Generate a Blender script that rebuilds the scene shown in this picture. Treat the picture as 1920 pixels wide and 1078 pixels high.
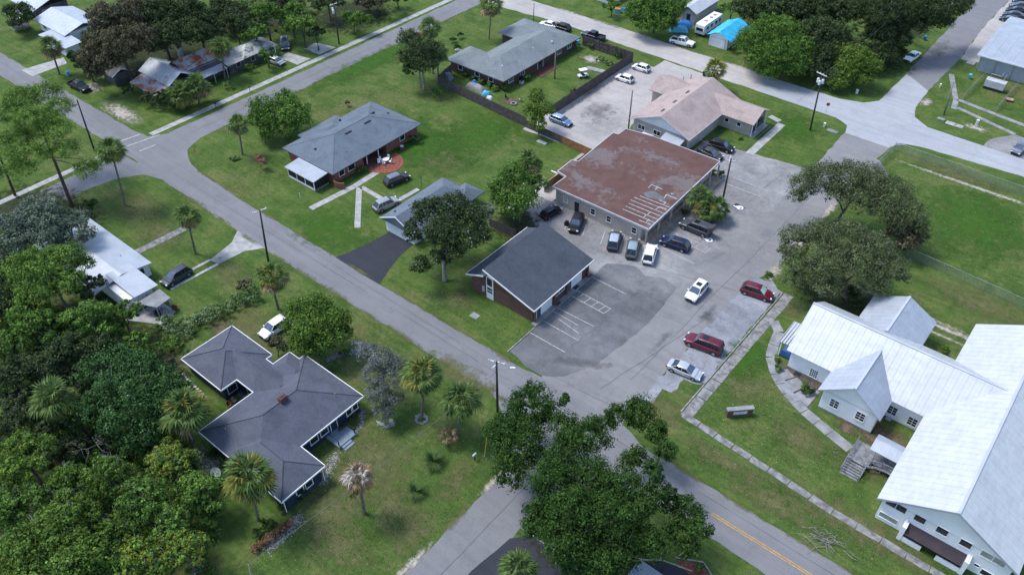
import bpy, bmesh, math, random
import numpy as np
from mathutils import Vector, Matrix
from mathutils.geometry import tessellate_polygon

for o in list(bpy.data.objects):
    bpy.data.objects.remove(o, do_unlink=True)
scene = bpy.context.scene
COL = scene.collection
R = math.radians

# ------------------------------------------------------------------ camera
CAM_H = 86.0
YAW, PITCH, ROLL, FPX = R(129.695), R(41.574), R(-0.4188), 1529.5
fwd = Vector((math.cos(YAW) * math.cos(PITCH), math.sin(YAW) * math.cos(PITCH), -math.sin(PITCH)))
_r = Vector((math.sin(YAW), -math.cos(YAW), 0))
_u = _r.cross(fwd)
right = _r * math.cos(ROLL) + _u * math.sin(ROLL)
up = -_r * math.sin(ROLL) + _u * math.cos(ROLL)
cam_d = bpy.data.cameras.new('camera')
cam = bpy.data.objects.new('camera', cam_d)
COL.objects.link(cam)
cam.matrix_world = Matrix(((right.x, up.x, -fwd.x, 0), (right.y, up.y, -fwd.y, 0), (right.z, up.z, -fwd.z, CAM_H), (0, 0, 0, 1)))
cam_d.sensor_fit = 'HORIZONTAL'
cam_d.sensor_width = 36
cam_d.lens = FPX * 36 / 1920
cam_d.clip_start = 0.5
cam_d.clip_end = 6000
scene.camera = cam

# ------------------------------------------------------------------ sky, sun, exposure
SUN_EL, SUN_AZ = R(60), YAW + R(66)          # high sun to the left and a little beyond (shadows fall to the right)
world = bpy.data.worlds.new('World')
scene.world = world
world.use_nodes = True
wn = world.node_tree.nodes
sky = wn.new('ShaderNodeTexSky')
sky.sky_type = 'NISHITA'
sky.sun_disc = False
sky.sun_elevation = SUN_EL
sky.sun_rotation = math.pi / 2 - SUN_AZ
sky.air_density = 1.0
sky.dust_density = 1.0
sky.ozone_density = 1.2
wn['Background'].inputs['Strength'].default_value = 0.15
world.node_tree.links.new(sky.outputs[0], wn['Background'].inputs['Color'])
sd = bpy.data.lights.new('sun', 'SUN')
sd.energy = 1.9
sd.angle = R(17)
sd.color = (1.0, 0.97, 0.93)
sun = bpy.data.objects.new('sun', sd)
COL.objects.link(sun)
sdir = Vector((math.cos(SUN_AZ) * math.cos(SUN_EL), math.sin(SUN_AZ) * math.cos(SUN_EL), math.sin(SUN_EL)))
sun.location = (-60, 90, 200)
sun.rotation_euler = (-sdir).to_track_quat('-Z', 'Y').to_euler()
vs = scene.view_settings
vs.view_transform = 'Standard'
vs.look = 'None'
vs.gamma = 1.0
vs.use_curve_mapping = False
vs.exposure = 0.98

# ------------------------------------------------------------------ helpers
rng = random.Random(7)
nrg = np.random.default_rng(11)


def P(px, py, z=0.0):
    """ground (or height z) point seen at a pixel of the 1920x1078 photograph"""
    d = right * ((px - 960) / FPX) - up * ((py - 539) / FPX) + fwd
    t = (z - CAM_H) / d.z
    return Vector((d.x * t, d.y * t, z))


ORIG = {}


def link(name, data, parent=None):
    o = bpy.data.objects.new(name, data)
    COL.objects.link(o)
    if parent is not None:
        o.parent = parent
    return o


def tag(o, label=None, cat=None, group=None, kind=None):
    if label: o['label'] = label
    if cat: o['category'] = cat
    if group: o['group'] = group
    if kind: o['kind'] = kind
    return o


def thing(name, label, cat, loc=(0, 0, 0), rotz=0.0, group=None):
    o = link(name, None)
    o.empty_display_size = 0.3
    o.location = loc
    o.rotation_euler = (0, 0, rotz)
    ORIG[o.name] = Vector(loc)
    return tag(o, label, cat, group)


class MB:
    """collects shapes; build() links them as one mesh object"""

    def __init__(s):
        s.v = []; s.f = []; s.m = []

    def add(s, verts, faces, mi=0):
        b = len(s.v)
        s.v += [tuple(v) for v in verts]
        s.f += [tuple(i + b for i in f) for f in faces]
        s.m += [mi] * len(faces)
        return s

    def box(s, x0, x1, y0, y1, z0, z1, mi=0):
        v = [(x0, y0, z0), (x1, y0, z0), (x1, y1, z0), (x0, y1, z0), (x0, y0, z1), (x1, y0, z1), (x1, y1, z1), (x0, y1, z1)]
        return s.add(v, [(0, 3, 2, 1), (4, 5, 6, 7), (0, 1, 5, 4), (1, 2, 6, 5), (2, 3, 7, 6), (3, 0, 4, 7)], mi)

    def obox(s, c, size, rz=0.0, rx=0.0, ry=0.0, mi=0):
        hx, hy, hz = size[0] / 2, size[1] / 2, size[2] / 2
        M = Matrix.Translation(c) @ Matrix.Rotation(rz, 4, 'Z') @ Matrix.Rotation(ry, 4, 'Y') @ Matrix.Rotation(rx, 4, 'X')
        v = [M @ Vector((sx * hx, sy * hy, sz * hz)) for sz in (-1, 1) for sx, sy in ((-1, -1), (1, -1), (1, 1), (-1, 1))]
        return s.add(v, [(0, 3, 2, 1), (4, 5, 6, 7), (0, 1, 5, 4), (1, 2, 6, 5), (2, 3, 7, 6), (3, 0, 4, 7)], mi)

    def prism(s, poly, z0, z1, mi=0):
        n = len(poly)
        a = sum(poly[i][0] * poly[(i + 1) % n][1] - poly[(i + 1) % n][0] * poly[i][1] for i in range(n))
        if a < 0: poly = poly[::-1]
        v = [(p[0], p[1], z0) for p in poly] + [(p[0], p[1], z1) for p in poly]
        tr = tessellate_polygon([[Vector((p[0], p[1], 0)) for p in poly]])
        f = [(i, (i + 1) % n, n + (i + 1) % n, n + i) for i in range(n)]
        for t in tr:
            t = list(t)
            ar = ((poly[t[1]][0] - poly[t[0]][0]) * (poly[t[2]][1] - poly[t[0]][1]) - (poly[t[2]][0] - poly[t[0]][0]) * (poly[t[1]][1] - poly[t[0]][1]))
            if ar < 0: t = t[::-1]
            f.append(tuple(n + i for i in t)); f.append(tuple(t[::-1]))
        return s.add(v, f, mi)

    def sheet(s, poly, z, mi=0):
        tr = tessellate_polygon([[Vector((p[0], p[1], 0)) for p in poly]])
        f = []
        for t in tr:
            t = list(t)
            ar = ((poly[t[1]][0] - poly[t[0]][0]) * (poly[t[2]][1] - poly[t[0]][1]) - (poly[t[2]][0] - poly[t[0]][0]) * (poly[t[1]][1] - poly[t[0]][1]))
            f.append(tuple(t if ar > 0 else t[::-1]))
        return s.add([(p[0], p[1], z) for p in poly], f, mi)

    def tube(s, pts, rad, n=8, mi=0, cap=True):
        pts = [Vector(p) for p in pts]
        if not hasattr(rad, '__len__'): rad = [rad] * len(pts)
        v = []; f = []
        for i, p in enumerate(pts):
            d = (pts[min(i + 1, len(pts) - 1)] - pts[max(i - 1, 0)])
            d = d.normalized() if d.length > 1e-9 else Vector((0, 0, 1))
            a = d.cross(Vector((0, 0, 1)))
            if a.length < 1e-3: a = Vector((1, 0, 0))
            a.normalize(); b = d.cross(a)
            for k in range(n):
                t = 2 * math.pi * k / n
                v.append(p + (a * math.cos(t) + b * math.sin(t)) * rad[i])
        for i in range(len(pts) - 1):
            for k in range(n):
                f.append((i * n + k, i * n + (k + 1) % n, (i + 1) * n + (k + 1) % n, (i + 1) * n + k))
        if cap:
            f.append(tuple(range(n))[::-1]); f.append(tuple((len(pts) - 1) * n + k for k in range(n)))
        return s.add(v, f, mi)

    def lathe(s, prof, c=(0, 0, 0), n=12, mi=0):
        v = []; f = []
        for r, z in prof:
            for k in range(n):
                t = 2 * math.pi * k / n
                v.append((c[0] + r * math.cos(t), c[1] + r * math.sin(t), c[2] + z))
        for i in range(len(prof) - 1):
            for k in range(n):
                f.append((i * n + k, i * n + (k + 1) % n, (i + 1) * n + (k + 1) % n, (i + 1) * n + k))
        f.append(tuple(range(n))[::-1]); f.append(tuple((len(prof) - 1) * n + k for k in range(n)))
        return s.add(v, f, mi)

    def mesh(s, name, mats, off=None, smooth=False):
        me = bpy.data.meshes.new(name)
        v = s.v
        if off is not None:
            v = [(a - off[0], b - off[1], c - off[2]) for a, b, c in v]
        me.from_pydata(v, [], s.f)
        if not isinstance(mats, (list, tuple)): mats = [mats]
        for m in mats: me.materials.append(m)
        if len(mats) > 1: me.polygons.foreach_set('material_index', s.m)
        if smooth: me.polygons.foreach_set('use_smooth', [True] * len(me.polygons))
        me.update()
        return me

    def build(s, name, mats, parent=None, local=False, smooth=False):
        """local=False: coordinates are world coordinates (parents are unrotated)"""
        off = None
        if parent is not None and not local:
            off = ORIG.get(parent.name)
        elif parent is None and not local:
            off = None
        o = link(name, s.mesh(name, mats, off, smooth), parent)
        if parent is not None and parent.name in ORIG:
            ORIG[o.name] = ORIG[parent.name]
        return o


def bevel(o, w=0.03, seg=1, ang=40):
    m = o.modifiers.new('bevel', 'BEVEL'); m.width = w; m.segments = seg; m.limit_method = 'ANGLE'; m.angle_limit = R(ang)
    return o


def jitter(poly, amp=0.25, step=1.5, r=rng):
    """subdivide a polygon outline and fray it"""
    out = []
    n = len(poly)
    for i in range(n):
        a = Vector(poly[i][:2]); b = Vector(poly[(i + 1) % n][:2])
        L = (b - a).length
        k = max(1, int(L / step))
        d = (b - a) / max(L, 1e-6)
        nn = Vector((-d.y, d.x))
        for j in range(k):
            p = a + (b - a) * (j / k)
            if j or True:
                p = p + nn * r.uniform(-amp, amp)
            out.append((p.x, p.y))
    return out


def arc(cx, cy, rx, ry, a0, a1, n=10):
    return [(cx + rx * math.cos(R(a0 + (a1 - a0) * i / n)), cy + ry * math.sin(R(a0 + (a1 - a0) * i / n))) for i in range(n + 1)]


# ------------------------------------------------------------------ materials
def nodes_of(name):
    m = bpy.data.materials.new(name)
    m.use_nodes = True
    nt = m.node_tree
    return m, nt, nt.nodes, nt.links, nt.nodes['Principled BSDF']


def setp(b, rough=.8, spec=.3, metal=0.0):
    b.inputs['Roughness'].default_value = rough
    b.inputs['Specular IOR Level'].default_value = spec
    b.inputs['Metallic'].default_value = metal


def c4(c): return (c[0], c[1], c[2], 1)


class N:
    """small node-graph helper"""

    def __init__(s, name):
        s.m, s.nt, s.n, s.l, s.b = nodes_of(name)
        s.geo = s.n.new('ShaderNodeNewGeometry')
        s.pos = s.geo.outputs['Position']

    def noise(s, scale, detail=4, rough=.55, vec=None, dist=0.0):
        t = s.n.new('ShaderNodeTexNoise')
        t.inputs['Scale'].default_value = scale; t.inputs['Detail'].default_value = detail
        t.inputs['Roughness'].default_value = rough; t.inputs['Distortion'].default_value = dist
        s.l.new(vec or s.pos, t.inputs['Vector'])
        return t.outputs['Fac']

    def ramp(s, fac, stops):
        t = s.n.new('ShaderNodeValToRGB')
        e = t.color_ramp.elements
        while len(e) < len(stops): e.new(.5)
        for el, (p, c) in zip(e, stops):
            el.position = p; el.color = c4(c) if hasattr(c, '__len__') else (c, c, c, 1)
        s.l.new(fac, t.inputs['Fac'])
        return t.outputs['Color']

    def mix(s, fac, a, b, mode='MIX'):
        t = s.n.new('ShaderNodeMix'); t.data_type = 'RGBA'; t.blend_type = mode
        for i, x in ((0, fac), (6, a), (7, b)):
            if hasattr(x, 'is_linked') or isinstance(x, bpy.types.NodeSocket): s.l.new(x, t.inputs[i])
            elif i == 0: t.inputs[i].default_value = x
            else: t.inputs[i].default_value = c4(x)
        return t.outputs[2]

    def math(s, op, a, b=0.0, c=0.0):
        t = s.n.new('ShaderNodeMath'); t.operation = op
        for i, x in enumerate((a, b, c)):
            if isinstance(x, bpy.types.NodeSocket): s.l.new(x, t.inputs[i])
            else: t.inputs[i].default_value = x
        return t.outputs[0]

    def mapping(s, vec=None, scale=(1, 1, 1), rot=(0, 0, 0), loc=(0, 0, 0)):
        t = s.n.new('ShaderNodeMapping')
        t.inputs['Scale'].default_value = scale; t.inputs['Rotation'].default_value = rot; t.inputs['Location'].default_value = loc
        s.l.new(vec or s.pos, t.inputs['Vector'])
        return t.outputs['Vector']

    def sep(s, vec=None):
        t = s.n.new('ShaderNodeSeparateXYZ'); s.l.new(vec or s.pos, t.inputs[0]); return t.outputs

    def comb(s, x, y, z):
        t = s.n.new('ShaderNodeCombineXYZ')
        for i, v in enumerate((x, y, z)):
            if isinstance(v, bpy.types.NodeSocket): s.l.new(v, t.inputs[i])
            else: t.inputs[i].default_value = v
        return t.outputs[0]

    def bump(s, h, strength=.3, dist=.02):
        t = s.n.new('ShaderNodeBump'); t.inputs['Strength'].default_value = strength; t.inputs['Distance'].default_value = dist
        s.l.new(h, t.inputs['Height']); s.l.new(t.outputs[0], s.b.inputs['Normal'])

    def color(s, c):
        if isinstance(c, bpy.types.NodeSocket): s.l.new(c, s.b.inputs['Base Color'])
        else: s.b.inputs['Base Color'].default_value = c4(c)
        return s


def mat(name, c1, c2=None, scale=.6, rough=.8, spec=.3, metal=0.0, grain=.12, gscale=14, lo=.38, hi=.62, bump=0.0):
    g = N(name)
    if c2 is None: c2 = tuple(x * .82 for x in c1)
    col = g.ramp(g.noise(scale, 5), [(lo, c2), (hi, c1)])
    if grain:
        gr = g.ramp(g.noise(gscale, 3), [(.3, 1 - grain), (.7, 1 + grain)])
        col = g.mix(1.0, col, gr, 'MULTIPLY')
    g.color(col); setp(g.b, rough, spec, metal)
    if bump: g.bump(g.noise(gscale, 3), bump, .03)
    return g.m


def paint(name, c, rough=.25, metal=0.0, coat=.6):
    g = N(name)
    n = g.noise(3.0, 3)
    g.color(g.ramp(n, [(.3, tuple(x * .9 for x in c)), (.7, c)]))
    setp(g.b, rough if max(c) > .1 else .4, .5 if max(c) > .1 else .25, metal if max(c) > .1 else 0.0)
    g.b.inputs['Coat Weight'].default_value = coat if max(c) > .1 else .12
    g.b.inputs['Coat Roughness'].default_value = .08
    return g.m


def grass_mat():
    g = N('grass_lawn')
    big = g.noise(.035, 4, .6)
    mid = g.noise(.22, 5, .62, dist=.6)
    fin = g.noise(1.6, 6, .7)
    tiny = g.noise(9.0, 4, .75)
    base = g.ramp(mid, [(.28, (.042, .080, .016)), (.5, (.071, .119, .026)), (.74, (.120, .153, .042))])
    dry = g.ramp(fin, [(.3, (.095, .095, .034)), (.7, (.155, .137, .068))])
    m = g.math('ADD', g.math('MULTIPLY', big, .75), g.math('MULTIPLY', mid, .5))
    m = g.math('ADD', m, g.math('MULTIPLY', fin, .28))
    dm = g.ramp(m, [(.77, 0.0), (1.0, .75)])
    col = g.mix(dm, base, dry)
    col = g.mix(1.0, col, g.ramp(fin, [(.28, .68), (.5, 1.0), (.75, 1.3)]), 'MULTIPLY')
    col = g.mix(1.0, col, g.ramp(tiny, [(.3, .5), (.5, 1.0), (.72, 1.5)]), 'MULTIPLY')
    st = g.noise(1.0, 4, .6, g.mapping(scale=(.12, 1.7, 1), rot=(0, 0, .5)))
    col = g.mix(1.0, col, g.ramp(st, [(.35, .86), (.65, 1.14)]), 'MULTIPLY')
    g.color(col); setp(g.b, .95, .12)
    g.bump(g.math('ADD', g.noise(5.0, 5, .7), tiny), .9, .12)
    return g.m


def asphalt_mat(name, c, crack=.5, stain=.35, cs=.22, grain=.18, warm=(1, 1, 1)):
    g = N(name)
    big = g.noise(.09, 4, .6)
    mid = g.noise(.5, 5, .65, dist=.8)
    streak = g.noise(1.0, 4, .6, g.mapping(scale=(.06, .9, 1)))
    col = g.ramp(big, [(.32, tuple(x * (1 - stain * .6) for x in c)), (.68, tuple(x * (1 + stain * .5) * w for x, w in zip(c, warm)))])
    col = g.mix(1.0, col, g.ramp(mid, [(.3, 1 - stain * .6), (.62, 1.0), (.8, 1 + stain * .35)]), 'MULTIPLY')
    col = g.mix(.5, col, g.mix(1.0, col, g.ramp(streak, [(.35, .85), (.65, 1.1)]), 'MULTIPLY'))
    gr = g.ramp(g.noise(18, 3), [(.3, 1 - grain), (.7, 1 + grain)])
    col = g.mix(1.0, col, gr, 'MULTIPLY')
    # warped cell edges as cracks
    wv = g.n.new('ShaderNodeVectorMath'); wv.operation = 'ADD'
    tn = g.n.new('ShaderNodeTexNoise'); tn.inputs['Scale'].default_value = .8; tn.inputs['Detail'].default_value = 4
    g.l.new(g.pos, tn.inputs['Vector'])
    sc = g.n.new('ShaderNodeVectorMath'); sc.operation = 'SCALE'; sc.inputs['Scale'].default_value = 2.4
    g.l.new(tn.outputs['Color'], sc.inputs[0]); g.l.new(g.pos, wv.inputs[0]); g.l.new(sc.outputs[0], wv.inputs[1])
    vo = g.n.new('ShaderNodeTexVoronoi'); vo.feature = 'DISTANCE_TO_EDGE'; vo.inputs['Scale'].default_value = cs
    g.l.new(wv.outputs[0], vo.inputs['Vector'])
    cr = g.ramp(vo.outputs['Distance'], [(0.0, 1 - crack), (.018, 1.0)])
    col = g.mix(1.0, col, cr, 'MULTIPLY')
    g.color(col); setp(g.b, .9, .2)
    g.bump(g.noise(22, 3), .25, .02)
    return g.m


def shingle_mat(name, c, c2):
    g = N(name)
    big = g.noise(.35, 6, .7, dist=.6)
    col = g.ramp(big, [(.25, tuple(x * .9 for x in c2)), (.5, c), (.8, tuple(x * 1.22 for x in c))])
    vec = g.mapping(scale=(1.0, 1.0, 6.0))
    col = g.mix(1.0, col, g.ramp(g.noise(2.2, 4, .6, vec), [(.3, .86), (.7, 1.1)]), 'MULTIPLY')
    z = g.sep()[2]
    row = g.math('FRACT', g.math('MULTIPLY', z, 14.0))
    col = g.mix(1.0, col, g.ramp(row, [(.0, .84), (.25, 1.0)]), 'MULTIPLY')
    col = g.mix(1.0, col, g.ramp(g.noise(16, 2), [(.3, .88), (.7, 1.12)]), 'MULTIPLY')
    g.color(col); setp(g.b, .92, .2)
    g.bump(row, .3, .02)
    return g.m


def brick_mat(name, c, c2, mortar):
    g = N(name)
    s = g.sep()
    vec = g.comb(g.math('ADD', s[0], s[1]), s[2], 0.0)
    t = g.n.new('ShaderNodeTexBrick')
    t.inputs['Color1'].default_value = c4(c); t.inputs['Color2'].default_value = c4(c2); t.inputs['Mortar'].default_value = c4(mortar)
    t.inputs['Scale'].default_value = 1.0; t.inputs['Brick Width'].default_value = .22; t.inputs['Row Height'].default_value = .08
    t.inputs['Mortar Size'].default_value = .008
    g.l.new(vec, t.inputs['Vector'])
    col = g.mix(1.0, t.outputs['Color'], g.ramp(g.noise(.8, 5), [(.3, .8), (.7, 1.15)]), 'MULTIPLY')
    g.color(col); setp(g.b, .9, .2)
    return g.m


def metal_roof_mat(name, c, c2, rust=0.0, rustc=(.22, .07, .03), rough=.45):
    g = N(name)
    col = g.ramp(g.noise(.4, 5, .65), [(.3, c2), (.7, c)])
    col = g.mix(1.0, col, g.ramp(g.noise(1.4, 4, .6, g.mapping(scale=(.4, .4, 2.0))), [(.3, .9), (.7, 1.06)]), 'MULTIPLY')
    if rust:
        a = g.noise(.45, 5, .7, dist=.5)
        b = g.noise(2.4, 4, .7, g.mapping(scale=(2.2, .35, .6)))
        mk = g.ramp(g.math('ADD', g.math('MULTIPLY', a, .6), g.math('MULTIPLY', b, .4)), [(.60 - rust * .2, 0.0), (.68 - rust * .2, 1.0)])
        col = g.mix(mk, col, g.mix(g.noise(4.0), rustc, tuple(x * 1.8 for x in rustc)))
    g.color(col); setp(g.b, rough, .4, .15)
    return g.m


def leaf_mat(name, c, c2, trans=.25, var=.55):
    g = N(name)
    rnd = g.geo.outputs['Random Per Island']
    col = g.mix(g.ramp(g.noise(.8, 3), [(.38, 0.0), (.62, 1.0)]), c2, c)
    col = g.mix(1.0, col, g.ramp(rnd, [(0.0, 1 - var), (.6, 1.0), (1.0, 1 + var)]), 'MULTIPLY')
    oi = g.n.new('ShaderNodeObjectInfo')
    col = g.mix(1.0, col, g.ramp(oi.outputs['Random'], [(0.0, (.85, .88, .85)), (1.0, (1.15, 1.1, 1.1))]), 'MULTIPLY')
    g.color(col); setp(g.b, .85, .03)
    tr = g.n.new('ShaderNodeBsdfTranslucent'); g.l.new(col, tr.inputs['Color'])
    mx = g.n.new('ShaderNodeMixShader'); mx.inputs[0].default_value = trans
    out = g.n['Material Output']
    g.l.new(g.b.outputs[0], mx.inputs[1]); g.l.new(tr.outputs[0], mx.inputs[2]); g.l.new(mx.outputs[0], out.inputs['Surface'])
    return g.m


def glass_mat(name, c=(.02, .025, .03), rough=.08):
    g = N(name)
    g.color(g.ramp(g.noise(1.2, 2), [(.3, tuple(x * .7 for x in c)), (.7, tuple(x * 1.3 for x in c))]))
    setp(g.b, rough, .6)
    return g.m


def soft_patch_mat(name, c, c2, spread=.9, ns=1.2, dens=1.0):
    """patch that thins out towards its irregular rim (object space, real surface)"""
    g = N(name)
    col = g.ramp(g.noise(.9, 5), [(.3, c2), (.7, c)])
    col = g.mix(1.0, col, g.ramp(g.noise(10, 3), [(.3, .8), (.7, 1.2)]), 'MULTIPLY')
    g.color(col); setp(g.b, .95, .1)
    tc = g.n.new('ShaderNodeTexCoord')
    ln = g.n.new('ShaderNodeVectorMath'); ln.operation = 'LENGTH'; g.l.new(tc.outputs['Object'], ln.inputs[0])
    rad = g.math('SUBTRACT', 1.0, ln.outputs['Value'])
    v = g.math('ADD', g.math('MULTIPLY', rad, spread), g.math('MULTIPLY', g.math('SUBTRACT', g.noise(ns, 6, .7), .5), 2.2))
    mk = g.math('MULTIPLY', g.ramp(v, [(.15, 0.0), (.75, 1.0)]), dens)
    tb = g.n.new('ShaderNodeBsdfTransparent'); mx = g.n.new('ShaderNodeMixShader')
    edge = g.math('MULTIPLY', mk, g.ramp(rad, [(0.0, 0.0), (.12, 1.0)]))
    g.l.new(edge, mx.inputs[0]); g.l.new(tb.outputs[0], mx.inputs[1]); g.l.new(g.b.outputs[0], mx.inputs[2])
    g.l.new(mx.outputs[0], g.n['Material Output'].inputs['Surface'])
    return g.m


M = {}
M['grass'] = grass_mat()
M['road'] = asphalt_mat('asphalt_road', (.178, .18, .189), .08, .14, .1)
M['road_b'] = asphalt_mat('asphalt_street', (.165, .17, .182), .08, .16, .1)
M['street'] = asphalt_mat('asphalt_worn', (.205, .203, .208), .12, .2, .16)
M['lot'] = asphalt_mat('asphalt_lot', (.138, .142, .152), .25, .45, .25)
M['lot_pale'] = asphalt_mat('asphalt_pale_lot', (.25, .248, .25), .15, .5, .2)
M['gravel'] = asphalt_mat('asphalt_sandy', (.37, .35, .335), .06, .24, .2)
M['drive_dark'] = asphalt_mat('asphalt_fresh', (.036, .039, .05), .1, .2, .2)
M['concrete'] = asphalt_mat('concrete_road', (.33, .345, .37), .1, .12, .08)
M['strip'] = asphalt_mat('concrete_patchy', (.25, .26, .29), .45, .45, .5)
M['slab'] = mat('concrete_slab', (.36, .36, .35), (.25, .25, .245), .8, .9)
M['slab_old'] = mat('concrete_old', (.25, .25, .248), (.12, .12, .12), 1.1, .95, grain=.2)
M['slab_mid'] = mat('concrete_grey', (.26, .265, .275), (.17, .175, .185), .7, .92, grain=.18)
M['kerb'] = mat('kerb_concrete', (.30, .29, .27), (.16, .155, .14), 1.6, .9)
M['line'] = mat('road_paint_white', (.44, .445, .45), (.25, .255, .26), 3.0, .8, grain=.2)
M['line_y'] = mat('road_paint_yellow', (.55, .30, .06), (.36, .22, .07), 2.5, .8, grain=.2)
M['sand'] = soft_patch_mat('bare_sand', (.42, .39, .34), (.30, .27, .22))
M['dirt'] = soft_patch_mat('bare_dirt', (.16, .12, .085), (.10, .075, .05))
M['dry'] = soft_patch_mat('dry_grass', (.155, .15, .068), (.10, .11, .045), .8, .8, .7)
M['lush'] = soft_patch_mat('lush_grass', (.052, .128, .018), (.036, .092, .014), .9, .5, .75)
M['leaf_litter'] = soft_patch_mat('leaf_litter', (.04, .05, .022), (.02, .026, .013), 1.3, 1.0)
M['pale_wear'] = soft_patch_mat('sandy_wear', (.34, .335, .33), (.28, .275, .27), .8, .5, .45)
M['dark_wear_and_shade'] = soft_patch_mat('dark_wear_and_shade', (.08, .082, .09), (.11, .115, .125), .8, .5, .45)  # worn asphalt, and tree shade painted on the top right street
M['mulch'] = mat('red_mulch', (.17, .06, .04), (.10, .035, .025), 3, .95, grain=.3)
M['soil'] = mat('bare_soil', (.10, .08, .062), (.06, .05, .04), 1.5, .95, grain=.25)
M['white'] = mat('white_paint', (.72, .74, .76), (.64, .66, .69), .5, .6, grain=.05)
M['trim'] = mat('white_trim', (.80, .81, .82), (.70, .71, .73), 1.0, .5, grain=.04)
M['grey_trim'] = mat('grey_trim', (.45, .46, .48), None, 1.0, .6)
M['navy'] = mat('navy_siding', (.022, .035, .075), (.016, .026, .055), .8, .6)
M['beige'] = mat('beige_stucco', (.46, .395, .345), (.38, .33, .29), .5, .85)
M['beige2'] = mat('pinkish_siding', (.42, .375, .345), (.36, .32, .30), .5, .8)
M['grey_wall'] = mat('grey_siding', (.10, .10, .105), (.06, .06, .065), .6, .85)
M['brick_r'] = brick_mat('red_brick', (.24, .075, .05), (.19, .06, .04), (.26, .2, .17))
M['brick_d'] = brick_mat('dark_brick', (.13, .055, .045), (.10, .042, .036), (.17, .14, .12))
M['brick_b'] = brick_mat('brown_brick', (.10, .05, .045), (.075, .04, .036), (.14, .12, .11))
M['sh_dark'] = shingle_mat('shingle_slate', (.086, .095, .122), (.064, .072, .094))
M['sh_blue'] = shingle_mat('shingle_bluegrey', (.118, .145, .178), (.09, .112, .142))
M['sh_green'] = shingle_mat('shingle_greygreen', (.165, .19, .20), (.13, .152, .162))
M['sh_black'] = shingle_mat('shingle_charcoal', (.058, .067, .085), (.046, .054, .069))
M['sh_pink'] = shingle_mat('shingle_rose', (.34, .272, .255), (.28, .22, .205))
M['tin_w'] = metal_roof_mat('white_metal_roof', (.49, .51, .535), (.43, .45, .475), 0, rough=.5)
M['tin_b'] = metal_roof_mat('pale_metal_roof', (.37, .41, .46), (.31, .345, .395), 0, rough=.5)
M['tin_rust'] = metal_roof_mat('rusty_metal_roof', (.44, .49, .55), (.34, .38, .44), .32)
M['tin_rust2'] = metal_roof_mat('rustier_metal_roof', (.42, .45, .49), (.33, .36, .40), .66)
M['tin_lich'] = metal_roof_mat('mottled_tin_roof', (.42, .44, .42), (.30, .32, .30), .55, (.05, .06, .05))
M['wood_f'] = mat('weathered_fence_wood', (.105, .088, .085), (.065, .054, .053), 1.5, .9, grain=.25, gscale=6)
M['wood_n'] = mat('new_cedar_wood', (.30, .15, .07), (.20, .095, .045), 1.5, .85, grain=.2, gscale=6)
M['wood_g'] = mat('grey_deck_wood', (.22, .225, .235), (.12, .125, .135), 1.8, .9, grain=.25, gscale=6)
M['wood_pole'] = mat('creosoted_pole', (.060, .052, .046), (.035, .03, .028), 1.0, .9, grain=.2)
M['wood_pale'] = mat('pale_pole', (.22, .2, .18), (.15, .135, .12), 1.0, .9)
M['steel'] = mat('galvanised_steel', (.42, .44, .46), (.33, .35, .37), 2, .4, .5, .6, grain=.05)
M['insul'] = mat('pale_hardware', (.62, .64, .66), None, 2, .4)
M['wire'] = mat('wire_metal', (.16, .165, .17), None, 2, .5)
M['glass'] = glass_mat('window_glass')
M['glass_blue'] = glass_mat('pane_bluegrey', (.06, .075, .09))
M['glass_pale'] = glass_mat('curtained_pane', (.27, .30, .27), .2)
M['auto_glass'] = glass_mat('car_glass', (.012, .015, .02), .05)
M['shield_glass'] = glass_mat('windshield_glass', (.055, .085, .125), .08)  # bluish sky reflection put into the glass colour
M['shade_glass'] = glass_mat('windshield_sunshade', (.30, .45, .42), .3)
M['tyre'] = mat('tyre_rubber', (.018, .018, .02), None, 3, .9)
M['rim'] = mat('alloy_rim', (.42, .43, .45), (.3, .3, .32), 3, .3, .5, .7)
M['black'] = mat('black_plastic', (.02, .021, .024), None, 2, .6)
M['lamp_r'] = paint('tail_lamp_red', (.35, .02, .02))
M['lamp_w'] = paint('head_lamp_clear', (.6, .62, .65))
M['blue_tarp'] = mat('turquoise_tarp', (.03, .45, .72), (.02, .33, .60), 1.0, .45, .5, grain=.06)
M['blue'] = mat('blue_plastic', (.03, .16, .45), None, 1.0, .5)
M['blue_lt'] = mat('sky_blue_plastic', (.10, .42, .62), None, 1.0, .5)
M['blue_door'] = mat('blue_painted_wood', (.05, .12, .30), None, 1.0, .5)
M['bark'] = mat('grey_bark', (.12, .10, .085), (.07, .06, .05), 3, .95, grain=.3)
M['bark_p'] = mat('pale_bark', (.26, .25, .235), (.16, .15, .14), 2, .95, grain=.25)
M['bark_pine'] = mat('pine_bark', (.105, .075, .06), (.06, .045, .038), 3, .95, grain=.3)
M['bark_palm'] = mat('palm_trunk', (.17, .155, .14), (.10, .09, .08), 3, .95, grain=.3)
M['rubber_red'] = mat('brownish_red', (.22, .05, .04), None, 2, .8)
M['cushion'] = mat('tan_cushion', (.38, .28, .22), None, 2, .9)
M['gravel_s'] = mat('pale_pebbles', (.36, .36, .35), (.12, .12, .11), 6, .95, grain=.35)
M['maroon_awn'] = mat('maroon_awning', (.045, .033, .040), (.032, .024, .030), .8, .75)
M['yellow'] = mat('yellow_guard', (.55, .40, .05), None, 2, .6)
M['red'] = mat('sign_red', (.42, .03, .03), None, 2, .5)
M['orange'] = mat('orange_plastic', (.55, .16, .04), None, 2, .6)

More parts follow.
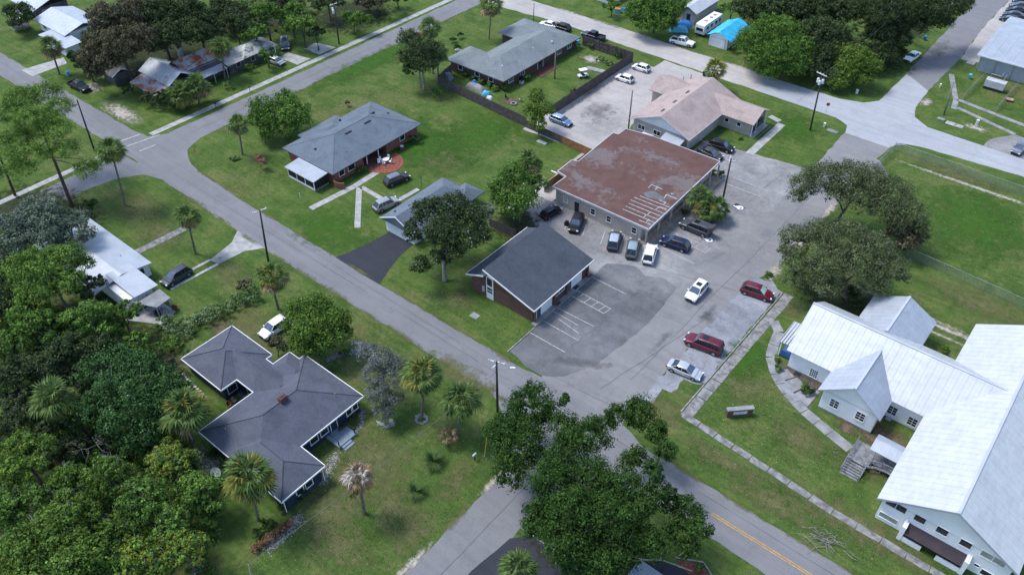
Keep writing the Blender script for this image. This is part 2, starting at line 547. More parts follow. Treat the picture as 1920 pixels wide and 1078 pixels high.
L = {}
L['oak'] = leaf_mat('leaf_live_oak', (.052, .108, .026), (.025, .056, .014))
L['oak2'] = leaf_mat('leaf_laurel_oak', (0.136, 0.171, 0.080), (0.073, 0.101, 0.052))
L['dark'] = leaf_mat('leaf_dark_oak', (0.080, 0.116, 0.050), (0.038, 0.059, 0.026))
L['brown'] = leaf_mat('leaf_brownish', (0.149, 0.137, 0.084), (0.059, 0.066, 0.038))
L['bright'] = leaf_mat('leaf_bright', (.125, .205, .038), (.072, .125, .028))
L['lime'] = leaf_mat('leaf_yellow_green', (.21, .265, .045), (.13, .185, .036))
L['mid'] = leaf_mat('leaf_mid_green', (0.144, 0.260, 0.054), (0.055, 0.112, 0.027))
L['pine'] = leaf_mat('leaf_pine', (0.186, 0.309, 0.065), (0.070, 0.131, 0.033), .3)
L['blueish'] = leaf_mat('leaf_grey_blue', (0.197, 0.248, 0.179), (0.074, 0.105, 0.077))
L['moss'] = leaf_mat('leaf_grey_moss', (0.246, 0.261, 0.246), (0.138, 0.150, 0.144), .3)
L['magnolia'] = leaf_mat('leaf_magnolia', (0.079, 0.160, 0.054), (0.027, 0.063, 0.022), .15)
L['shrub'] = leaf_mat('leaf_shrub', (0.073, 0.123, 0.039), (0.027, 0.050, 0.019))
L['hedge_brown'] = leaf_mat('leaf_dead_hedge', (0.372, 0.210, 0.123), (0.139, 0.080, 0.050))
L['weed'] = leaf_mat('leaf_weeds', (0.186, 0.297, 0.111), (0.074, 0.131, 0.046))
L['frond'] = leaf_mat('palm_frond_green', (.125, .19, .06), (.075, .125, .04), .3)
L['frond_y'] = leaf_mat('palm_frond_yellow', (.22, .22, .055), (.15, .165, .045), .3)
L['frond_b'] = leaf_mat('palm_frond_brown', (0.290, 0.203, 0.123), (0.163, 0.119, 0.075), .2)
L['frond_g'] = leaf_mat('palm_frond_grey', (0.493, 0.450, 0.406), (0.300, 0.263, 0.237), .1)
L['sago'] = leaf_mat('sago_frond', (.085, .145, .045), (.05, .095, .03), .2)
L['white_fl'] = leaf_mat('white_petals', (.6, .62, .55), (.45, .48, .42), .2, .2)
L['pink_fl'] = leaf_mat('pink_petals', (.38, .18, .16), (.25, .12, .10), .2, .3)


# ================================================================== SETTING
def struct(name, mb, m, label=None, **k):
    o = mb.build(name, m, None, **k)
    ORIG[o.name] = Vector((0, 0, 0))
    return tag(o, label, kind='structure')


def ground_sheet(name, poly, z, m, label=None, amp=.18, step=1.6):
    _lay[0] += .0006
    return struct(name, MB().sheet(jitter(poly, amp, step), z + _lay[0]), m, label)


def part_sheet(name, poly, z, m, parent):
    return MB().sheet(poly, z).build(name, m, parent)


def strip_poly(a, b, w):
    a = Vector(a[:2]); b = Vector(b[:2]); d = (b - a).normalized(); n = Vector((-d.y, d.x)) * w / 2
    return [tuple(a - n), tuple(b - n), tuple(b + n), tuple(a + n)]


g = MB()
g.add([(-2500, -1500, 0), (1500, -1500, 0), (1500, 2500, 0), (-2500, 2500, 0)], [(0, 1, 2, 3)])
ground = struct('ground', g, M['grass'], 'mown green grass with drier patches covering the lots')

Z_LOT, Z_ROAD, Z_TOP, Z_PATCH, Z_LINE = .004, .010, .016, .036, .044
_lay = [0.0]

# --- roads
road_main = ground_sheet('road', [(-300, 57.2), (-150, 57.4), (-132, 56.8), (-108, 56.0), (-50, 55.9), (-43.5, 52.5), (-40.4, 46), (-40.2, 20), (-40, -10), (-33.6, -10), (-33.6, 41.5),
                                  (-33.2, 48.5), (-30, 53.5), (-24, 55.0), (40, 54.8), (40, 61.0), (-28, 61.2), (-33, 62.5), (-46, 62.4), (-53, 62.0), (-77, 61.9),
                                  (-110, 62.0), (-128, 62.6), (-134, 63.8), (-137.6, 66), (-139.3, 70), (-139.3, 100), (-139.0, 300), (-146, 300), (-145.6, 90), (-146, 67), (-148, 63.6),
                                  (-153, 63.2), (-300, 62.2)], Z_ROAD, M['road'], 'long grey asphalt road running past the brick office and dark-roofed house')
# lower-left arm of the cross street
ground_sheet('road', [(-146.4, 57.0), (-146.6, -40), (-140, -40), (-140.2, 44), (-139.4, 51), (-136.8, 55.4), (-132, 56.9)], Z_LOT, M['road_b'], 'lower arm of the cross street behind the tall pine')
road_e = ground_sheet('road', [(-46.5, 62.3), (-33.2, 62.4), (-33.4, 70), (-33.2, 100), (-31.6, 104), (-31.2, 146), (-30.6, 154), (-28, 157), (-40.5, 157.5), (-39.7, 153), (-39.4, 136.4),
                              (-41, 133), (-42, 92), (-43, 84), (-45, 73.5), (-48, 66)], Z_LOT, M['street'], 'worn pale asphalt side street between the brick office and the church')
road_d = ground_sheet('road', [(-300, 170), (-131, 165.4), (-102, 166.3), (-62, 165.4), (-62, 157.8), (-94, 158.4), (-115, 159.2), (-132, 157.5), (-300, 163)], Z_ROAD, M['gravel'], 'pale sandy asphalt road behind the fenced yard')
road_c = ground_sheet('road', [(-62, 165.4), (-46, 165.7), (-41.5, 167.2), (-39.2, 170), (-39, 186), (-32.6, 181), (-32.2, 172), (-31, 168), (-27.5, 165.6), (-9, 164.9), (60, 164.5), (60, 158.9), (-7, 158.7), (-26, 157.2),
                              (-29.6, 156), (-30.8, 153), (-39.6, 153), (-40.4, 156), (-43.5, 157.6), (-62, 157.8)], Z_TOP, M['concrete'], 'pale concrete crossroads beside the utility pole with transformers', amp=.08)
ground_sheet('road', [(-39, 184), (-39.6, 222), (-39.5, 400), (-31, 400), (-32.8, 240), (-33.0, 222), (-32.0, 200), (-32.6, 180)], Z_ROAD, M['road'], 'grey asphalt street running off past the white metal building')
# --- lots
lot5 = ground_sheet('parking_lot', [(-53.4, 63.5), (-50, 62.9), (-47, 62.7), (-44, 64.6), (-42.2, 68.5), (-41.2, 75), (-40.8, 83), (-41.6, 91), (-44.5, 91.6), (-47, 90.2), (-49.5, 91.5), (-53.6, 89), (-53.6, 70)], Z_ROAD, M['lot'],
                    'dark patched asphalt parking lot in front of the brick office')
lot6 = ground_sheet('parking_lot', [(-53.7, 84.5), (-60, 85.0), (-66, 86.6), (-70, 87.5), (-74, 90), (-74, 96.5), (-70.6, 97.7), (-52, 97.9), (-51, 100), (-51, 123), (-60, 126), (-60, 133), (-51.4, 134.2), (-39.2, 136.2), (-40.2, 92), (-41.5, 84)],
                    Z_LOT, M['lot_pale'], 'grey parking lot wrapped around the red flat-roofed building')
lot7 = ground_sheet('parking_lot', [(-91, 113.4), (-76.5, 114.3), (-75.5, 97), (-71, 97), (-71, 122), (-74.3, 127), (-76.5, 143), (-79, 150), (-75, 152.5), (-71, 157.4), (-84.6, 157.8), (-84.8, 153.3), (-90.2, 152)], Z_LOT, M['gravel'],
                    'pale sandy parking lot between the tall board fence and the rose-roofed building')
strip = ground_sheet('parking_strip', [(-33.5, 66.6), (-31.8, 68.2), (-32.2, 71.5), (-30.6, 71.6), (-30.8, 75.0), (-28.2, 75.4), (-28.2, 100.3), (-30.5, 102), (-33.4, 101)], Z_TOP, M['strip'],
                     'patchy pale head-in parking strip along the church kerb', amp=.3, step=.9)
drive4 = ground_sheet('driveway', [(-89.4, 61.9), (-88.3, 66), (-87.4, 72.6), (-82, 73.4), (-81.4, 69), (-80.2, 65.2), (-78.9, 61.8)], Z_TOP, M['drive_dark'], 'black asphalt driveway in front of the garage', amp=.06)
drive2 = ground_sheet('driveway', [(-108.2, 56.1), (-106.2, 53.5), (-105.1, 48.3), (-103, 48.7), (-102.6, 53.4), (-100.6, 56.1)], Z_TOP, M['slab'], 'flared pale concrete driveway apron at the road', amp=.04)
dark_lot = ground_sheet('parking_lot', [(-34.2, -5), (-34.6, 34), (-33.8, 40), (-32, 42.0), (-24, 41.7), (-20.9, 46.9), (-18.4, 48.8), (-15.6, 49.6), (-11, 45), (-5, 40), (-5, -5)], Z_ROAD, M['drive_dark'],
                        'dark asphalt drive under the big oak at the bottom edge', amp=.1)
ground_sheet('driveway', [(-149.2, 103), (-155.6, 102.6), (-155.8, 105.8), (-149.2, 107)], Z_LOT, M['slab'], 'pale concrete driveway stub with a parked car under trees', amp=.1)
ground_sheet('driveway', [(-149.2, 109.6), (-154.6, 109.4), (-154.8, 113.4), (-149.2, 114.6)], Z_LOT, M['slab'], 'pale concrete driveway stub by the van under trees', amp=.1)
ground_sheet('driveway', [(-191.6, 61.8), (-191.5, 70), (-195, 71), (-196.6, 61.7)], Z_LOT, M['slab'], 'short concrete driveway beside the shaggy palm at upper left', amp=.05)
ground_sheet('driveway', [(-17, 158.9), (-16.5, 168.5), (-13, 173.5), (10, 172), (10, 159)], Z_LOT, M['lot_pale'], 'worn grey pull-off at the right edge near the parked car')
ground_sheet('driveway', [(-32.0, 201), (-27.8, 201.8), (-27.6, 222), (-20, 232), (60, 260), (60, 400), (-31, 400), (-32.8, 240), (-33, 222)], Z_LOT, M['gravel'], 'pale forecourt strip beside the white metal building')
ground_sheet('path', [(-31.2, 147.6), (-30.4, 147.4), (-26.8, 143), (-27, 139), (-31.2, 140)], Z_LOT, M['lot_pale'], 'bare pale apron behind the oaks beside the ball field')

# --- dashes, lines
def line(a, b, w, parent, m='line', z=Z_LINE, name='stall_line'):
    return part_sheet(name, strip_poly(a, b, w), z, M[m], parent)

# yellow centre line and white edge lines of the lower road
line((-17.0, 57.85), (40, 57.75), .12, road_main, 'line_y', name='centre_line')
line((-17.0, 58.15), (40, 58.05), .12, road_main, 'line_y', name='centre_line')
line((-25, 60.6), (40, 60.45), .06, road_main, 'kerb', name='edge_line')
line((-45, 61.0), (-27, 60.8), .05, road_main, 'kerb', name='edge_line')
# asphalt seams and sealed cracks: thin wandering strips
def seam(pts, w, parent, m='lot', z=Z_LINE - .003):
    mb = MB()
    for a, b in zip(pts, pts[1:]): mb.sheet(strip_poly(a, b, w), z)
    return mb.build('seam', M[m], parent)
def wander(a, b, n, amp):
    a = Vector(a); b = Vector(b); d = (b - a).normalized(); nn = Vector((-d.y, d.x)); o = 0
    out = []
    for k in range(n + 1):
        o += rng.uniform(-amp, amp); p = a.lerp(b, k / n) + nn * o; out.append((p.x, p.y))
    return out
seam(wander((-128, 59.4), (-50, 58.9), 40, .05), .05, road_main)
seam(wander((-100, 60.8), (-60, 60.4), 24, .08), .04, road_main)
seam(wander((-44, 60.2), (10, 59.6), 30, .05), .05, road_main)
seam(wander((-37.2, 10), (-37, 50), 24, .06), .05, road_main)
seam(wander((-142.6, 70), (-142.2, 150), 40, .05), .05, road_main)
for a, b, n in (((-39, 66), (-34, 90), 16), ((-36.5, 70), (-35.6, 135), 30), ((-50, 92), (-34, 96), 14), ((-45, 100), (-43, 132), 20), ((-48, 63.6), (-34, 64.8), 12)):
    seam(wander(a, b, n, .12), .045, road_e)
for a, b, n in (((-52, 72), (-42, 75), 10), ((-47, 64), (-46, 89), 18), ((-52, 80), (-42, 82.5), 10)):
    seam(wander(a, b, n, .12), .045, lot5, z=Z_LINE - .005)
# square utility cuts in the asphalt
for x, y, sx, sy in ((-75, 58.2, 2.4, 1.2), (-95, 60.6, 1.6, 1.0), (-37.6, 112, 1.4, 2.2), (-38.6, 88, 1.2, 1.6), (-120, 60, 3.0, 1.2)):
    part_sheet('asphalt_cut', [(x, y), (x + sx, y + .05), (x + sx - .04, y + sy), (x + .03, y + sy)], Z_LINE - .004, M['road_b'], road_main if y < 62 else road_e)
# stop bar / crossing lines at the far intersection
line(P(220, 267), P(262, 253), .35, road_main, name='stop_line')
line(P(232, 277), P(300, 253), .3, road_main, name='crosswalk_line')
line(P(262, 284), P(292, 272), .3, road_main, name='crosswalk_line')
# office lot stalls
for a, b in (((1017, 572), (1085, 611)), ((1042, 576), (1113, 612)), ((1047, 598), (1085, 625)), ((991, 622), (1060, 661)), ((1107, 518), (1174, 552))):
    line(P(*a), P(*b), .12, lot5)
line(P(1018, 601), P(1085, 639), .12, lot5)
ha, hb, hc, hd = P(1080, 544), P(1145, 579), P(1132, 588), P(1068, 553)
for a, b in ((ha, hb), (hb, hc), (hc, hd)):
    line(a, b, .12, lot5, name='hatch_line')
for t in (.02, .2, .42, .63, .84):
    line(hd.lerp(hc, t), ha.lerp(hb, min(1, t + .02)), .12, lot5, name='hatch_line')
# red-roof building stalls
for a, b in (((1168, 438), (1160, 458)), ((1099, 422), (1092, 443)), ((1135, 432), (1126, 458)), ((1203, 463), (1195, 491)), ((1065, 415), (1059, 430)), ((1171, 441), (1161, 474)),
             ((1240, 464), (1300, 494)), ((1374, 333), (1439, 358)), ((1365, 346), (1427, 370)), ((1349, 288), (1375, 297))):
    line(P(*a), P(*b), .15, lot6)
ha, hb, hc, hd = P(1268, 437), P(1333, 466), P(1323, 475), P(1275, 450)
for a, b in ((ha, hb), (hb, hc), (ha, hd), (hd, hc)):
    line(a, b, .12, lot6, name='hatch_line')
for t in (.15, .38, .6, .82):
    line(hd.lerp(hc, t), ha.lerp(hb, min(1, t + .1)), .12, lot6, name='hatch_line')
# accessible-parking symbols: dark field, white wheelchair figure
def wheelchair(c, rz):
    def w(x, y):
        return (c.x + x * math.cos(rz) - y * math.sin(rz), c.y + x * math.sin(rz) + y * math.cos(rz))
    part_sheet('symbol_field', [w(-.85, -.7), (w(1.05, -.7)), w(1.05, .6), w(-.85, .6)], Z_LINE, M['drive_dark'], lot6)
    mb = MB()
    ring = [(-.25 + .5 * math.cos(R(a)), -.02 + .5 * math.sin(R(a))) for a in range(60, 371, 24)]
    for p, q in zip(ring, ring[1:]):
        mb.sheet(strip_poly(w(*p), w(*q), .26), Z_LINE + .004 + .0002 * len(mb.f))
    for p, q in (((-.2, .35), (.75, .3)), ((.75, .3), (.72, .3)), ((-.05, .05), (.5, .02)), ((-.2, .35), (-.15, -.05)), ((-.15, -.05), (-.45, -.5)), ((-.45, -.5), (-.65, -.42))):
        if p != q: mb.sheet(strip_poly(w(*p), w(*q), .24), Z_LINE + .009 + .0002 * len(mb.f))
    mb.sheet([w(.8 + .16 * math.cos(R(a)), .3 + .16 * math.sin(R(a))) for a in range(0, 360, 45)], Z_LINE + .016)
    mb.build('wheelchair_symbol', M['trim'], lot6)
wheelchair(P(1385, 389), R(170))
wheelchair(P(1327, 449), R(170))
# wheel stops along the tall fence
for k in range(9):
    y = 119.5 + k * 3.1
    o = MB().box(-88.55, -88.35, y, y + 1.9, .0, .13).build('wheel_stop', M['kerb'], lot7)

# --- sidewalks: a bed with its slabs
def slab_walk(name, pts, w, label, m='slab', step=1.6, z=.05, rough_amp=.0, gap=.05, skip=0.0):
    pts = [Vector((p[0], p[1])) for p in pts]
    bed = MB()
    root = None
    slabs = []
    for a, b in zip(pts, pts[1:]):
        Lg = (b - a).length; d = (b - a) / Lg; n = Vector((-d.y, d.x)) * w / 2
        bed.sheet([tuple(a - n * .98), tuple(b - n * .98), tuple(b + n * .98), tuple(a + n * .98)], Z_LOT - .001)
        k = max(1, round(Lg / step))
        for i in range(k):
            p = a + d * (Lg * i / k + gap / 2); q = a + d * (Lg * (i + 1) / k - gap / 2)
            slabs.append((p, q, d, n))
    root = struct(name, bed, M['soil'], label)
    for p, q, d, n in slabs:
        if rng.random() < skip: continue
        j = lambda: Vector((rng.uniform(-1, 1), rng.uniform(-1, 1))) * rough_amp
        c = (p + q) / 2
        v = [x - c for x in (p - n + j(), q - n + j(), q + n + j(), p + n + j())]
        t = rng.uniform(-1, 1) * rough_amp * .12
        mb = MB().prism([(x.x, x.y) for x in v], -.1, 0)
        o = mb.build('slab', M[m], root, local=True)
        o.location = (c.x, c.y, z + t)
    return root

slab_walk('sidewalk', [(-148.2, 64.5), (-147.9, 90), (-147.2, 150), (-147, 175)], 1.55, 'long concrete sidewalk beside the street with the rusty-roofed house', step=1.9)
slab_walk('sidewalk', [(-148.6, 20), (-148.4, 54.5)], 1.4, 'concrete sidewalk at left edge behind the tall pine', step=1.9)
slab_walk('sidewalk', [(-27.15, 69.0), (-27.0, 100.6)], 1.5, 'cracked old sidewalk beside the church kerb', 'slab_old', 2.1, .05, .05, .1)
slab_walk('sidewalk', [(-27.6, 69.2), (-14.7, 68.2), (-5.9, 67.5), (3.1, 67.3), (30, 67)], 1.0, 'narrow cracked sidewalk along the church lawn', 'slab_old', 2.6, .05, .07, .12)
slab_walk('path', [(-26.3, 93.6), (-24.6, 92.0), (-24.0, 89), (-23.2, 86.4), (-21.2, 83.8), (-18.4, 81.6), (-15.2, 80.1), (-11, 78.7), (-7.9, 77.8)], 1.5, 'curved cracked walkway around the church lawn', 'slab_mid', 2.2, .045, .06, .08)
# big broken slabs in the corner of the church
root = struct('courtyard', MB().sheet([(-22, 84.2), (-18.6, 82), (-15, 80.6), (-14.8, 86), (-19.6, 86), (-21.6, 86.6)], Z_LOT), M['soil'], 'broken concrete yard in the church corner')
for poly in ([(-21.4, 84.4), (-19.9, 83.4), (-18.9, 85.0), (-20.4, 85.8)], [(-19.7, 83.2), (-17.9, 82.1), (-16.9, 84.5), (-18.6, 85.1)], [(-17.6, 82.0), (-15.2, 81.0), (-15.0, 84.6), (-16.7, 84.5)]):
    c = Vector((sum(p[0] for p in poly) / 4, sum(p[1] for p in poly) / 4))
    o = MB().prism([(p[0] - c.x, p[1] - c.y) for p in poly], -.1, 0).build('slab', M['slab_mid'], root, local=True)
    o.location = (c.x, c.y, .05)
slab_walk('path', [(-50.9, 133.6), (-51.0, 148.2)], 1.6, 'tan concrete walk across the lawn by the rose-roofed wing', 'slab', 2.2)
slab_walk('path', [(-51.8, 148.9), (-54.4, 149.6)], 1.3, 'short pale walk stub at the wing entrance', 'slab', 2.2)
slab_walk('path', [(-103.3, 68.3), (-102.4, 77.8), (-102.6, 84)], 1.3, 'straight concrete walk alongside the brick house', 'slab', 1.9)
slab_walk('path', [(-101.4, 78.2), (-92.6, 69.7)], 1.05, 'diagonal concrete walk across the lawn towards the garage', 'slab', 1.9)
slab_walk('path', [(-101.2, 78.6), (-95.2, 78.4)], .95, 'short concrete walk towards the parked silver SUV', 'slab', 1.9)
slab_walk('path', [(-92.9, 80.2), (-92.6, 84.8)], .9, 'concrete walk stub behind the garage roof', 'slab', 1.9)
slab_walk('path', [(-116.4, 41.6), (-115.8, 50.8)], 1.5, 'mottled concrete walk to the white-roofed house', 'slab_old', 1.8)
slab_walk('path', [(-105.1, 48.4), (-105.6, 40)], .55, 'left concrete wheel track under the dark grey SUV', 'slab', 1.8)
slab_walk('path', [(-103.2, 48.6), (-103.8, 40)], .55, 'right concrete wheel track under the dark grey SUV', 'slab', 1.8)
slab_walk('path', [(-122.0, 82.6), (-119.4, 82.6)], 1.2, 'short white walk behind the blue-grey roof', 'slab', 1.5)
slab_walk('path', [(-126.3, 131.8), (-121.6, 131.8)], 1.0, 'short pale walk by the dark round shrubs', 'slab', 1.5)
slab_walk('path', [(-31.2, 192), (-26.6, 180.4), (-25.8, 176.4)], 1.1, 'narrow concrete walk down the utility lawn', 'slab_mid', 2.2)
slab_walk('path', [(-26.4, 181), (-12, 178.4), (6, 176)], 1.1, 'upper narrow walk across the utility lawn at right', 'slab_mid', 2.2)
slab_walk('path', [(-25.4, 177.5), (-13.0, 173.6)], 1.0, 'lower narrow walk across the utility lawn at right', 'slab_mid', 2.2)

# --- kerbs
def kerb(pts, label, h=.13, w=.16, m='kerb'):
    mb = MB()
    for a, b in zip(pts, pts[1:]):
        mb.prism(strip_poly(a, b, w), -.05, h)
    return struct('kerb', mb, M[m], label)
kerb([(-28.08, 69.4), (-28.02, 100.4)], 'old kerb between the parked cars and the church sidewalk')
kerb([(-33.9, 41.9), (-31.6, 42.05), (-24, 41.75), (-21.0, 46.9), (-18.4, 48.95), (-15.0, 49.9)], 'pale kerb edging the dark drive at the bottom edge')
kerb([(-17.4, 50.2), (-14.6, 51.7), (-12.2, 50.4)], 'white kerb around the red mulch bed at the bottom edge')
kerb([(-53.45, 63.2), (-53.45, 69.6)], 'short kerb at the lawn corner of the office lot')
ground_sheet('mulch_bed', [(-17.2, 50.0), (-14.7, 51.4), (-12.4, 50.2), (-13.2, 48.3), (-15.2, 49.3)], Z_PATCH, M['mulch'], 'red mulch bed at the bottom edge', amp=.06)

# --- soft patches on the ground (each a thin uneven layer)
def patch(kind, px, py, rx, ry, rz=0.0, name='ground_patch', label=None, z=Z_PATCH):
    c = P(px, py) if px is not None else Vector(py)
    mb = MB().sheet([(math.cos(R(a)), math.sin(R(a))) for a in range(0, 360, 15)], 0)
    o = mb.build(name, M[kind], None, local=True)
    o.location = (c.x, c.y, z + rng.uniform(0, .003)); o.scale = (rx, ry, 1); o.rotation_euler = (0, 0, rz)
    return tag(o, label, kind='structure')

patch('sand', 228, 212, 8.5, 2.6, 0)
patch('sand', 170, 165, 4, 2.6, .3)
patch('dry', 260, 390, 9, 6, 0); patch('dry', 300, 440, 8, 5); patch('dry', 430, 510, 6, 3.5)
patch('dry', 730, 950, 7, 5); patch('dry', 610, 900, 5, 5); patch('dry', 775, 1000, 3, 5); patch('dry', 855, 900, 2.2, 5, .2)
patch('dry', 1620, 990, 8, 3.5); patch('dry', 1450, 940, 9, 3); patch('dry', 1250, 770, 4, 3.5); patch('dry', 1350, 860, 8, 2.2)
patch('dry', 820, 300, 9, 7); patch('dry', 970, 560, 5, 3); patch('dry', 910, 500, 5, 4); patch('dry', 860, 560, 4, 3)
patch('dry', 1620, 870, 5, 4); patch('dry', 1480, 575, 4, 4); patch('dry', 1840, 570, 12, 5); patch('dry', 1800, 330, 14, 3)
patch('dry', 640, 1020, 6, 4); patch('dry', 700, 860, 9, 6); patch('dry', 620, 960, 6, 7); patch('dry', 860, 700, 9, 3); patch('dry', 480, 620, 8, 4); patch('dry', 1560, 960, 12, 2.5); patch('dry', 1500, 820, 6, 4); patch('dry', 1400, 730, 4, 5); patch('dry', 1700, 1045, 8, 2)
patch('lush', 780, 270, 16, 12); patch('lush', 690, 120, 5, 26); patch('lush', 1830, 420, 14, 15); patch('lush', 620, 430, 10, 7); patch('lush', 900, 250, 9, 14)
patch('lush', 700, 960, 4, 4); patch('lush', 1400, 670, 4, 8); patch('lush', 1490, 240, 7, 8)
patch('dirt', 420, 620, 3, 2); patch('dirt', 310, 690, 5, 4)
patch('sand', 1690, 575, 14, .7, 0); patch('sand', 1760, 612, 12, .6, 0); patch('sand', 1720, 610, 12, .45, 0); patch('sand', 1840, 645, 12, .8, 0)
patch('dirt', 1665, 830, 5, 4); patch('dirt', 1655, 870, 3, 3); patch('dirt', 1590, 800, 2.2, 2)
patch('sand', 1736, 192, 1.6, 2.6); patch('sand', 1830, 240, 3.2, 1.6)
patch('sand', 1830, 352, 20, .7, 0)
patch('leaf_litter', 120, 700, 26, 18); patch('leaf_litter', 60, 900, 22, 22); patch('leaf_litter', 320, 110, 20, 16); patch('leaf_litter', 1560, 90, 22, 12)
patch('leaf_litter', 660, 30, 12, 14); patch('leaf_litter', 1580, 560, 9, 6); patch('leaf_litter', 1110, 1020, 10, 7); patch('leaf_litter', 60, 420, 18, 12)
patch('leaf_litter', 965, 420, 5, 6); patch('leaf_litter', 480, 40, 12, 16); patch('leaf_litter', 1690, 50, 8, 14)
patch('pale_wear', 1400, 430, 9, 14); patch('pale_wear', 1240, 530, 7, 4); patch('pale_wear', 1100, 690, 5, 4); patch('pale_wear', 1060, 430, 5, 3)
patch('pale_wear', 1300, 470, 5, 4, 0); patch('pale_wear', 1180, 530, 5, 2.4); 
patch('dark_wear_and_shade', 1100, 170, 4, 10); patch('dark_wear_and_shade', 1120, 210, 5, 6); patch('dark_wear_and_shade', 1330, 600, 2.2, 2.0)
patch('dark_wear_and_shade', 1760, 95, 3, 8); patch('pale_wear', 1140, 235, 6, 8)  # the dark patch paints the mossy oak's shade onto the street
patch('dark_wear_and_shade', 1090, 680, 1.2, 6, R(-60))

# ragged, sandy road edges where grass and grit creep over the asphalt
for k in range(11):
    x = -128 + k * 7.6
    patch('dry', None, (x + rng.uniform(-2, 2), 56.0 + (.6 if x < -112 else 0) - rng.uniform(0, .2), 0), rng.uniform(3, 6), rng.uniform(.35, .8), 0)
    patch('dry', None, (x + rng.uniform(-2, 2), 62.05 + (.6 if x < -118 else 0) + rng.uniform(0, .2), 0), rng.uniform(3, 6), rng.uniform(.3, .65), 0)
for k in range(6):
    patch('sand' if k % 2 else 'dry', None, (-40.5, 8 + k * 7.4, 0), rng.uniform(.4, .8), rng.uniform(3, 5), 0)
    patch('dry', None, (-22 + k * 7.5, 61.25, 0), rng.uniform(3, 5), rng.uniform(.3, .6), 0)
    patch('dry', None, (-139.2, 76 + k * 14, 0), rng.uniform(.3, .6), rng.uniform(5, 8), 0)
    patch('sand' if k % 2 else 'dry', None, (-58 - k * 12, 165.8, 0), rng.uniform(5, 8), rng.uniform(.4, .8), 0)
for k in range(4): patch('sand', None, (-31.4, 104 + k * 11, 0), rng.uniform(.8, 1.6), rng.uniform(3, 6), 0)
patch('pale_wear', 1440, 480, 3.0, 5); patch('pale_wear', 1390, 360, 7, 5); patch('dark_wear_and_shade', 1240, 640, 1.0, 4); patch('dark_wear_and_shade', 1330, 585, .8, 3)

M['tan_walk'] = mat('tan_walk', (.34, .27, .205), (.24, .19, .15), 1.0, .9)
M['deck_blue'] = mat('blue_grey_deck', (.20, .25, .30), (.15, .19, .23), 1.0, .8)


# ================================================================== BUILDINGS
def hip(mb, x0, x1, y0, y1, z, zr, th=.16, e0=True, e1=True, mi=0):
    """hip roof solid; e0/e1 False makes that end a gable. ridge along the longer side"""
    lx, ly = x1 - x0, y1 - y0
    if lx >= ly:
        h = ly / 2; yc = (y0 + y1) / 2
        ra = (x0 + (min(h, lx / 2) if e0 else 0), yc, zr); rb = (x1 - (min(h, lx / 2) if e1 else 0), yc, zr)
        v = [(x0, y0, z), (x1, y0, z), (x1, y1, z), (x0, y1, z), ra, rb]
        f = [(0, 1, 5, 4), (2, 3, 4, 5), (1, 2, 5), (3, 0, 4)]
    else:
        h = lx / 2; xc = (x0 + x1) / 2
        ra = (xc, y0 + (min(h, ly / 2) if e0 else 0), zr); rb = (xc, y1 - (min(h, ly / 2) if e1 else 0), zr)
        v = [(x0, y0, z), (x1, y0, z), (x1, y1, z), (x0, y1, z), ra, rb]
        f = [(1, 2, 5, 4), (3, 0, 4, 5), (0, 1, 4), (2, 3, 5)]
    v += [(x0, y0, z - th), (x1, y0, z - th), (x1, y1, z - th), (x0, y1, z - th)]
    f += [(6, 7, 1, 0), (7, 8, 2, 1), (8, 9, 3, 2), (9, 6, 0, 3), (9, 8, 7, 6)]
    mb.add(v, f, mi)


def gable_slopes(mb, x0, x1, y0, y1, z, zr, axis, th=.14, mi=0, xr=None):
    """two roof slabs with real thickness, open gable ends; axis = ridge direction; xr moves the ridge"""
    def slab(a, b, c, d):
        t = Vector((0, 0, -th))
        v = [Vector(p) for p in (a, b, c, d)]
        v += [p + t for p in v]
        mb.add(v, [(0, 1, 2, 3), (7, 6, 5, 4), (0, 4, 5, 1), (1, 5, 6, 2), (2, 6, 7, 3), (3, 7, 4, 0)], mi)
    if axis == 'x':
        c = (y0 + y1) / 2 if xr is None else xr
        slab((x0, y0, z), (x1, y0, z), (x1, c, zr), (x0, c, zr)); slab((x1, y1, z), (x0, y1, z), (x0, c, zr), (x1, c, zr))
    else:
        c = (x0 + x1) / 2 if xr is None else xr
        slab((x1, y0, z), (x1, y1, z), (c, y1, zr), (c, y0, zr)); slab((x0, y1, z), (x0, y0, z), (c, y0, zr), (c, y1, zr))


def ring(mb, x0, x1, y0, y1, z0, z1, w=.05, mi=0):
    mb.box(x0 - w, x1 + w, y0 - w, y0 - .003, z0, z1, mi); mb.box(x0 - w, x1 + w, y1 + .003, y1 + w, z0, z1, mi)
    mb.box(x0 - w, x0 - .003, y0 + .001, y1 - .001, z0, z1, mi); mb.box(x1 + .003, x1 + w, y0 + .001, y1 - .001, z0, z1, mi)


def fbox(mb, face, pl, a0, a1, z0, z1, d0, d1, mi=0):
    """box on a wall: a along the wall, d outwards from plane pl"""
    if face == '+x': mb.box(pl + d0, pl + d1, a0, a1, z0, z1, mi)
    elif face == '-x': mb.box(pl - d1, pl - d0, a0, a1, z0, z1, mi)
    elif face == '+y': mb.box(a0, a1, pl + d0, pl + d1, z0, z1, mi)
    else: mb.box(a0, a1, pl - d1, pl - d0, z0, z1, mi)


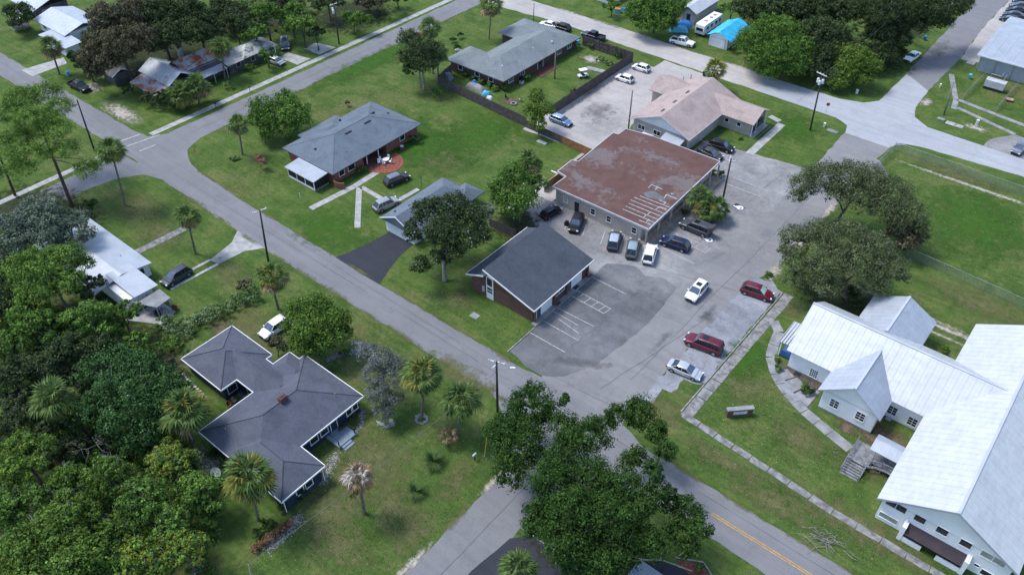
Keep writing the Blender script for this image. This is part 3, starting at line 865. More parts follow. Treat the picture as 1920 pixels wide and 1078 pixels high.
def window(house, face, pl, a, z, w, h, nx=1, ny=1, glass='glass', frame='trim', fw=.09, label=None):
    mb = MB(); x0, x1, z0, z1 = a - w / 2, a + w / 2, z, z + h
    fbox(mb, face, pl, x0 - fw, x1 + fw, z1, z1 + fw, -.05, .07); fbox(mb, face, pl, x0 - fw * 1.4, x1 + fw * 1.4, z0 - fw, z0, -.05, .11)
    fbox(mb, face, pl, x0 - fw, x0, z0, z1, -.05, .068); fbox(mb, face, pl, x1, x1 + fw, z0, z1, -.05, .068)
    o = mb.build('window', M[frame], house)
    fbox(p := MB(), face, pl, x0, x1, z0, z1, -.04, .025); p.build('pane', M[glass], o)
    if nx > 1 or ny > 1:
        q = MB()
        for i in range(1, nx): t = x0 + w * i / nx; fbox(q, face, pl, t - .03, t + .03, z0, z1, .0, .05)
        for i in range(1, ny): t = z0 + h * i / ny; fbox(q, face, pl, x0, x1, t - .025, t + .025, .0, .047)
        q.build('muntin', M[frame], o)
    return o


def door(house, face, pl, a, w=.95, h=2.05, m='trim', frame='trim', z=0.0, panes=True):
    mb = MB()
    fbox(mb, face, pl, a - w / 2, a + w / 2, z, z + h, -.04, .045)
    o = mb.build('door', M[m], house)
    f = MB(); fbox(f, face, pl, a - w / 2 - .09, a - w / 2, z, z + h, -.04, .07); fbox(f, face, pl, a + w / 2, a + w / 2 + .09, z, z + h, -.04, .07)
    fbox(f, face, pl, a - w / 2 - .09, a + w / 2 + .09, z + h, z + h + .09, -.04, .07); f.build('door_frame', M[frame], o)
    hn = MB(); fbox(hn, face, pl, a + w * .36, a + w * .42, z + .95, z + 1.08, .04, .1); hn.build('handle', M['steel'], o)
    if panes:
        g_ = MB(); fbox(g_, face, pl, a - w * .3, a + w * .3, z + h * .55, z + h * .9, .04, .06); g_.build('pane', M['glass'], o)
    return o


def onwall(px, py, x=None, y=None):
    """point of the wall plane x=.. or y=.. seen at a pixel"""
    a = P(px, py, 0); b = P(px, py, 10)
    t = (x - a.x) / (b.x - a.x) if x is not None else (y - a.y) / (b.y - a.y)
    return a.lerp(b, t)


def house(name, label, loc, cat='house'):
    return thing(name, label, cat, (loc[0], loc[1], 0))


def vent(roof, x, y, z, sx=.5, sy=.25, h=.18, m='black', name='roof_vent'):
    return MB().box(x - sx / 2, x + sx / 2, y - sy / 2, y + sy / 2, z - .3, z + h).build(name, M[m], roof)


def pipe(roof, x, y, z, h=.45, m='steel'):
    return MB().tube([(x, y, z - .3), (x, y, z + h)], .06, 6).build('vent_pipe', M[m], roof)


# ---------------------------------------------------------------- B1 dark-roofed house
H = house('house', 'large house with dark slate hip roof and white fascia at lower left', (-72, 33))
MB().prism([(-85.8, 31.7), (-77.5, 31.7), (-77.5, 34.3), (-72.9, 34.3), (-72.9, 25.9), (-57.2, 25.9), (-57.2, 31.4), (-61.9, 31.4), (-61.9, 42.1), (-74.0, 42.1), (-74.0, 39.2), (-85.8, 39.2)], 0, 2.85).build('wall', M['navy'], H)
rects = [(-86.3, -77.0, 31.2, 39.8, 2.9, 4.35), (-83.0, -68.0, 33.78, 38.75, 2.897, 4.25), (-73.4, -61.35, 25.27, 42.7, 2.903, 5.05), (-68.0, -56.7, 25.2, 32.0, 2.9, 4.5), (-75.5, -69.0, 37.2, 41.7, 2.894, 4.1)]
mb = MB()
for r_ in rects: hip(mb, *r_)
roof = mb.build('roof', M['sh_dark'], H)
mb = MB()
def edge(x0, y0, x1, y1, z=2.9, w=.09):
    if abs(x0 - x1) < 1e-6: mb.box(x0 - w / 2, x0 + w / 2, min(y0, y1) - w / 2, max(y0, y1) + w / 2, z - .2, z + .03)
    else: mb.box(min(x0, x1) + w / 2, max(x0, x1) - w / 2, y0 - w / 2, y0 + w / 2, z - .2, z + .027)
pl_ = [(-86.3, 31.2), (-77.0, 31.2), (-77.0, 33.78), (-73.4, 33.78), (-73.4, 25.2), (-56.7, 25.2), (-56.7, 32.0), (-61.35, 32.0), (-61.35, 42.7), (-73.4, 42.7), (-73.4, 41.7), (-75.5, 41.7), (-75.5, 38.75), (-77.0, 38.75), (-77.0, 39.8), (-86.3, 39.8)]
for a, b in zip(pl_, pl_[1:] + pl_[:1]): edge(*a, *b)
mb.build('fascia', M['trim'], roof)
# hip and ridge caps
mb = MB()
for a, b in (((-67.38, 31.3, 5.05), (-67.38, 36.7, 5.05)), ((-67.38, 36.7, 5.05), (-61.35, 42.7, 2.9)), ((-67.38, 36.7, 5.05), (-73.4, 42.7, 2.9)), ((-67.38, 31.3, 5.05), (-73.4, 25.27, 2.9)), ((-60.1, 28.6, 4.5), (-56.7, 25.2, 2.9)),
             ((-60.1, 28.6, 4.5), (-56.7, 32.0, 2.9)), ((-64.6, 28.6, 4.5), (-60.1, 28.6, 4.5)), ((-82.0, 35.5, 4.35), (-86.3, 31.2, 2.9)), ((-82.0, 35.5, 4.35), (-86.3, 39.8, 2.9)), ((-81.3, 35.5, 4.35), (-77.0, 31.2, 2.9)), ((-81.3, 35.5, 4.35), (-77, 39.8, 2.9))):
    MB().tube([a, b], .07, 5).build('ridge_cap', M['sh_black'], roof)
MB().box(-67.7, -67.05, 34.0, 35.1, 4.6, 5.75).build('chimney', M['brick_d'], roof)
MB().box(-67.5, -67.25, 34.2, 34.9, 5.7, 5.8).build('chimney_flue', M['black'], roof)
pipe(roof, -63.6, 39.9, 3.9); pipe(roof, -70.2, 27.3, 3.6)
for y_ in (34.3, 36.0): window(H, '+x', -61.9, y_, 1.0, 1.15, 1.35)
for y_ in (40.3, 41.4): window(H, '+x', -61.9, y_, 1.0, .8, 1.35)
door(H, '+x', -61.9, 37.6, 1.0, 2.1, 'navy', 'trim', .45)
window(H, '+x', -57.2, 28.1, 1.0, 1.0, 1.3); window(H, '+x', -57.2, 29.5, 1.0, 1.0, 1.3)
window(H, '-y', 25.9, -64, 1.0, 1.2, 1.2); window(H, '-x', -77.5, 33.0, .9, 1.3, 1.4); window(H, '-y', 34.3, -75.2, .3, 1.6, 2.0)
dn = MB().tube([(-57.0, 25.6, .1), (-57.0, 25.6, 2.75)], .06, 6); dn.build('downspout', M['trim'], H)
MB().tube([(-57.0, 31.6, .1), (-57.0, 31.6, 2.75)], .06, 6).build('downspout', M['trim'], H)
pr = MB().box(-61.85, -59.2, 36.0, 39.0, 0, .42).build('porch_deck', M['deck_blue'], H)
for k in range(2): MB().box(-59.19 + k * .42, -58.78 + k * .42, 36.3, 37.9, 0, .28 - k * .14).build('step', M['deck_blue'], H)
for y_ in (36.15, 38.85): MB().box(-59.45, -59.33, y_ - .06, y_ + .06, .42, 1.4).build('porch_post', M['black'], H)
for y_ in (36.15, 38.85): MB().box(-61.3, -59.45, y_ - .03, y_ + .03, 1.3, 1.37).build('railing', M['black'], H)

# ---------------------------------------------------------------- B2 white metal roofed house
H = house('house', 'white low-pitched metal roofed house among trees at left', (-112, 36))
MB().prism([(-127.2, 33), (-103.4, 33), (-103.4, 37.2), (-109.3, 37.2), (-109.3, 40.2), (-118, 40.2), (-118, 39.6), (-127.2, 39.6)], 0, 2.6).build('wall', M['white'], H)
mb = MB()
gable_slopes(mb, -127.8, -108.6, 30.6, 40.6, 2.6, 3.5, 'x', .15)
rf = mb.build('roof', M['tin_b'], H)
mb = MB(); v = [(-110.6, 34.0, 3.5), (-102.6, 34.0, 3.2), (-102.6, 38.0, 3.0), (-110.6, 38.0, 3.3)]
mb.add(v + [(a, b, c - .12) for a, b, c in v], [(0, 1, 2, 3), (7, 6, 5, 4), (0, 4, 5, 1), (1, 5, 6, 2), (2, 6, 7, 3), (3, 7, 4, 0)])
mb.build('carport_roof', M['tin_b'], H)
mb = MB(); v = [(-102.4, 31.0, 2.35), (-98.9, 34.6, 2.2), (-99.2, 37.6, 2.2), (-102.5, 37.2, 2.4)]
v = [(-106.0, 30.2, 2.4), (-98.8, 33.6, 2.3), (-99.1, 37.9, 2.32), (-102.7, 38.1, 2.45), (-103.2, 34.2, 2.47)]
mb.prism([(a, b) for a, b, _ in [(-104.4, 32.9, 0), (-98.9, 35.2, 0), (-99.2, 37.8, 0), (-102.5, 37.9, 0), (-102.5, 33.8, 0)]], 2.3, 2.42)
mb.build('porch_roof', M['slab_mid'], H)
for a, b in ((-99.3, 35.3), (-99.4, 37.5), (-101.6, 34.3)): MB().box(a - .05, a + .05, b - .05, b + .05, 0, 2.3).build('porch_post', M['grey_trim'], H)
MB().prism([(-103, 31.6), (-97.6, 34.6), (-98.6, 37.6), (-102.8, 37.4)], 0, .08).build('porch_slab', M['slab'], H)
window(H, '+x', -109.3, 38.8, 1.0, .9, 1.1); door(H, '+x', -103.4, 36.2)
pipe(rf, -113.5, 38.2, 2.9, .5); vent(rf, -111.5, 36.6, 3.2, 1.6, .2, .06)

# ---------------------------------------------------------------- B3 brick house with blue-grey hip roof
H = house('house', 'red brick house with blue-grey hip roof and round patio', (-112, 87))
MB().prism([(-118.9, 76.3), (-105.9, 76.3), (-105.9, 83.6), (-108.2, 83.6), (-108.2, 89.6), (-105.9, 89.6), (-105.9, 98.2), (-119.2, 98.2)], 0, 2.62).build('wall', M['brick_r'], H)
mb = MB(); hip(mb, -119.6, -105.1, 75.6, 98.8, 2.7, 5.1); hip(mb, -121.0, -112, 80.4, 90.4, 2.695, 4.2)
roof = mb.build('roof', M['sh_blue'], H)
mb = MB(); ring(mb, -119.6, -105.1, 75.6, 98.8, 2.52, 2.71, .05); mb.build('fascia', M['grey_wall'], roof)
mb = MB()
for a, b in (((-112.35, 82.85, 5.1), (-112.35, 91.55, 5.1)), ((-112.35, 82.85, 5.1), (-105.1, 75.6, 2.7)), ((-112.35, 91.55, 5.1), (-105.1, 98.8, 2.7)), ((-112.35, 91.55, 5.1), (-119.6, 98.8, 2.7)), ((-112.35, 82.85, 5.1), (-119.6, 75.6, 2.7))): MB().tube([a, b], .06, 5).build('ridge_cap', M['sh_blue'], roof)
vent(roof, -111.2, 85.2, 4.75, .3, 1.6, .1); vent(roof, -111.2, 90.2, 4.75, .3, 1.6, .1); vent(roof, -113.2, 93.3, 4.6, .3, 1.2, .1); vent(roof, -113.0, 78.4, 3.6, .4, .4, .2); vent(roof, -117.6, 88.6, 3.5, .3, .3, .25); vent(roof, -112.2, 96.6, 3.4, .3, .3, .25)
pipe(roof, -107.8, 81.5, 3.6, .3)
for y_ in (84.6, 87.6): MB().box(-106.1, -105.95, y_ - .08, y_ + .08, 0, 2.6).build('porch_post', M['trim'], H)
window(H, '+x', -105.9, 80.6, .9, 1.6, 1.2); window(H, '+x', -105.9, 94.0, 1.0, 1.2, 1.0); door(H, '+x', -108.2, 86.6, 1.8, 2.1, 'glass_blue'); window(H, '+x', -105.9, 78.2, .9, 1.2, 1.1)
# screened porch
sp = thing('screened_porch', 'screened porch with white metal shed roof beside the brick house', 'porch', (-110.4, 74, 0))
mb = MB(); v = [(-114.6, 72.0, 2.3), (-106.4, 72.0, 2.3), (-106.4, 75.5, 2.6), (-114.6, 75.5, 2.6)]
mb.add(v + [(a, b, c - .1) for a, b, c in v], [(0, 1, 2, 3), (7, 6, 5, 4), (0, 4, 5, 1), (1, 5, 6, 2), (2, 6, 7, 3), (3, 7, 4, 0)])
pr = mb.build('roof', M['tin_b'], sp)
for k in range(14): MB().add([(-114.4 + k * .6, 72.0, 2.31), (-114.34 + k * .6, 72.0, 2.31), (-114.34 + k * .6, 75.5, 2.61), (-114.4 + k * .6, 75.5, 2.61), (-114.4 + k * .6, 72.0, 2.35), (-114.34 + k * .6, 72.0, 2.35), (-114.34 + k * .6, 75.5, 2.65), (-114.4 + k * .6, 75.5, 2.65)],
                             [(4, 5, 6, 7), (0, 1, 5, 4), (1, 2, 6, 5), (2, 3, 7, 6), (3, 0, 4, 7)]).build('seam', M['tin_w'], pr)
MB().box(-114.2, -106.8, 72.3, 75.6, 0, .15).build('floor_slab', M['slab'], sp)
MB().box(-114.15, -106.85, 72.36, 72.4, .5, 2.25).build('screen', M['black'], sp); MB().box(-106.9, -106.86, 72.4, 75.5, .3, 2.3).build('screen', M['black'], sp)
MB().box(-114.2, -106.8, 72.3, 72.42, .15, .5).build('knee_wall', M['white'], sp)
for x_ in (-114.15, -111.7, -109.3, -106.85): MB().box(x_ - .06, x_ + .06, 72.28, 72.42, .15, 2.32).build('post', M['trim'], sp)
# curved brick garden wall
mb = MB(); aw = arc(-104.6, 77.2, 1.6, 1.6, 200, 330, 8)
for a, b in zip(aw, aw[1:]): mb.prism(strip_poly(a, b, .25), 0, 1.3)
tag(mb.build('garden_wall', M['brick_r']), 'curved red brick garden wall beside the screened porch', 'wall')
# patio: brick paving in rings
pt = struct('patio', MB().sheet(arc(-104.6, 87.0, 4.6, 3.9, -90, 90, 18), Z_LOT), M['soil'], 'half-round red brick patio')
for rr in range(6):
    r0, r1 = .15 + rr * .63, .15 + (rr + 1) * .63 - .03
    k = max(3, int(r1 * 3.4))
    for i in range(k):
        a0, a1 = -90 + 180 * i / k + 1.0 / r1, -90 + 180 * (i + 1) / k - 1.0 / r1
        q = [(r0 * 1.18 * math.cos(R(a0)), r0 * math.sin(R(a0))), (r1 * 1.18 * math.cos(R(a0)), r1 * math.sin(R(a0))), (r1 * 1.18 * math.cos(R(a1)), r1 * math.sin(R(a1))), (r0 * 1.18 * math.cos(R(a1)), r0 * math.sin(R(a1)))]
        o = MB().prism(q, -.05, rng.uniform(.0, .012)).build('paver', M['patio_brick' if 'patio_brick' in M else 'brick_r'], pt, local=True)
        o.location = (-104.7, 87.0, .06)
MB().prism([(-108.2, 83.7), (-104.75, 83.7), (-104.75, 89.5), (-108.2, 89.5)], 0, .06).build('porch_floor', M['brick_d'], H)

# ---------------------------------------------------------------- B4 garage
H = house('garage', 'garage with blue-grey shingle roof partly hidden behind the dark oak', (-86, 79), 'garage')
MB().prism([(-88.3, 72.6), (-81.6, 72.6), (-81.6, 87.2), (-88.3, 87.2)], 0, 2.62).build('wall', M['white'], H)
mb = MB(); hip(mb, -88.9, -81.0, 72.0, 87.6, 2.7, 4.6, e0=False); hip(mb, -84.6, -80.0, 84.2, 89.0, 2.695, 3.9)
roof = mb.build('roof', M['sh_blue'], H)
mb = MB(); mb.add([(-88.95, 71.96, 2.55), (-84.95, 71.96, 4.45), (-80.95, 71.96, 2.55), (-80.95, 71.96, 2.75), (-84.95, 71.96, 4.65), (-88.95, 71.96, 2.75), (-88.95, 71.88, 2.55), (-84.95, 71.88, 4.45), (-80.95, 71.88, 2.55), (-80.95, 71.88, 2.75), (-84.95, 71.88, 4.65), (-88.95, 71.88, 2.75)],
              [(6, 7, 10, 11), (7, 8, 9, 10), (5, 4, 10, 11), (4, 3, 9, 10), (0, 6, 7, 1), (1, 7, 8, 2)])
mb.build('fascia', M['trim'], roof)
gd = MB().box(-87.4, -82.6, 72.53, 72.598, 0, 2.2).build('garage_door', M['trim'], H)
for k in range(4): MB().box(-87.35, -82.65, 72.49, 72.528, .04 + k * .54, .54 + k * .54).build('door_panel', M['white'], gd)
vent(roof, -83.4, 83.0, 3.9, .3, .3, .25); vent(roof, -87.2, 74.0, 3.5, .3, .3, .2)

# ---------------------------------------------------------------- B5 brick office
H = house('office', 'brick office with dark offset gable roof and clerestory window strip', (-60, 77), 'office')
xr = -63.3
wl = MB(); wl.box(-66.7, -54.5, 70.5, 84.6, 0, 3.05)
# gable infill following both slopes
for y_ in (70.5, 84.6):
    wl.add([(-66.7, y_, 3.0), (xr, y_, 4.75), (xr, y_, 5.55), (-54.5, y_, 3.05), (-66.7, y_ + (.2 if y_ < 80 else -.2), 3.0), (xr, y_ + (.2 if y_ < 80 else -.2), 4.75), (xr, y_ + (.2 if y_ < 80 else -.2), 5.55), (-54.5, y_ + (.2 if y_ < 80 else -.2), 3.05)],
           [(0, 3, 2, 1), (4, 5, 6, 7)])
wl.build('wall', M['brick_d'], H)
mb = MB()
def slab4(mb, a, b, c, d, th=.16, mi=0):
    v = [Vector(p) for p in (a, b, c, d)]; v += [p - Vector((0, 0, th)) for p in v]
    mb.add(v, [(0, 1, 2, 3), (7, 6, 5, 4), (0, 4, 5, 1), (1, 5, 6, 2), (2, 6, 7, 3), (3, 7, 4, 0)], mi)
slab4(mb, (-53.8, 69.9, 3.12), (-53.8, 85.2, 3.12), (xr - .5, 85.2, 5.85), (xr - .5, 69.9, 5.85))
slab4(mb, (-67.3, 85.2, 3.12), (-67.3, 69.9, 3.12), (xr, 69.9, 4.85), (xr, 85.2, 4.85))
roof = mb.build('roof', M['sh_black'], H)
mb = MB(); slab4(mb, (-53.78, 69.82, 3.14), (-53.78, 69.9, 3.14), (xr - .5, 69.9, 5.87), (xr - .5, 69.82, 5.87), .25); slab4(mb, (-67.32, 69.9, 3.14), (-67.32, 69.82, 3.14), (xr - .4, 69.82, 4.67), (xr - .4, 69.9, 4.67), .25)
mb.box(-53.78, -53.7, 69.83, 85.2, 2.9, 3.14); mb.box(-67.38, -67.3, 69.83, 85.2, 2.9, 3.14); mb.build('fascia', M['trim'], roof)
MB().box(xr - .05, xr + .05, 70.4, 84.6, 4.6, 5.7).build('clerestory', M['trim'], H)
# white window strip on the street gable
ws = MB().box(-63.6, -62.2, 70.36, 70.5, 0, 4.6).build('window_strip', M['trim'], H)
MB().box(-63.4, -62.4, 70.32, 70.37, 2.7, 4.2).build('pane', M['glass'], ws); MB().box(-63.4, -62.4, 70.32, 70.37, 1.25, 2.3).build('pane', M['glass_blue'], ws); MB().box(-63.4, -62.4, 70.30, 70.35, 1.7, 1.78).build('muntin', M['trim'], ws)
MB().box(-64.4, -64.0, 70.3, 70.5, .9, 1.9).build('meter_box', M['grey_trim'], H)
# front: recessed bays with pale panels
for y0_, y1_ in ((71.2, 75.2), (79.0, 83.0)):
    b_ = MB().box(-54.5, -54.4, y0_, y1_, .1, 2.75).build('front_panel', M['white'], H)
    MB().box(-54.41, -54.36, y0_ + .2, y0_ + 1.1, .1, 2.1).build('door', M['glass_blue'], b_)
window(H, '+x', -54.5, 77.1, 1.3, 2.6, .9, 2)
for y_ in (70.65, 75.5, 78.7, 84.3): MB().box(-54.35, -54.05, y_ - .13, y_ + .13, 0, 2.95).build('pilaster', M['brick_d'], H)
wk = MB().box(-54.4, -53.5, 70.0, 85.0, 0, .12).build('walkway', M['slab_mid'], H)
MB().box(-54.3, -53.7, 80.4, 81.5, .12, .14).build('door_mat', M['black'], H)
for y_ in (76.0, 84.6): MB().box(-54.1, -53.6, y_ - .5, y_ + .4, .12, .3).build('planter', M['brick_d'], H)
MB().box(-53.62, -53.46, 69.8, 85.1, .0, .15).build('kerb', M['kerb'], H)

# ---------------------------------------------------------------- B6 red flat-roofed building
def red_roof():
    g_ = N('red_flat_roof')
    col = g_.ramp(g_.noise(.5, 5, .6), [(.3, (.090, .048, .042)), (.7, (.122, .070, .061))])
    wear = g_.math('ADD', g_.math('MULTIPLY', g_.noise(.13, 3, .5), .65), g_.math('MULTIPLY', g_.noise(.9, 5, .7, dist=1.0), .4))
    col = g_.mix(g_.ramp(wear, [(.555, 0.0), (.62, .7)]), col, g_.mix(g_.noise(1.4), (.12, .11, .112), (.18, .165, .165)))
    col = g_.mix(1.0, col, g_.ramp(g_.noise(12, 3), [(.3, .86), (.7, 1.14)]), 'MULTIPLY')
    g_.color(col); setp(g_.b, .9, .2); return g_.m
M['red_roof'] = red_roof()
H = house('office', 'wide beige building with red-brown flat roof and white roof lines', (-61, 110), 'office')
MB().prism([(-70.5, 97.4), (-52.7, 97.5), (-52.9, 122.4), (-71.2, 121.6)], 0, 3.2).build('wall', M['beige'], H)
rp = [(-71.0, 97.0), (-51.1, 97.1), (-51.9, 122.8), (-66, 122.6), (-71.8, 121.6), (-71.8, 119.0), (-72.9, 118.8), (-72.2, 106.4), (-73.4, 106), (-73.2, 101.4), (-71.0, 101)]
roof = MB().prism(rp, 3.2, 3.42).build('roof', M['red_roof'], H)
mb = MB()
for a, b in zip(rp, rp[1:] + rp[:1]): mb.prism(strip_poly(a, b, .16), 3.12, 3.47)
mb.build('roof_edge', M['grey_trim'], roof)
seg = [((960, 390), (1180, 475)), ((915, 400), (1155, 495)), ((890, 420), (1135, 520)), ((875, 445), (1110, 540)), ((850, 465), (1090, 565)), ((830, 488), (1070, 590)), ((950, 570), (1040, 605)), ((1020, 330), (1045, 305)), ((1045, 305), (1125, 340)),
       ((1072, 345), (1090, 322)), ((1140, 405), (1155, 380)), ((1155, 380), (1240, 415)), ((1100, 420), (1150, 440)), ((1135, 452), (1152, 432)), ((1075, 490), (1110, 470)), ((1110, 470), (1160, 487)), ((1015, 527), (1035, 510)), ((985, 550), (1005, 530)),
       ((1005, 585), (1025, 565)), ((1190, 370), (1210, 377))]
for a, b in seg:
    pa, pb = P(960 + a[0] / 3.992, 270 + a[1] / 3.992, 3.44), P(960 + b[0] / 3.992, 270 + b[1] / 3.992, 3.44)
    MB().prism(strip_poly(pa, pb, .14), 3.4, 3.44 + rng.uniform(.005, .02)).build('roof_batten', M['line'], roof)
MB().prism([tuple(P(960 + a / 3.992, 270 + b / 3.992, 3.43)[:2]) for a, b in ((985, 365), (1060, 350), (1150, 405), (1120, 425), (1000, 395))], 3.40, 3.428).build('roof_patch', M['lot'], roof)
for px_ in (1060, 1111, 1140.5, 1188):
    w_ = onwall(px_, 352 + (px_ - 1036) * .43 + 21, y=97.4)
    window(H, '-y', 97.44, w_.x, 1.0, .85, 1.15, 1, 2)
w_ = onwall(1082, 382, y=97.4); door(H, '-y', 97.42, w_.x, 1.0, 2.1, 'black', 'grey_trim')
for y_ in (97.6, 101.5, 105.5, 110, 114.5, 119, 122.2): MB().box(-51.75, -51.5, y_ - .12, y_ + .12, 0, 3.2).build('column', M['beige'], H)
for y_ in (100, 104, 108.5, 112.5, 117): window(H, '+x', -52.75, y_, .6, 1.8, 1.7, 2, 1)
MB().box(-52.7, -50.6, 97.2, 122.6, 0, .1).build('walkway', M['tan_walk'], H)
# gutter stub seen at the left corner
MB().box(-74.4, -73.2, 101.0, 101.2, 3.1, 3.25).build('gutter', M['trim'], H)

# ---------------------------------------------------------------- B7 rose-roofed building
H = house('office', 'beige building with rose shingle gable roofs beside the sandy lot', (-66, 136), 'office')
wl = MB(); wl.box(-73.1, -60.8, 126.6, 146.0, 0, 3.15); wl.box(-60.8, -54.0, 139.7, 145.8, 0, 3.0)
wl.build('wall', M['beige2'], H)
ge = MB()
ge.add([(-73.1, 126.6, 3.1), (-60.8, 126.6, 3.1), (-67, 126.6, 5.7)], [(0, 1, 2)])
ge.build('gable', M['white'], H)
mb = MB(); gable_slopes(mb, -73.7, -60.2, 126.0, 146.6, 3.15, 5.95, 'y', .16); roof = mb.build('roof', M['sh_pink'], H)
mb = MB(); gable_slopes(mb, -67, -53.2, 138.9, 146.5, 3.1, 4.9, 'x', .16); w2 = mb.build('roof', M['sh_pink'], H)
mb = MB(); gable_slopes(mb, -77.2, -67.5, 138.6, 146.9, 3.05, 4.8, 'x', .16); w3 = mb.build('roof', M['sh_pink'], H)
MB().prism([(-76.6, 139.2), (-73, 139.2), (-73, 146.2), (-76.6, 146.2)], 0, 3.0).build('wall', M['beige2'], H)
mb = MB(); slab4(mb, (-60.18, 125.93, 3.17), (-60.18, 126.0, 3.17), (-66.95, 126.0, 5.97), (-66.95, 125.93, 5.97), .26); slab4(mb, (-73.72, 126.0, 3.17), (-73.72, 125.93, 3.17), (-66.95, 125.93, 5.97), (-66.95, 126.0, 5.97), .26); mb.box(-60.2, -60.12, 125.95, 138.9, 2.92, 3.17)
mb.build('fascia', M['grey_trim'], roof)
for y_ in (129, 133.5, 138.5): vent(roof, -68.2, y_, 5.5, .35, 1.1, .1, 'grey_wall')
for x_ in (-71.2, -67.6, -63.9): window(H, '-y', 126.58, x_, 1.3, 1.5, .95, 2)
sa = MB(); slab4(sa, (-65.6, 124.3, 2.35), (-61.2, 124.3, 2.35), (-61.2, 126.5, 2.8), (-65.6, 126.5, 2.8), .08); sa.build('entry_canopy', M['tin_b'], H)
MB().box(-70.6, -68.2, 125.9, 126.55, .9, 1.0).build('window_shelf', M['white'], H)
for x_ in (-59.3, -56.6): window(H, '-y', 139.68, x_, 1.4, .8, .8)
for z_ in (.8, 1.6, 2.4): MB().box(-60.79, -60.76, 127.2, 139.0, z_, z_ + .04).build('siding_line', M['grey_trim'], H)
# end porch with white posts and a dark blue figure-free banner
for y_ in (139.6, 141.4, 145.6): MB().box(-53.75, -53.6, y_ - .08, y_ + .08, 0, 3.0).build('porch_post', M['trim'], H)
MB().box(-54.0, -53.9, 140.0, 145.4, .5, 2.6).build('porch_screen', M['glass'], H)
MB().box(-53.58, -53.52, 139.9, 141.1, .9, 2.5).build('hanging_banner', M['navy'], H)
MB().box(-54.0, -53.0, 139.5, 146, 0, .1).build('porch_floor', M['slab'], H)

# ---------------------------------------------------------------- B8 ranch house in the fenced yard
H = house('house', 'brown brick ranch house with grey-green U-shaped hip roof inside tall fence', (-112, 137))
MB().prism([(-119.9, 123.4), (-104.5, 123.4), (-104.5, 150.4), (-119.9, 150.4), (-119.9, 141.5), (-115.2, 141.5), (-115.2, 130.4), (-119.9, 130.4)], 0, 2.5).build('wall', M['brick_b'], H)
mb = MB(); hip(mb, -115.8, -103.8, 122.75, 151.0, 2.6, 4.6); hip(mb, -121.0, -105.5, 122.7, 131.2, 2.596, 4.1); hip(mb, -120.8, -105.5, 140.8, 151.05, 2.604, 4.2)
roof = mb.build('roof', M['sh_green'], H)
mb = MB(); mb.box(-103.8, -103.72, 122.7, 151, 2.4, 2.62); mb.box(-121, -103.8, 122.62, 122.69, 2.4, 2.62); mb.build('fascia', M['grey_wall'], roof)
for x_, y_ in ((-107.4, 126.5), (-107.5, 137.5), (-106.2, 143)): MB().lathe([(.22, 0), (.22, .25), (.1, .34)], (x_, y_, 3.5), 8).build('roof_vent', M['insul'], roof)
for y_ in (126, 130, 143.5, 147.5): window(H, '+x', -104.5, y_, 1.0, 1.4, 1.1, 2, glass='glass_blue')
for x_ in (-117, -112, -108): window(H, '-y', 123.4, x_, 1.0, 1.2, 1.0)
door(H, '+x', -104.5, 136.5, 1.9, 2.1, 'glass_blue'); MB().box(-104.5, -101.6, 133.4, 140, 0, .1).build('back_porch', M['brick_d'], H)

# ---------------------------------------------------------------- B9 rusty tin-roofed house, its shed and its addition
H = house('house', 'old wooden house with rust-streaked pale tin gable roofs', (-162, 80))
MB().prism([(-168.0, 76.4), (-158.4, 76.4), (-158.4, 80.2), (-158.6, 90), (-165.4, 90), (-165.4, 82), (-168, 82)], 0, 2.9).build('wall', M['grey_wall'], H)
mb = MB(); gable_slopes(mb, -169.2, -157.4, 75.6, 82.6, 3.0, 4.9, 'x', .08); r1 = mb.build('roof', M['tin_rust'], H)
mb = MB(); gable_slopes(mb, -166.2, -160.2, 81, 90.6, 3.3, 5.0, 'y', .08); r2 = mb.build('roof', M['tin_rust2'], H)
mb = MB(); slab4(mb, (-157.6, 72.2, 2.1), (-157.6, 75.5, 2.95), (-167.6, 75.5, 2.95), (-167.6, 72.2, 2.1), .08); mb.build('porch_roof', M['tin_rust2'], H)
mb = MB(); slab4(mb, (-156.2, 82.2, 2.3), (-156.2, 89.6, 2.3), (-160.4, 89.6, 2.95), (-160.4, 82.2, 2.95), .08); mb.build('lean_to_roof', M['tin_b'], H)
for x_ in (-167.4, -162.5, -157.8): MB().box(x_ - .06, x_ + .06, 72.3, 72.42, 0, 2.1).build('porch_post', M['grey_trim'], H)
for y_ in (82.5, 86, 89.3): MB().box(-156.4, -156.28, y_ - .06, y_ + .06, 0, 2.25).build('porch_post', M['grey_trim'], H)
MB().box(-167, -166.2, 84.5, 85.5, 3.0, 5.6).build('chimney', M['slab'], H)
for y_ in (84, 87.5): window(H, '+x', -158.5, y_, 1.0, .9, 1.2)
for x_ in (-165, -161): window(H, '-y', 76.4, x_, 1.0, .9, 1.2)
H = house('house', 'low grey-walled addition with mottled tin roof beside the rusty house', (-160, 97))
MB().box(-162.4, -157.2, 90.4, 103, 0, 2.5).build('wall', M['grey_wall'], H)
mb = MB(); hip(mb, -163.0, -156.4, 94.2, 103.8, 2.6, 4.0); mb.build('roof', M['tin_lich'], H)
mb = MB(); slab4(mb, (-156.4, 89.9, 2.5), (-156.4, 95.0, 2.5), (-162.0, 95.0, 3.1), (-162.0, 89.9, 3.1), .1); mb.build('roof', M['slab'], H)
for y_ in (93, 97, 100.5): window(H, '+x', -157.2, y_, 1.0, 1.0, 1.1, frame='grey_trim')
for y_ in (102.9, 101): MB().box(-156.7, -156.55, y_ - .07, y_ + .07, 0, 2.5).build('porch_post', M['trim'], H)
H = house('shed', 'tilted dark shed with pale trim left of the rusty house', (-174, 73), 'shed')
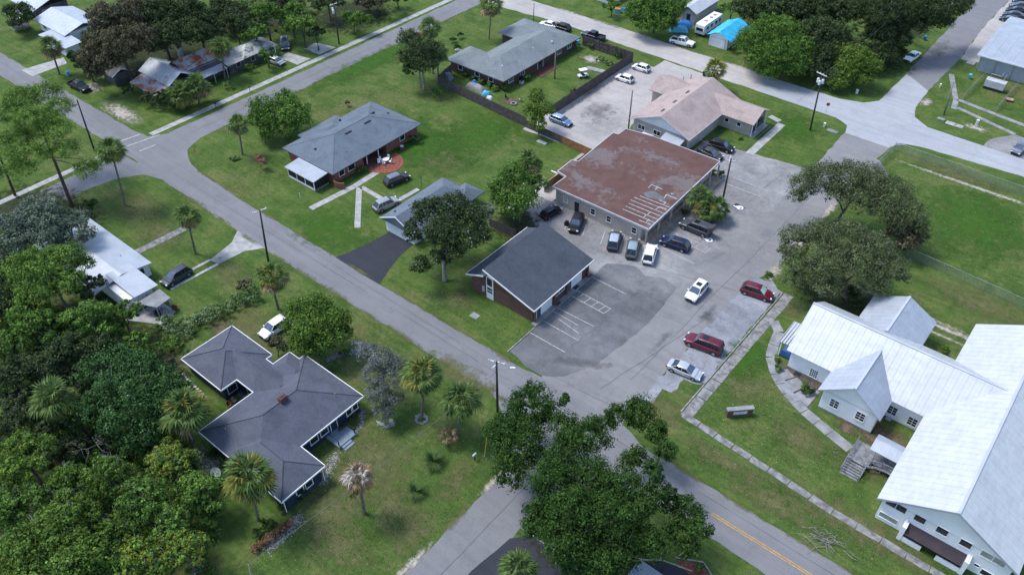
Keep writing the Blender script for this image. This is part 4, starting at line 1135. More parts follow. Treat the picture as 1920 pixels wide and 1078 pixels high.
MB().box(-176.8, -172.2, 71.2, 74.8, 0, 2.6).build('wall', M['grey_wall'], H)
mb = MB(); gable_slopes(mb, -177.4, -171.8, 70.7, 75.4, 2.5, 3.6, 'x', .1); mb.build('roof', M['grey_wall'], H)
mb = MB(); slab4(mb, (-171.75, 70.65, 2.55), (-171.65, 70.65, 2.55), (-171.65, 73.05, 3.68), (-171.75, 73.05, 3.68), .22); slab4(mb, (-171.75, 73.05, 3.68), (-171.65, 73.05, 3.68), (-171.65, 75.45, 2.55), (-171.75, 75.45, 2.55), .22); mb.build('bargeboard', M['tin_b'], H)

# ---------------------------------------------------------------- B10 white houses upper left
H = house('house', 'white house with gleaming white roof at the upper left', (-206, 78))
MB().prism([(-213.6, 75.4), (-200, 75.4), (-200, 84), (-213.6, 84)], 0, 2.8).build('wall', M['white'], H)
mb = MB(); gable_slopes(mb, -214.4, -199.2, 74.6, 85, 2.8, 4.2, 'x', .14); mb.build('roof', M['tin_b'], H)
for x_ in (-211, -205.5): window(H, '-y', 75.4, x_, 1.0, 1.5, 1.1, 2)
H2 = MB().box(-205, -194.6, 71.8, 75.3, 0, 2.3).build('wall', M['white'], H)
mb = MB(); slab4(mb, (-193.8, 71.2, 2.3), (-193.8, 76, 2.45), (-205.4, 76, 2.75), (-205.4, 71.2, 2.6), .12); mb.build('carport_roof', M['tin_b'], H)
H = house('house', 'grey-walled house with pale roof at the top left corner', (-224, 80))
MB().prism([(-230, 77.6), (-219.6, 77.6), (-219.6, 86), (-230, 86)], 0, 2.8).build('wall', M['grey_wall'], H)
mb = MB(); gable_slopes(mb, -231, -218.8, 76.8, 87, 2.8, 4.4, 'x', .14); mb.build('roof', M['tin_b'], H)
window(H, '+x', -219.6, 80, 1, 1.2, 1.0); window(H, '-y', 77.6, -224, 1, 1.2, 1.0)

# ---------------------------------------------------------------- B12 white metal building (top right)
H = house('metal_building', 'white metal building with shallow pale roof at the top right', (-20, 208), 'building')
MB().box(-27.6, 14, 197.4, 222, 0, 3.9).build('wall', M['tin_b'], H)
mb = MB(); gable_slopes(mb, -28.3, 16, 196.4, 222.4, 4.0, 5.0, 'x', .2); roof = mb.build('roof', M['tin_b'], H)
for k in range(22):
    x_ = -27.4 + k * 2.0
    mb = MB(); slab4(mb, (x_, 196.38, 4.07), (x_ + .09, 196.38, 4.07), (x_ + .09, 209.4, 5.07), (x_, 209.4, 5.07), .09); mb.build('seam', M['tin_w'], roof)
mb = MB(); mb.box(-28.32, 16, 196.3, 196.39, 3.75, 4.06); mb.build('gutter', M['trim'], roof)
for x_ in (-27.5, -24, -20.5): MB().tube([(x_, 197.3, 0), (x_, 197.3, 3.9)], .07, 6).build('downspout', M['steel'], H)
door(H, '-y', 197.4, -16, 1.0, 2.1, 'grey_trim')

# ---------------------------------------------------------------- B13 shed, tarped garage
H = house('shed', 'pale shed with white metal roof and dark doorway beside the travel trailer', (-91, 183), 'shed')
MB().box(-93.2, -89.3, 179.2, 190.5, 0, 2.9).build('wall', M['slab'], H)
MB().add([(-93.2, 179.2, 2.9), (-89.3, 179.2, 2.9), (-91.25, 179.2, 4.0)], [(0, 1, 2)]).build('gable', M['slab'], H)
mb = MB(); gable_slopes(mb, -93.8, -88.7, 178.6, 191, 2.9, 4.2, 'y', .1); mb.build('roof', M['tin_w'], H)
MB().box(-91.6, -90.6, 179.12, 179.19, 0, 2.2).build('doorway', M['black'], H)
H = house('garage', 'small white garage under a bright turquoise tarp roof', (-79, 175), 'garage')
MB().box(-80.9, -76.2, 171.4, 180.5, 0, 2.6).build('wall', M['white'], H)
MB().add([(-80.9, 171.4, 2.6), (-76.2, 171.4, 2.6), (-78.55, 171.4, 3.6)], [(0, 1, 2)]).build('gable', M['white'], H)
gd = MB().box(-80.4, -76.7, 171.3, 171.39, 0, 2.2).build('garage_door', M['tin_b'], H)
for k in range(4): MB().box(-80.35, -76.75, 171.26, 171.299, .03 + k * .54, .53 + k * .54).build('door_panel', M['white'], gd)
mb = MB()
nx_, ny_ = 12, 14
for sgn in (-1, 1):
    vv = []; ff = []
    for i in range(nx_ + 1):
        for j in range(ny_ + 1):
            t = i / nx_; x_ = -78.55 + sgn * t * 3.3; y_ = 170.9 + j / ny_ * 10.4
            vv.append((x_, y_, 3.85 - t * 1.45 + .05 * math.sin(x_ * 3.1 + y_ * 2.3) + rng.uniform(-.03, .03) - (.15 * (t > .95))))
    for i in range(nx_):
        for j in range(ny_):
            q = i * (ny_ + 1) + j; ff.append((q, q + 1, q + ny_ + 2, q + ny_ + 1))
    mb.add(vv, ff)
mb.build('tarp_roof', M['blue_tarp'], H, smooth=True)

# ---------------------------------------------------------------- B14 steel canopy at the bottom edge
H = house('canopy', 'pale ribbed metal canopy roof at the bottom edge', (-18, 44), 'canopy')
mb = MB(); slab4(mb, (-19.8, 36, 2.9), (-15.2, 36, 2.9), (-15.2, 45.8, 3.0), (-19.8, 45.8, 3.0), .12); cr = mb.build('roof', M['tin_b'], H)
for k in range(16):
    MB().box(-19.75 + k * .3, -19.7 + k * .3, 36, 45.78, 2.95, 3.06).build('seam', M['tin_w'], cr)
for x_ in (-19.5, -15.5):
    for y_ in (36.4, 45.3): MB().box(x_ - .07, x_ + .07, y_ - .07, y_ + .07, 0, 2.85).build('post', M['steel'], H)
H = house('house', 'sliver of a house roof at the top edge above the sandy road', (-118, 178))
MB().box(-121, -112, 176.4, 184, 0, 2.6).build('wall', M['white'], H)
mb = MB(); hip(mb, -121.6, -111.4, 175.8, 184.6, 2.7, 4.4); mb.build('roof', M['sh_blue'], H)

# ---------------------------------------------------------------- B11 church
CH = house('church', 'white church with long white ribbed metal roofs and gabled wings', (-10, 90), 'church')
wl = MB(); wl.box(-20.6, 1, 86.2, 97.8, 0, 3.55); wl.box(-14.1, -6.9, 81.9, 88, 0, 3.5); wl.box(-15.4, -7.4, 96, 103.8, 0, 3.4)
for gx, s_ in ((-20.6, 1),):
    wl.add([(gx, 86.2, 3.5), (gx, 97.8, 3.5), (gx, 92, 7.6)], [(0, 2, 1)])
wl.add([(-14.1, 81.9, 3.45), (-6.9, 81.9, 3.45), (-10.5, 81.9, 6.5)], [(0, 1, 2)])
wl.build('wall', M['white'], CH)


def panel_roof(parent, x0, x1, y0, y1, z, zr, axis, mat_, step=.95, ridge=None, name='roof'):
    """gable roof made of separate ribbed metal panels on two slabs"""
    mb = MB(); gable_slopes(mb, x0, x1, y0, y1, z - .03, zr - .03, axis, .1, xr=ridge)
    rf_ = mb.build(name, M['tin_w'], parent)
    Lg = (x1 - x0) if axis == 'x' else (y1 - y0)
    n = max(1, round(Lg / step)); w = Lg / n
    c = ((y0 + y1) / 2 if axis == 'x' else (x0 + x1) / 2) if ridge is None else ridge
    cache = {}
    for side in (0, 1):
        e = (y0, y1)[side] if axis == 'x' else (x0, x1)[side]
        run = c - e
        q = MB(); h = .035
        prof = [(0, 0), (.02, h), (.09, h), (.12, .006), (w * .48, .006), (w * .5, .02), (w * .55, .02), (w * .57, .006), (w - .006, .006)]
        vv = []
        for t, zz in ((0, z), (1, zr)):
            for a_, hh in prof:
                vv.append((a_, run * t, zz - z + hh) if axis == 'x' else (run * t, a_, zz - z + hh))
        k = len(prof); ff = [(i, i + 1, k + i + 1, k + i) for i in range(k - 1)]
        q.add(vv, ff); me = q.mesh('panel', mat_)
        for i in range(n):
            o = link('panel', me, rf_)
            off = ORIG[rf_.name]
            o.location = ((x0 + i * w) - off.x, e - off.y, z - off.z) if axis == 'x' else (e - off.x, (y0 + i * w) - off.y, z - off.z)
    cap = MB()
    if axis == 'x': cap.prism([(x0, c - .16), (x1, c - .16), (x1, c + .16), (x0, c + .16)], zr - .06, zr + .045)
    else: cap.prism([(c - .16, y0), (c + .16, y0), (c + .16, y1), (c - .16, y1)], zr - .06, zr + .045)
    cap.build('ridge_cap', M['tin_w'], rf_)
    return rf_


nave = panel_roof(CH, -21.2, 4.8, 85.6, 98.45, 3.55, 7.9, 'x', M['tin_w'])
bump = panel_roof(CH, -14.75, -6.35, 81.35, 90.6, 3.52, 6.75, 'y', M['tin_b'])
rear = panel_roof(CH, -16.0, -6.8, 95.2, 104.4, 3.5, 6.0, 'y', M['tin_b'])
for a_, z_ in (((1525.7, 699.8), 86.2),):
    w_ = onwall(*a_, y=86.2); window(CH, '-y', 86.2, w_.x, w_.z - .7, 1.05, 1.4, 4, 4, 'glass_blue')
for a_ in ((1673.4, 769), (1710.5, 790.4)):
    w_ = onwall(*a_, y=86.2); window(CH, '-y', 86.2, w_.x, w_.z - .7, 1.1, 1.4, 2, 3)
for a_ in ((1564.5, 756.6), (1612.8, 780.4)):
    w_ = onwall(*a_, y=81.9); window(CH, '-y', 81.9, w_.x, w_.z - .7, 1.1, 1.4, 2, 3)
w_ = onwall(1667, 783, y=86.2); ac = MB().box(w_.x - .35, w_.x + .35, 85.6, 86.15, w_.z - .25, w_.z + .25).build('window_unit', M['tin_b'], CH)
mb = MB(); mb.box(-14.12, -6.88, 81.84, 81.9, .0, .28); mb.box(-20.62, -14.2, 86.14, 86.2, 0, .25); mb.build('foundation', M['slab_old'], CH)
# west porch: small shed roof, blue side panels, white post
mb = MB(); slab4(mb, (-23.0, 87.2, 2.95), (-20.5, 87.2, 3.1), (-20.5, 92.2, 3.2), (-23.0, 92.2, 3.05), .1); pr = mb.build('porch_roof', M['tin_w'], CH)
for k in range(6): MB().box(-22.98 + k * .42, -22.92 + k * .42, 87.2, 92.2, 3.0 + k * .02, 3.17 + k * .02).build('seam', M['tin_w'], pr)
for y_ in (87.5, 91.9): MB().box(-22.7, -22.55, y_ - .08, y_ + .08, 0, 2.95).build('porch_post', M['trim'], CH)
MB().box(-22.5, -20.6, 87.6, 91.9, 0, .35).build('porch_floor', M['blue_door'], CH); MB().box(-22.4, -20.7, 87.45, 87.55, .35, 1.3).build('porch_rail', M['blue_door'], CH)
MB().box(-20.66, -20.58, 88.8, 90.4, .35, 2.6).build('door', M['blue_door'], CH)
# hall
HL = house('church_hall', 'big white two-level church hall with broad metal gable roof at right edge', (5, 88), 'church hall')
wl = MB(); wl.box(-1.7, 12.6, 70.0, 106.4, 0, 4.05); wl.add([(-1.7, 70.0, 4.0), (12.6, 70.0, 4.0), (5.45, 70.0, 8.1)], [(0, 1, 2)]); wl.build('wall', M['white'], HL)
hall = panel_roof(HL, -2.3, 13.2, 69.4, 107, 4.02, 8.42, 'y', M['tin_w'], 1.0)
mb = MB(); slab4(mb, (-2.35, 69.32, 4.08), (-2.35, 69.4, 4.08), (5.45, 69.4, 8.48), (5.45, 69.32, 8.48), .3); slab4(mb, (13.25, 69.4, 4.08), (13.25, 69.32, 4.08), (5.45, 69.32, 8.48), (5.45, 69.4, 8.48), .3); mb.build('bargeboard', M['tin_b'], hall)
for a_, w_, h_, nx_, gl in (((1680.9, 947.8), 2.25, 1.05, 2, 'glass'), ((1665.7, 970.7), 2.1, .85, 1, 'glass_pale'), ((1725, 972.6), 1.2, 1.05, 1, 'glass'), ((1766.6, 995), 1.2, 1.05, 1, 'glass'), ((1810.8, 1019), 1.2, 1.05, 1, 'glass'), ((1862, 1046.7), 2.5, .95, 2, 'glass_pale'), ((1831.5, 1059), .5, .4, 1, 'glass'), ((1849.5, 1075), 1.2, .9, 1, 'glass')):
    q_ = onwall(*a_, y=70.0); window(HL, '-y', 70.0, q_.x, q_.z - h_ / 2, w_, h_, nx_, 1, gl, fw=.05)
xa, xb = onwall(1705.8, 979.6, y=70.0), onwall(1813.5, 1039.8, y=70.0)
mb = MB(); slab4(mb, (xa.x, 68.7, xa.z - .75), (xb.x, 68.7, xb.z - .75), (xb.x, 69.98, xa.z), (xa.x, 69.98, xa.z), .1); mb.build('awning', M['maroon_awn'], HL)
for x_ in (xa.x - .5, xb.x + .02): MB().box(x_, x_ + .48, 68.75, 69.98, 0, xa.z + .25).build('wing_wall', M['white'], HL)
MB().box(xa.x, xa.x + 2.2, 68.8, 68.95, 0, .8).build('low_wall', M['white'], HL); MB().box(xb.x - 2.6, xb.x, 68.8, 68.95, 0, .8).build('low_wall', M['white'], HL)
MB().box(xa.x + .1, xb.x - .1, 69.9, 69.99, .1, xa.z - .9).build('doorway', M['black'], HL)
MB().lathe([(.12, 0), (.16, .1), (.05, .25)], (xa.x - .3, 69.8, xa.z + .35), 8).build('wall_lamp', M['insul'], HL)
MB().box(-1.72, -1.66, 70, 85, 0, .3).build('foundation', M['slab_old'], HL)
# entrance porch roof and curved wooden stair
mb = MB(); gable_slopes(mb, -5.7, -1.6, 76.5, 79.5, 3.25, 3.9, 'x', .1); pr = mb.build('porch_roof', M['tin_b'], HL)
for k in range(5): 
    mb = MB(); slab4(mb, (-5.66 + k * .9, 76.5, 3.29), (-5.6 + k * .9, 76.5, 3.29), (-5.6 + k * .9, 78.0, 3.94), (-5.66 + k * .9, 78.0, 3.94), .05); mb.build('seam', M['tin_w'], pr)
ST = thing('deck_stairs', 'grey weathered wooden deck stairs with railings beside the church hall', 'stairs', (-5, 76, 0))
MB().box(-5.0, -1.75, 76.4, 79.4, 1.1, 1.25).build('landing', M['wood_g'], ST)
for x_, y_ in ((-4.9, 76.5), (-4.9, 79.3), (-2.2, 76.5), (-3.6, 76.5)): MB().box(x_ - .06, x_ + .06, y_ - .06, y_ + .06, 0, 3.25 if x_ < -4.5 else 2.2).build('post', M['wood_g'], ST)
MB().box(-7.6, -5.02, 75.6, 79.2, .75, .88).build('landing', M['wood_g'], ST)
for k in range(6): MB().box(-7.55, -5.3, 75.55 - (k + 1) * .34, 75.55 - k * .34 - .03, .62 - k * .125, .7 - k * .125).build('step', M['wood_g'], ST)
for x_ in (-7.62, -5.24):
    mb = MB(); slab4(mb, (x_, 73.5, .05), (x_ + .08, 73.5, .05), (x_ + .08, 75.55, .82), (x_, 75.55, .82), .25); mb.build('stringer', M['wood_g'], ST)
    mb = MB(); slab4(mb, (x_, 73.5, 1.0), (x_ + .08, 73.5, 1.0), (x_ + .08, 75.6, 1.8), (x_, 75.6, 1.8), .1); mb.build('handrail', M['wood_g'], ST)
    for k in range(6): MB().box(x_ + .01, x_ + .06, 73.55 + k * .4, 73.61 + k * .4, .1 + k * .14, 1.0 + k * .155).build('baluster', M['wood_g'], ST)
aw = [(-5.2, 75.6), (-4.2, 76.2), (-3.0, 76.45), (-1.8, 76.4)]
mb = MB(); mb2 = MB()
for a, b in zip(aw, aw[1:]):
    mb.prism(strip_poly(a, b, .1), 2.05, 2.15); mb2.prism(strip_poly(a, b, .08), .8, 1.1)
mb.build('handrail', M['wood_g'], ST); mb2.build('curved_skirt', M['tin_w'], ST)
for k in range(9):
    t = k / 8 * 3; i = min(2, int(t)); u_ = t - i; x_ = aw[i][0] + (aw[i + 1][0] - aw[i][0]) * u_; y_ = aw[i][1] + (aw[i + 1][1] - aw[i][1]) * u_
    MB().box(x_ - .03, x_ + .03, y_ - .03, y_ + .03, 1.0, 2.06).build('baluster', M['wood_g'], ST)
for k in range(8): MB().box(-7.6, -7.55, 75.7 + k * .45, 75.76 + k * .45, .85, 1.75).build('baluster', M['wood_g'], ST)
MB().box(-7.62, -7.53, 75.6, 79.2, 1.72, 1.8).build('handrail', M['wood_g'], ST)


# ================================================================== VEGETATION
def project(p):
    q = Vector(p) - Vector((0, 0, CAM_H)); w = q.dot(fwd)
    return 960 + FPX * q.dot(right) / w, 539 - FPX * q.dot(up) / w, w


def leaves_mesh(name, lobes, mat_, dens=5.0, size=.42, per=16, flat=.8, spread=.17, aspect=.62, droop=0.0, seed=0, low=-.45):
    """lobes: (x, y, z, r). leaf cards gathered in clumps over each lobe's shell"""
    r_ = np.random.default_rng(seed)
    C = []; Nn = []
    for (cx, cy, cz, r) in lobes:
        nc = max(5, int(dens * r * r * 1.25))
        d = r_.normal(size=(nc * 3, 3)); d /= np.linalg.norm(d, axis=1)[:, None]
        d = d[d[:, 2] > low][:nc]
        rad = r * .86 * r_.uniform(.3, 1.0, (len(d), 1)) ** .5
        cc = np.array([cx, cy, cz]) + d * rad * np.array([1, 1, flat])
        rc = max(.22, min(.85, r * spread * 1.9)) * r_.uniform(.55, 1.3, (len(d), 1))
        for k in range(int(per * 1.8)):
            u = r_.normal(size=(len(d), 3)); u /= np.linalg.norm(u, axis=1)[:, None]
            C.append(cc + u * rc * r_.uniform(.55, 1.12, (len(d), 1)) * np.array([1, 1, .72]))
            Nn.append(u * .8 + d * .25 + np.array([0, 0, .3 - droop * .6]) + r_.normal(size=(len(d), 3)) * .33)
    C = np.concatenate(C); Nn = np.concatenate(Nn); Nn /= np.linalg.norm(Nn, axis=1)[:, None] + 1e-9
    return cards_mesh(name, C, Nn, mat_, size, aspect, r_, droop)


def cards_mesh(name, C, Nn, mat_, size, aspect, r_, droop=0.0):
    n = len(C)
    t = r_.normal(size=(n, 3)); t[:, 2] -= droop * 2.5
    t -= Nn * np.sum(t * Nn, axis=1)[:, None]; t /= np.linalg.norm(t, axis=1)[:, None] + 1e-9
    b = np.cross(Nn, t)
    s = size * r_.uniform(.6, 1.35, (n, 1))
    V = np.empty((n, 4, 3)); V[:, 0] = C - t * s * .5; V[:, 1] = C + b * s * aspect * .5; V[:, 2] = C + t * s * .5; V[:, 3] = C - b * s * aspect * .5
    me = bpy.data.meshes.new(name)
    me.vertices.add(n * 4); me.vertices.foreach_set('co', V.reshape(-1).astype(np.float32))
    me.loops.add(n * 4); me.loops.foreach_set('vertex_index', np.arange(n * 4, dtype=np.int32))
    me.polygons.add(n); me.polygons.foreach_set('loop_start', np.arange(0, n * 4, 4, dtype=np.int32)); me.polygons.foreach_set('loop_total', np.full(n, 4, dtype=np.int32))
    me.update(calc_edges=True)
    me.materials.append(mat_)
    return me


_seed = [100]
TRIS = [0]


SZ = .82

def plant(name, label, cat, base, lobes, leaf='oak', trunk_r=.25, bark='bark', dens=5.0, size=.42, per=16, trunks=1, group=None, fork=.45, lean=(0, 0), extra=None, flat=.8, droop=0.0, limbs=True, aspect=.62, spread=.17, crown='crown', low=-.45):
    """base: world xy; lobes in world coordinates"""
    _seed[0] += 1
    root = thing(name, label, cat, (base[0], base[1], 0), group=group)
    lo = [(x - base[0], y - base[1], z, r) for x, y, z, r in lobes]
    me = leaves_mesh(crown, lo, L[leaf], dens, size * SZ, int(per * 1.35), flat, spread, aspect, droop, _seed[0], low)
    link(crown, me, root); TRIS[0] += len(me.polygons) * 2
    if crown == 'crown' and leaf != 'moss':
        core = [(x, y, z - r * .12, r * .72) for x, y, z, r in lo]
        me = leaves_mesh('inner_crown', core, L[leaf], 3.6 if leaf != 'oak2' else 2.0, .5, 7, flat, .2, .7, droop, _seed[0] + 5000, -.8)
        link('inner_crown', me, root); TRIS[0] += len(me.polygons) * 2
    if extra:
        for ex_name, ex_leaf, frac, ex_size, ex_per in extra:
            r_ = random.Random(_seed[0]); sub = [l for l in lo if r_.random() < .75] or lo
            me = leaves_mesh(ex_name, sub, L[ex_leaf], dens * frac, ex_size, ex_per, flat, .2, aspect, 0.0 if ex_leaf != 'moss' else .8, _seed[0] + 999, -.1)
            link(ex_name, me, root); TRIS[0] += len(me.polygons) * 2
    if crown == 'crown' and leaf not in ('moss', 'pink_fl'):
        r2 = random.Random(_seed[0] * 3 + 1); tw = MB()
        for (x, y, z, r) in lo:
            if r2.random() > .45: continue
            for q in range(3):
                a_ = r2.uniform(0, 6.28); e_ = r2.uniform(.1, 1.1); d_ = Vector((math.cos(a_) * math.cos(e_), math.sin(a_) * math.cos(e_), math.sin(e_)))
                p0 = Vector((x, y, z)) + d_ * r * .55; p1 = Vector((x, y, z)) + d_ * r * r2.uniform(1.0, 1.22)
                tw.tube([p0, p0.lerp(p1, .5) + Vector((r2.uniform(-.12, .12), r2.uniform(-.12, .12), .06)), p1], [.035, .025, .012], 4)
        if tw.v: tag(tw.build('twigs', M['bark_p'], root, local=True), kind='stuff')
    cz = sum(l[2] for l in lo) / len(lo); cx = sum(l[0] for l in lo) / len(lo); cy = sum(l[1] for l in lo) / len(lo)
    r_ = random.Random(_seed[0])
    for k in range(trunks):
        mb = MB()
        ox, oy = (0, 0) if trunks == 1 else (r_.uniform(-.7, .7), r_.uniform(-.7, .7))
        top = Vector((cx * .7 + lean[0] + ox * 2, cy * .7 + lean[1] + oy * 2, max(.4, cz * (.55 + fork))))
        f_ = Vector((ox + (cx * .5) * .6, oy + (cy * .5) * .6, max(.3, cz * fork)))
        mb.tube([(ox, oy, -.15), (ox * 1.1, oy * 1.1, .25), f_, (f_ + top) / 2 + Vector((r_.uniform(-.3, .3), r_.uniform(-.3, .3), 0)), top], [trunk_r * 1.35, trunk_r, trunk_r * .8, trunk_r * .5, trunk_r * .15], 7)
        if limbs:
            # limbs grow outwards from lobe to lobe, like a branching tree
            mine = sorted(lo[k::trunks], key=lambda q: (q[0] - f_.x) ** 2 + (q[1] - f_.y) ** 2 + .5 * (q[2] - f_.z) ** 2)
            done = [(f_, trunk_r * .55)]
            for (x, y, z, r) in mine:
                e = Vector((x, y, z - r * .25))
                s_, sr = min(done, key=lambda q: (q[0] - e).length)
                er = max(.03, sr * .62)
                m_ = s_.lerp(e, .5) + Vector((r_.uniform(-.35, .35), r_.uniform(-.35, .35), r_.uniform(-.3, .3)))
                mb.tube([s_, m_, e], [sr * .9, (sr + er) * .42, er * .7], 5)
                for q in range(3):
                    a_ = r_.uniform(0, 6.28); mb.tube([e, e + Vector((math.cos(a_) * r * .7, math.sin(a_) * r * .7, r * r_.uniform(.0, .6)))], [er * .5, .012], 4)
                done.append((e, er))
        mb.build('trunk', M[bark], root, local=True, smooth=True)
    return root


def auto_lobes(c, Rm, h, n, seed, zlow=.42):
    r_ = random.Random(seed); out = []
    for i in range(n):
        a = i * 2.39996 + r_.uniform(-.4, .4); d = math.sqrt((i + .5) / n) * Rm * .72
        rr = Rm * r_.uniform(.25, .44) * (1.1 - .25 * d / Rm)
        z = h * (zlow + (1 - zlow) * .62 * (1 - (d / Rm) ** 2 * .8)) + r_.uniform(-.08, .08) * h
        z = min(z, h - rr * .55)
        out.append((c[0] + d * math.cos(a), c[1] + d * math.sin(a), z, rr))
    return out


def tree(label, px, py, rpx, h, leaf='oak', n=9, name='tree', cat='tree', zc=.62, zlow=.42, **k):
    c = P(px, py, h * zc); w = project(c)[2]; Rm = rpx * w / FPX
    _seed[0] += 1
    return plant(name, label, cat, (c.x, c.y), auto_lobes(c, Rm, h, n, _seed[0], zlow), leaf, trunk_r=k.pop('trunk_r', .12 + Rm * .035), **k)


def ptree(label, base, lobes, leaf='oak', name='tree', cat='tree', **k):
    """base: pixel on the ground; lobes: (px, py, rpx, z)"""
    b = P(*base); out = []
    for px, py, rp, z in lobes:
        c = P(px, py, z); w = project(c)[2]; out.append((c.x, c.y, z, rp * w / FPX))
    return plant(name, label, cat, (b.x, b.y), out, leaf, **k)


def shrub(label, px, py, rpx, h, leaf='shrub', n=5, group=None, cat='shrub', name='shrub', **k):
    c = P(px, py, h * .5); w = project(c)[2]; Rm = rpx * w / FPX
    _seed[0] += 1
    lo = auto_lobes(c, Rm, h, n, _seed[0], .3)
    lo = [(x, y, max(r * .5, min(z, h - r * .6)), min(r, h * .55)) for x, y, z, r in lo]
    k.setdefault('dens', 7); k.setdefault('size', .3)
    return plant(name, label, cat, (c.x, c.y), lo, leaf, trunk_r=.06, group=group, limbs=False, crown='foliage', low=-.9, **k)


# ---- the big foreground oak
lob = [(1002, 727, 22), (998, 766, 62), (941, 805, 44), (975, 835, 66), (958, 880, 46), (1058, 752, 18), (1059, 802, 40), (1107, 815, 50), (1063, 851, 60), (1140, 790, 22), (1156, 778, 28), (1197, 774, 42), (1229, 811, 32), (1246, 843, 26),
       (1189, 862, 42), (1225, 880, 32), (1034, 900, 66), (1107, 900, 72), (1172, 908, 60), (1233, 916, 40), (1258, 940, 32), (1022, 953, 56), (1075, 949, 66), (1014, 985, 42), (1140, 965, 74), (1205, 949, 46), (1290, 957, 40), (1311, 990, 30), (1278, 998, 40),
       (1290, 1028, 26), (1059, 1014, 56), (1107, 1006, 70), (1132, 1046, 56), (1189, 1006, 56), (1225, 1016, 40), (1083, 1054, 40), (1164, 1038, 46)]
lobz = [(x, y, r * (.92 if math.hypot(x - 1125, y - 925) > 110 else .76), 12.2 - 4.2 * min(1.2, math.hypot(x - 1125, y - 925) / 190) + rng.uniform(-1.7, 1.5)) for x, y, r in lob]
ptree('huge dark live oak overhanging the street intersection in the foreground', (1128, 1042), lobz, 'oak', trunk_r=.62, dens=7, size=.30, per=24, fork=.35)

# ---- oak by the office and garage
ptree('dark oak with pale trunk between the garage and the brick office', (834, 527), [(800, 398, 34, 9), (850, 385, 38, 10), (885, 408, 34, 9), (776, 440, 22, 7.5), (826, 432, 42, 9.5), (868, 448, 40, 8.5), (905, 438, 24, 8), (788, 496, 24, 5), (826, 482, 24, 6), (850, 470, 30, 7), (812, 380, 20, 9.5), (772, 420, 16, 8)],
      'dark', trunk_r=.38, bark='bark_p', dens=6.5, size=.36, per=16, extra=[('moss', 'moss', .04, .3, 6)])
ptree('pale grey-green tree top behind the dark oak crown', (905, 455), [(905, 402, 20, 6), (920, 392, 15, 6.5), (893, 416, 15, 5.5)], 'blueish', trunk_r=.15, dens=6, size=.34)
ptree('leafy tree with white blossom beside the cedar fence', (975, 418), [(968, 328, 36, 7), (1000, 312, 22, 7.2), (940, 350, 30, 5.8), (984, 372, 34, 5), (955, 388, 32, 4), (1010, 345, 22, 5.5), (935, 375, 24, 4)], 'mid', trunk_r=.2, dens=6, size=.36, extra=[('blossom', 'white_fl', .06, .28, 6)])
ptree('small sunlit tree standing at the fence corner', (1010, 252), [(1008, 182, 20, 6.6), (1020, 205, 22, 5.2), (996, 208, 20, 5), (1010, 232, 20, 3.2)], 'bright', trunk_r=.14, dens=6, size=.36)
ptree('left of two bushy green trees at the corner lawn', (498, 268), [(492, 200, 28, 6), (478, 222, 23, 4.6), (505, 222, 28, 4.8), (500, 245, 23, 3)], 'mid', trunk_r=.16, dens=6, size=.38)
ptree('right of two bushy green trees at the corner lawn', (540, 262), [(535, 188, 28, 6.4), (558, 206, 28, 5.2), (536, 218, 30, 5), (566, 228, 23, 3.6), (540, 240, 25, 3)], 'mid', trunk_r=.16, dens=6, size=.38)
ptree('multi-stemmed tree with pale trunks beside the fence', (790, 168), [(768, 75, 26, 9), (790, 92, 31, 9), (772, 105, 29, 7.6), (798, 120, 26, 7), (770, 128, 18, 5.6), (812, 100, 20, 8)], 'dark', trunk_r=.12, bark='bark_p', trunks=5, dens=6, size=.4)
ptree('bushy green tree hiding the white car beside the dark-roofed house', (600, 664), [(560, 585, 30, 6.4), (596, 575, 34, 7), (628, 600, 32, 6.2), (580, 615, 40, 6), (618, 630, 36, 5), (560, 640, 30, 3.6), (592, 648, 32, 3.4), (645, 625, 20, 4), (540, 615, 20, 4.6)], 'bright', trunk_r=.22, dens=6, size=.34, extra=[('dark_leaves', 'mid', .5, .34, 12)])
ptree('small reddish-green tree in the roof notch', (522, 668), [(518, 640, 18, 2.6), (530, 650, 14, 2.1)], 'brown', trunk_r=.07, dens=8, size=.26)
ptree('half-bare grey mossy tree beside the dark-roofed house', (722, 796), [(690, 660, 24, 7.6), (716, 672, 28, 8), (742, 680, 22, 7.2), (700, 700, 26, 6.6), (730, 710, 28, 6.2), (706, 738, 26, 5), (738, 745, 20, 4.4), (720, 770, 22, 3)], 'moss', trunk_r=.18, bark='bark_p', dens=15, size=.34, per=15, extra=[('green_leaves', 'bright', .1, .3, 10)], aspect=.3)
# ---- pair of feathery oaks by the ball field
ptree('upper of two feathery oaks beside the ball field', (1562, 424), [(1508, 346, 34, 8), (1542, 330, 42, 9), (1588, 334, 48, 9.6), (1632, 340, 48, 9.2), (1676, 362, 44, 8.6), (1706, 396, 36, 7.4), (1655, 390, 36, 7.4), (1494, 368, 20, 6.6), (1724, 425, 22, 6), (1616, 372, 40, 8), (1566, 362, 28, 7.6), (1680, 410, 34, 6.6)],
      'oak2', trunk_r=.3, dens=6.5, size=.36, per=15, droop=.35, aspect=.42)
ptree('lower of two feathery oaks beside the ball field', (1585, 560), [(1490, 446, 34, 7.6), (1534, 440, 40, 8.6), (1586, 448, 52, 9.6), (1636, 466, 48, 9.2), (1672, 500, 38, 7.6), (1612, 494, 52, 8.4), (1552, 490, 50, 7.8), (1496, 490, 36, 6.2), (1488, 522, 26, 4.6), (1552, 532, 38, 5.2), (1640, 530, 38, 5.4), (1474, 466, 18, 6.4), (1692, 520, 18, 5)],
      'oak2', trunk_r=.34, dens=6.5, size=.36, per=15, droop=.35, aspect=.42)
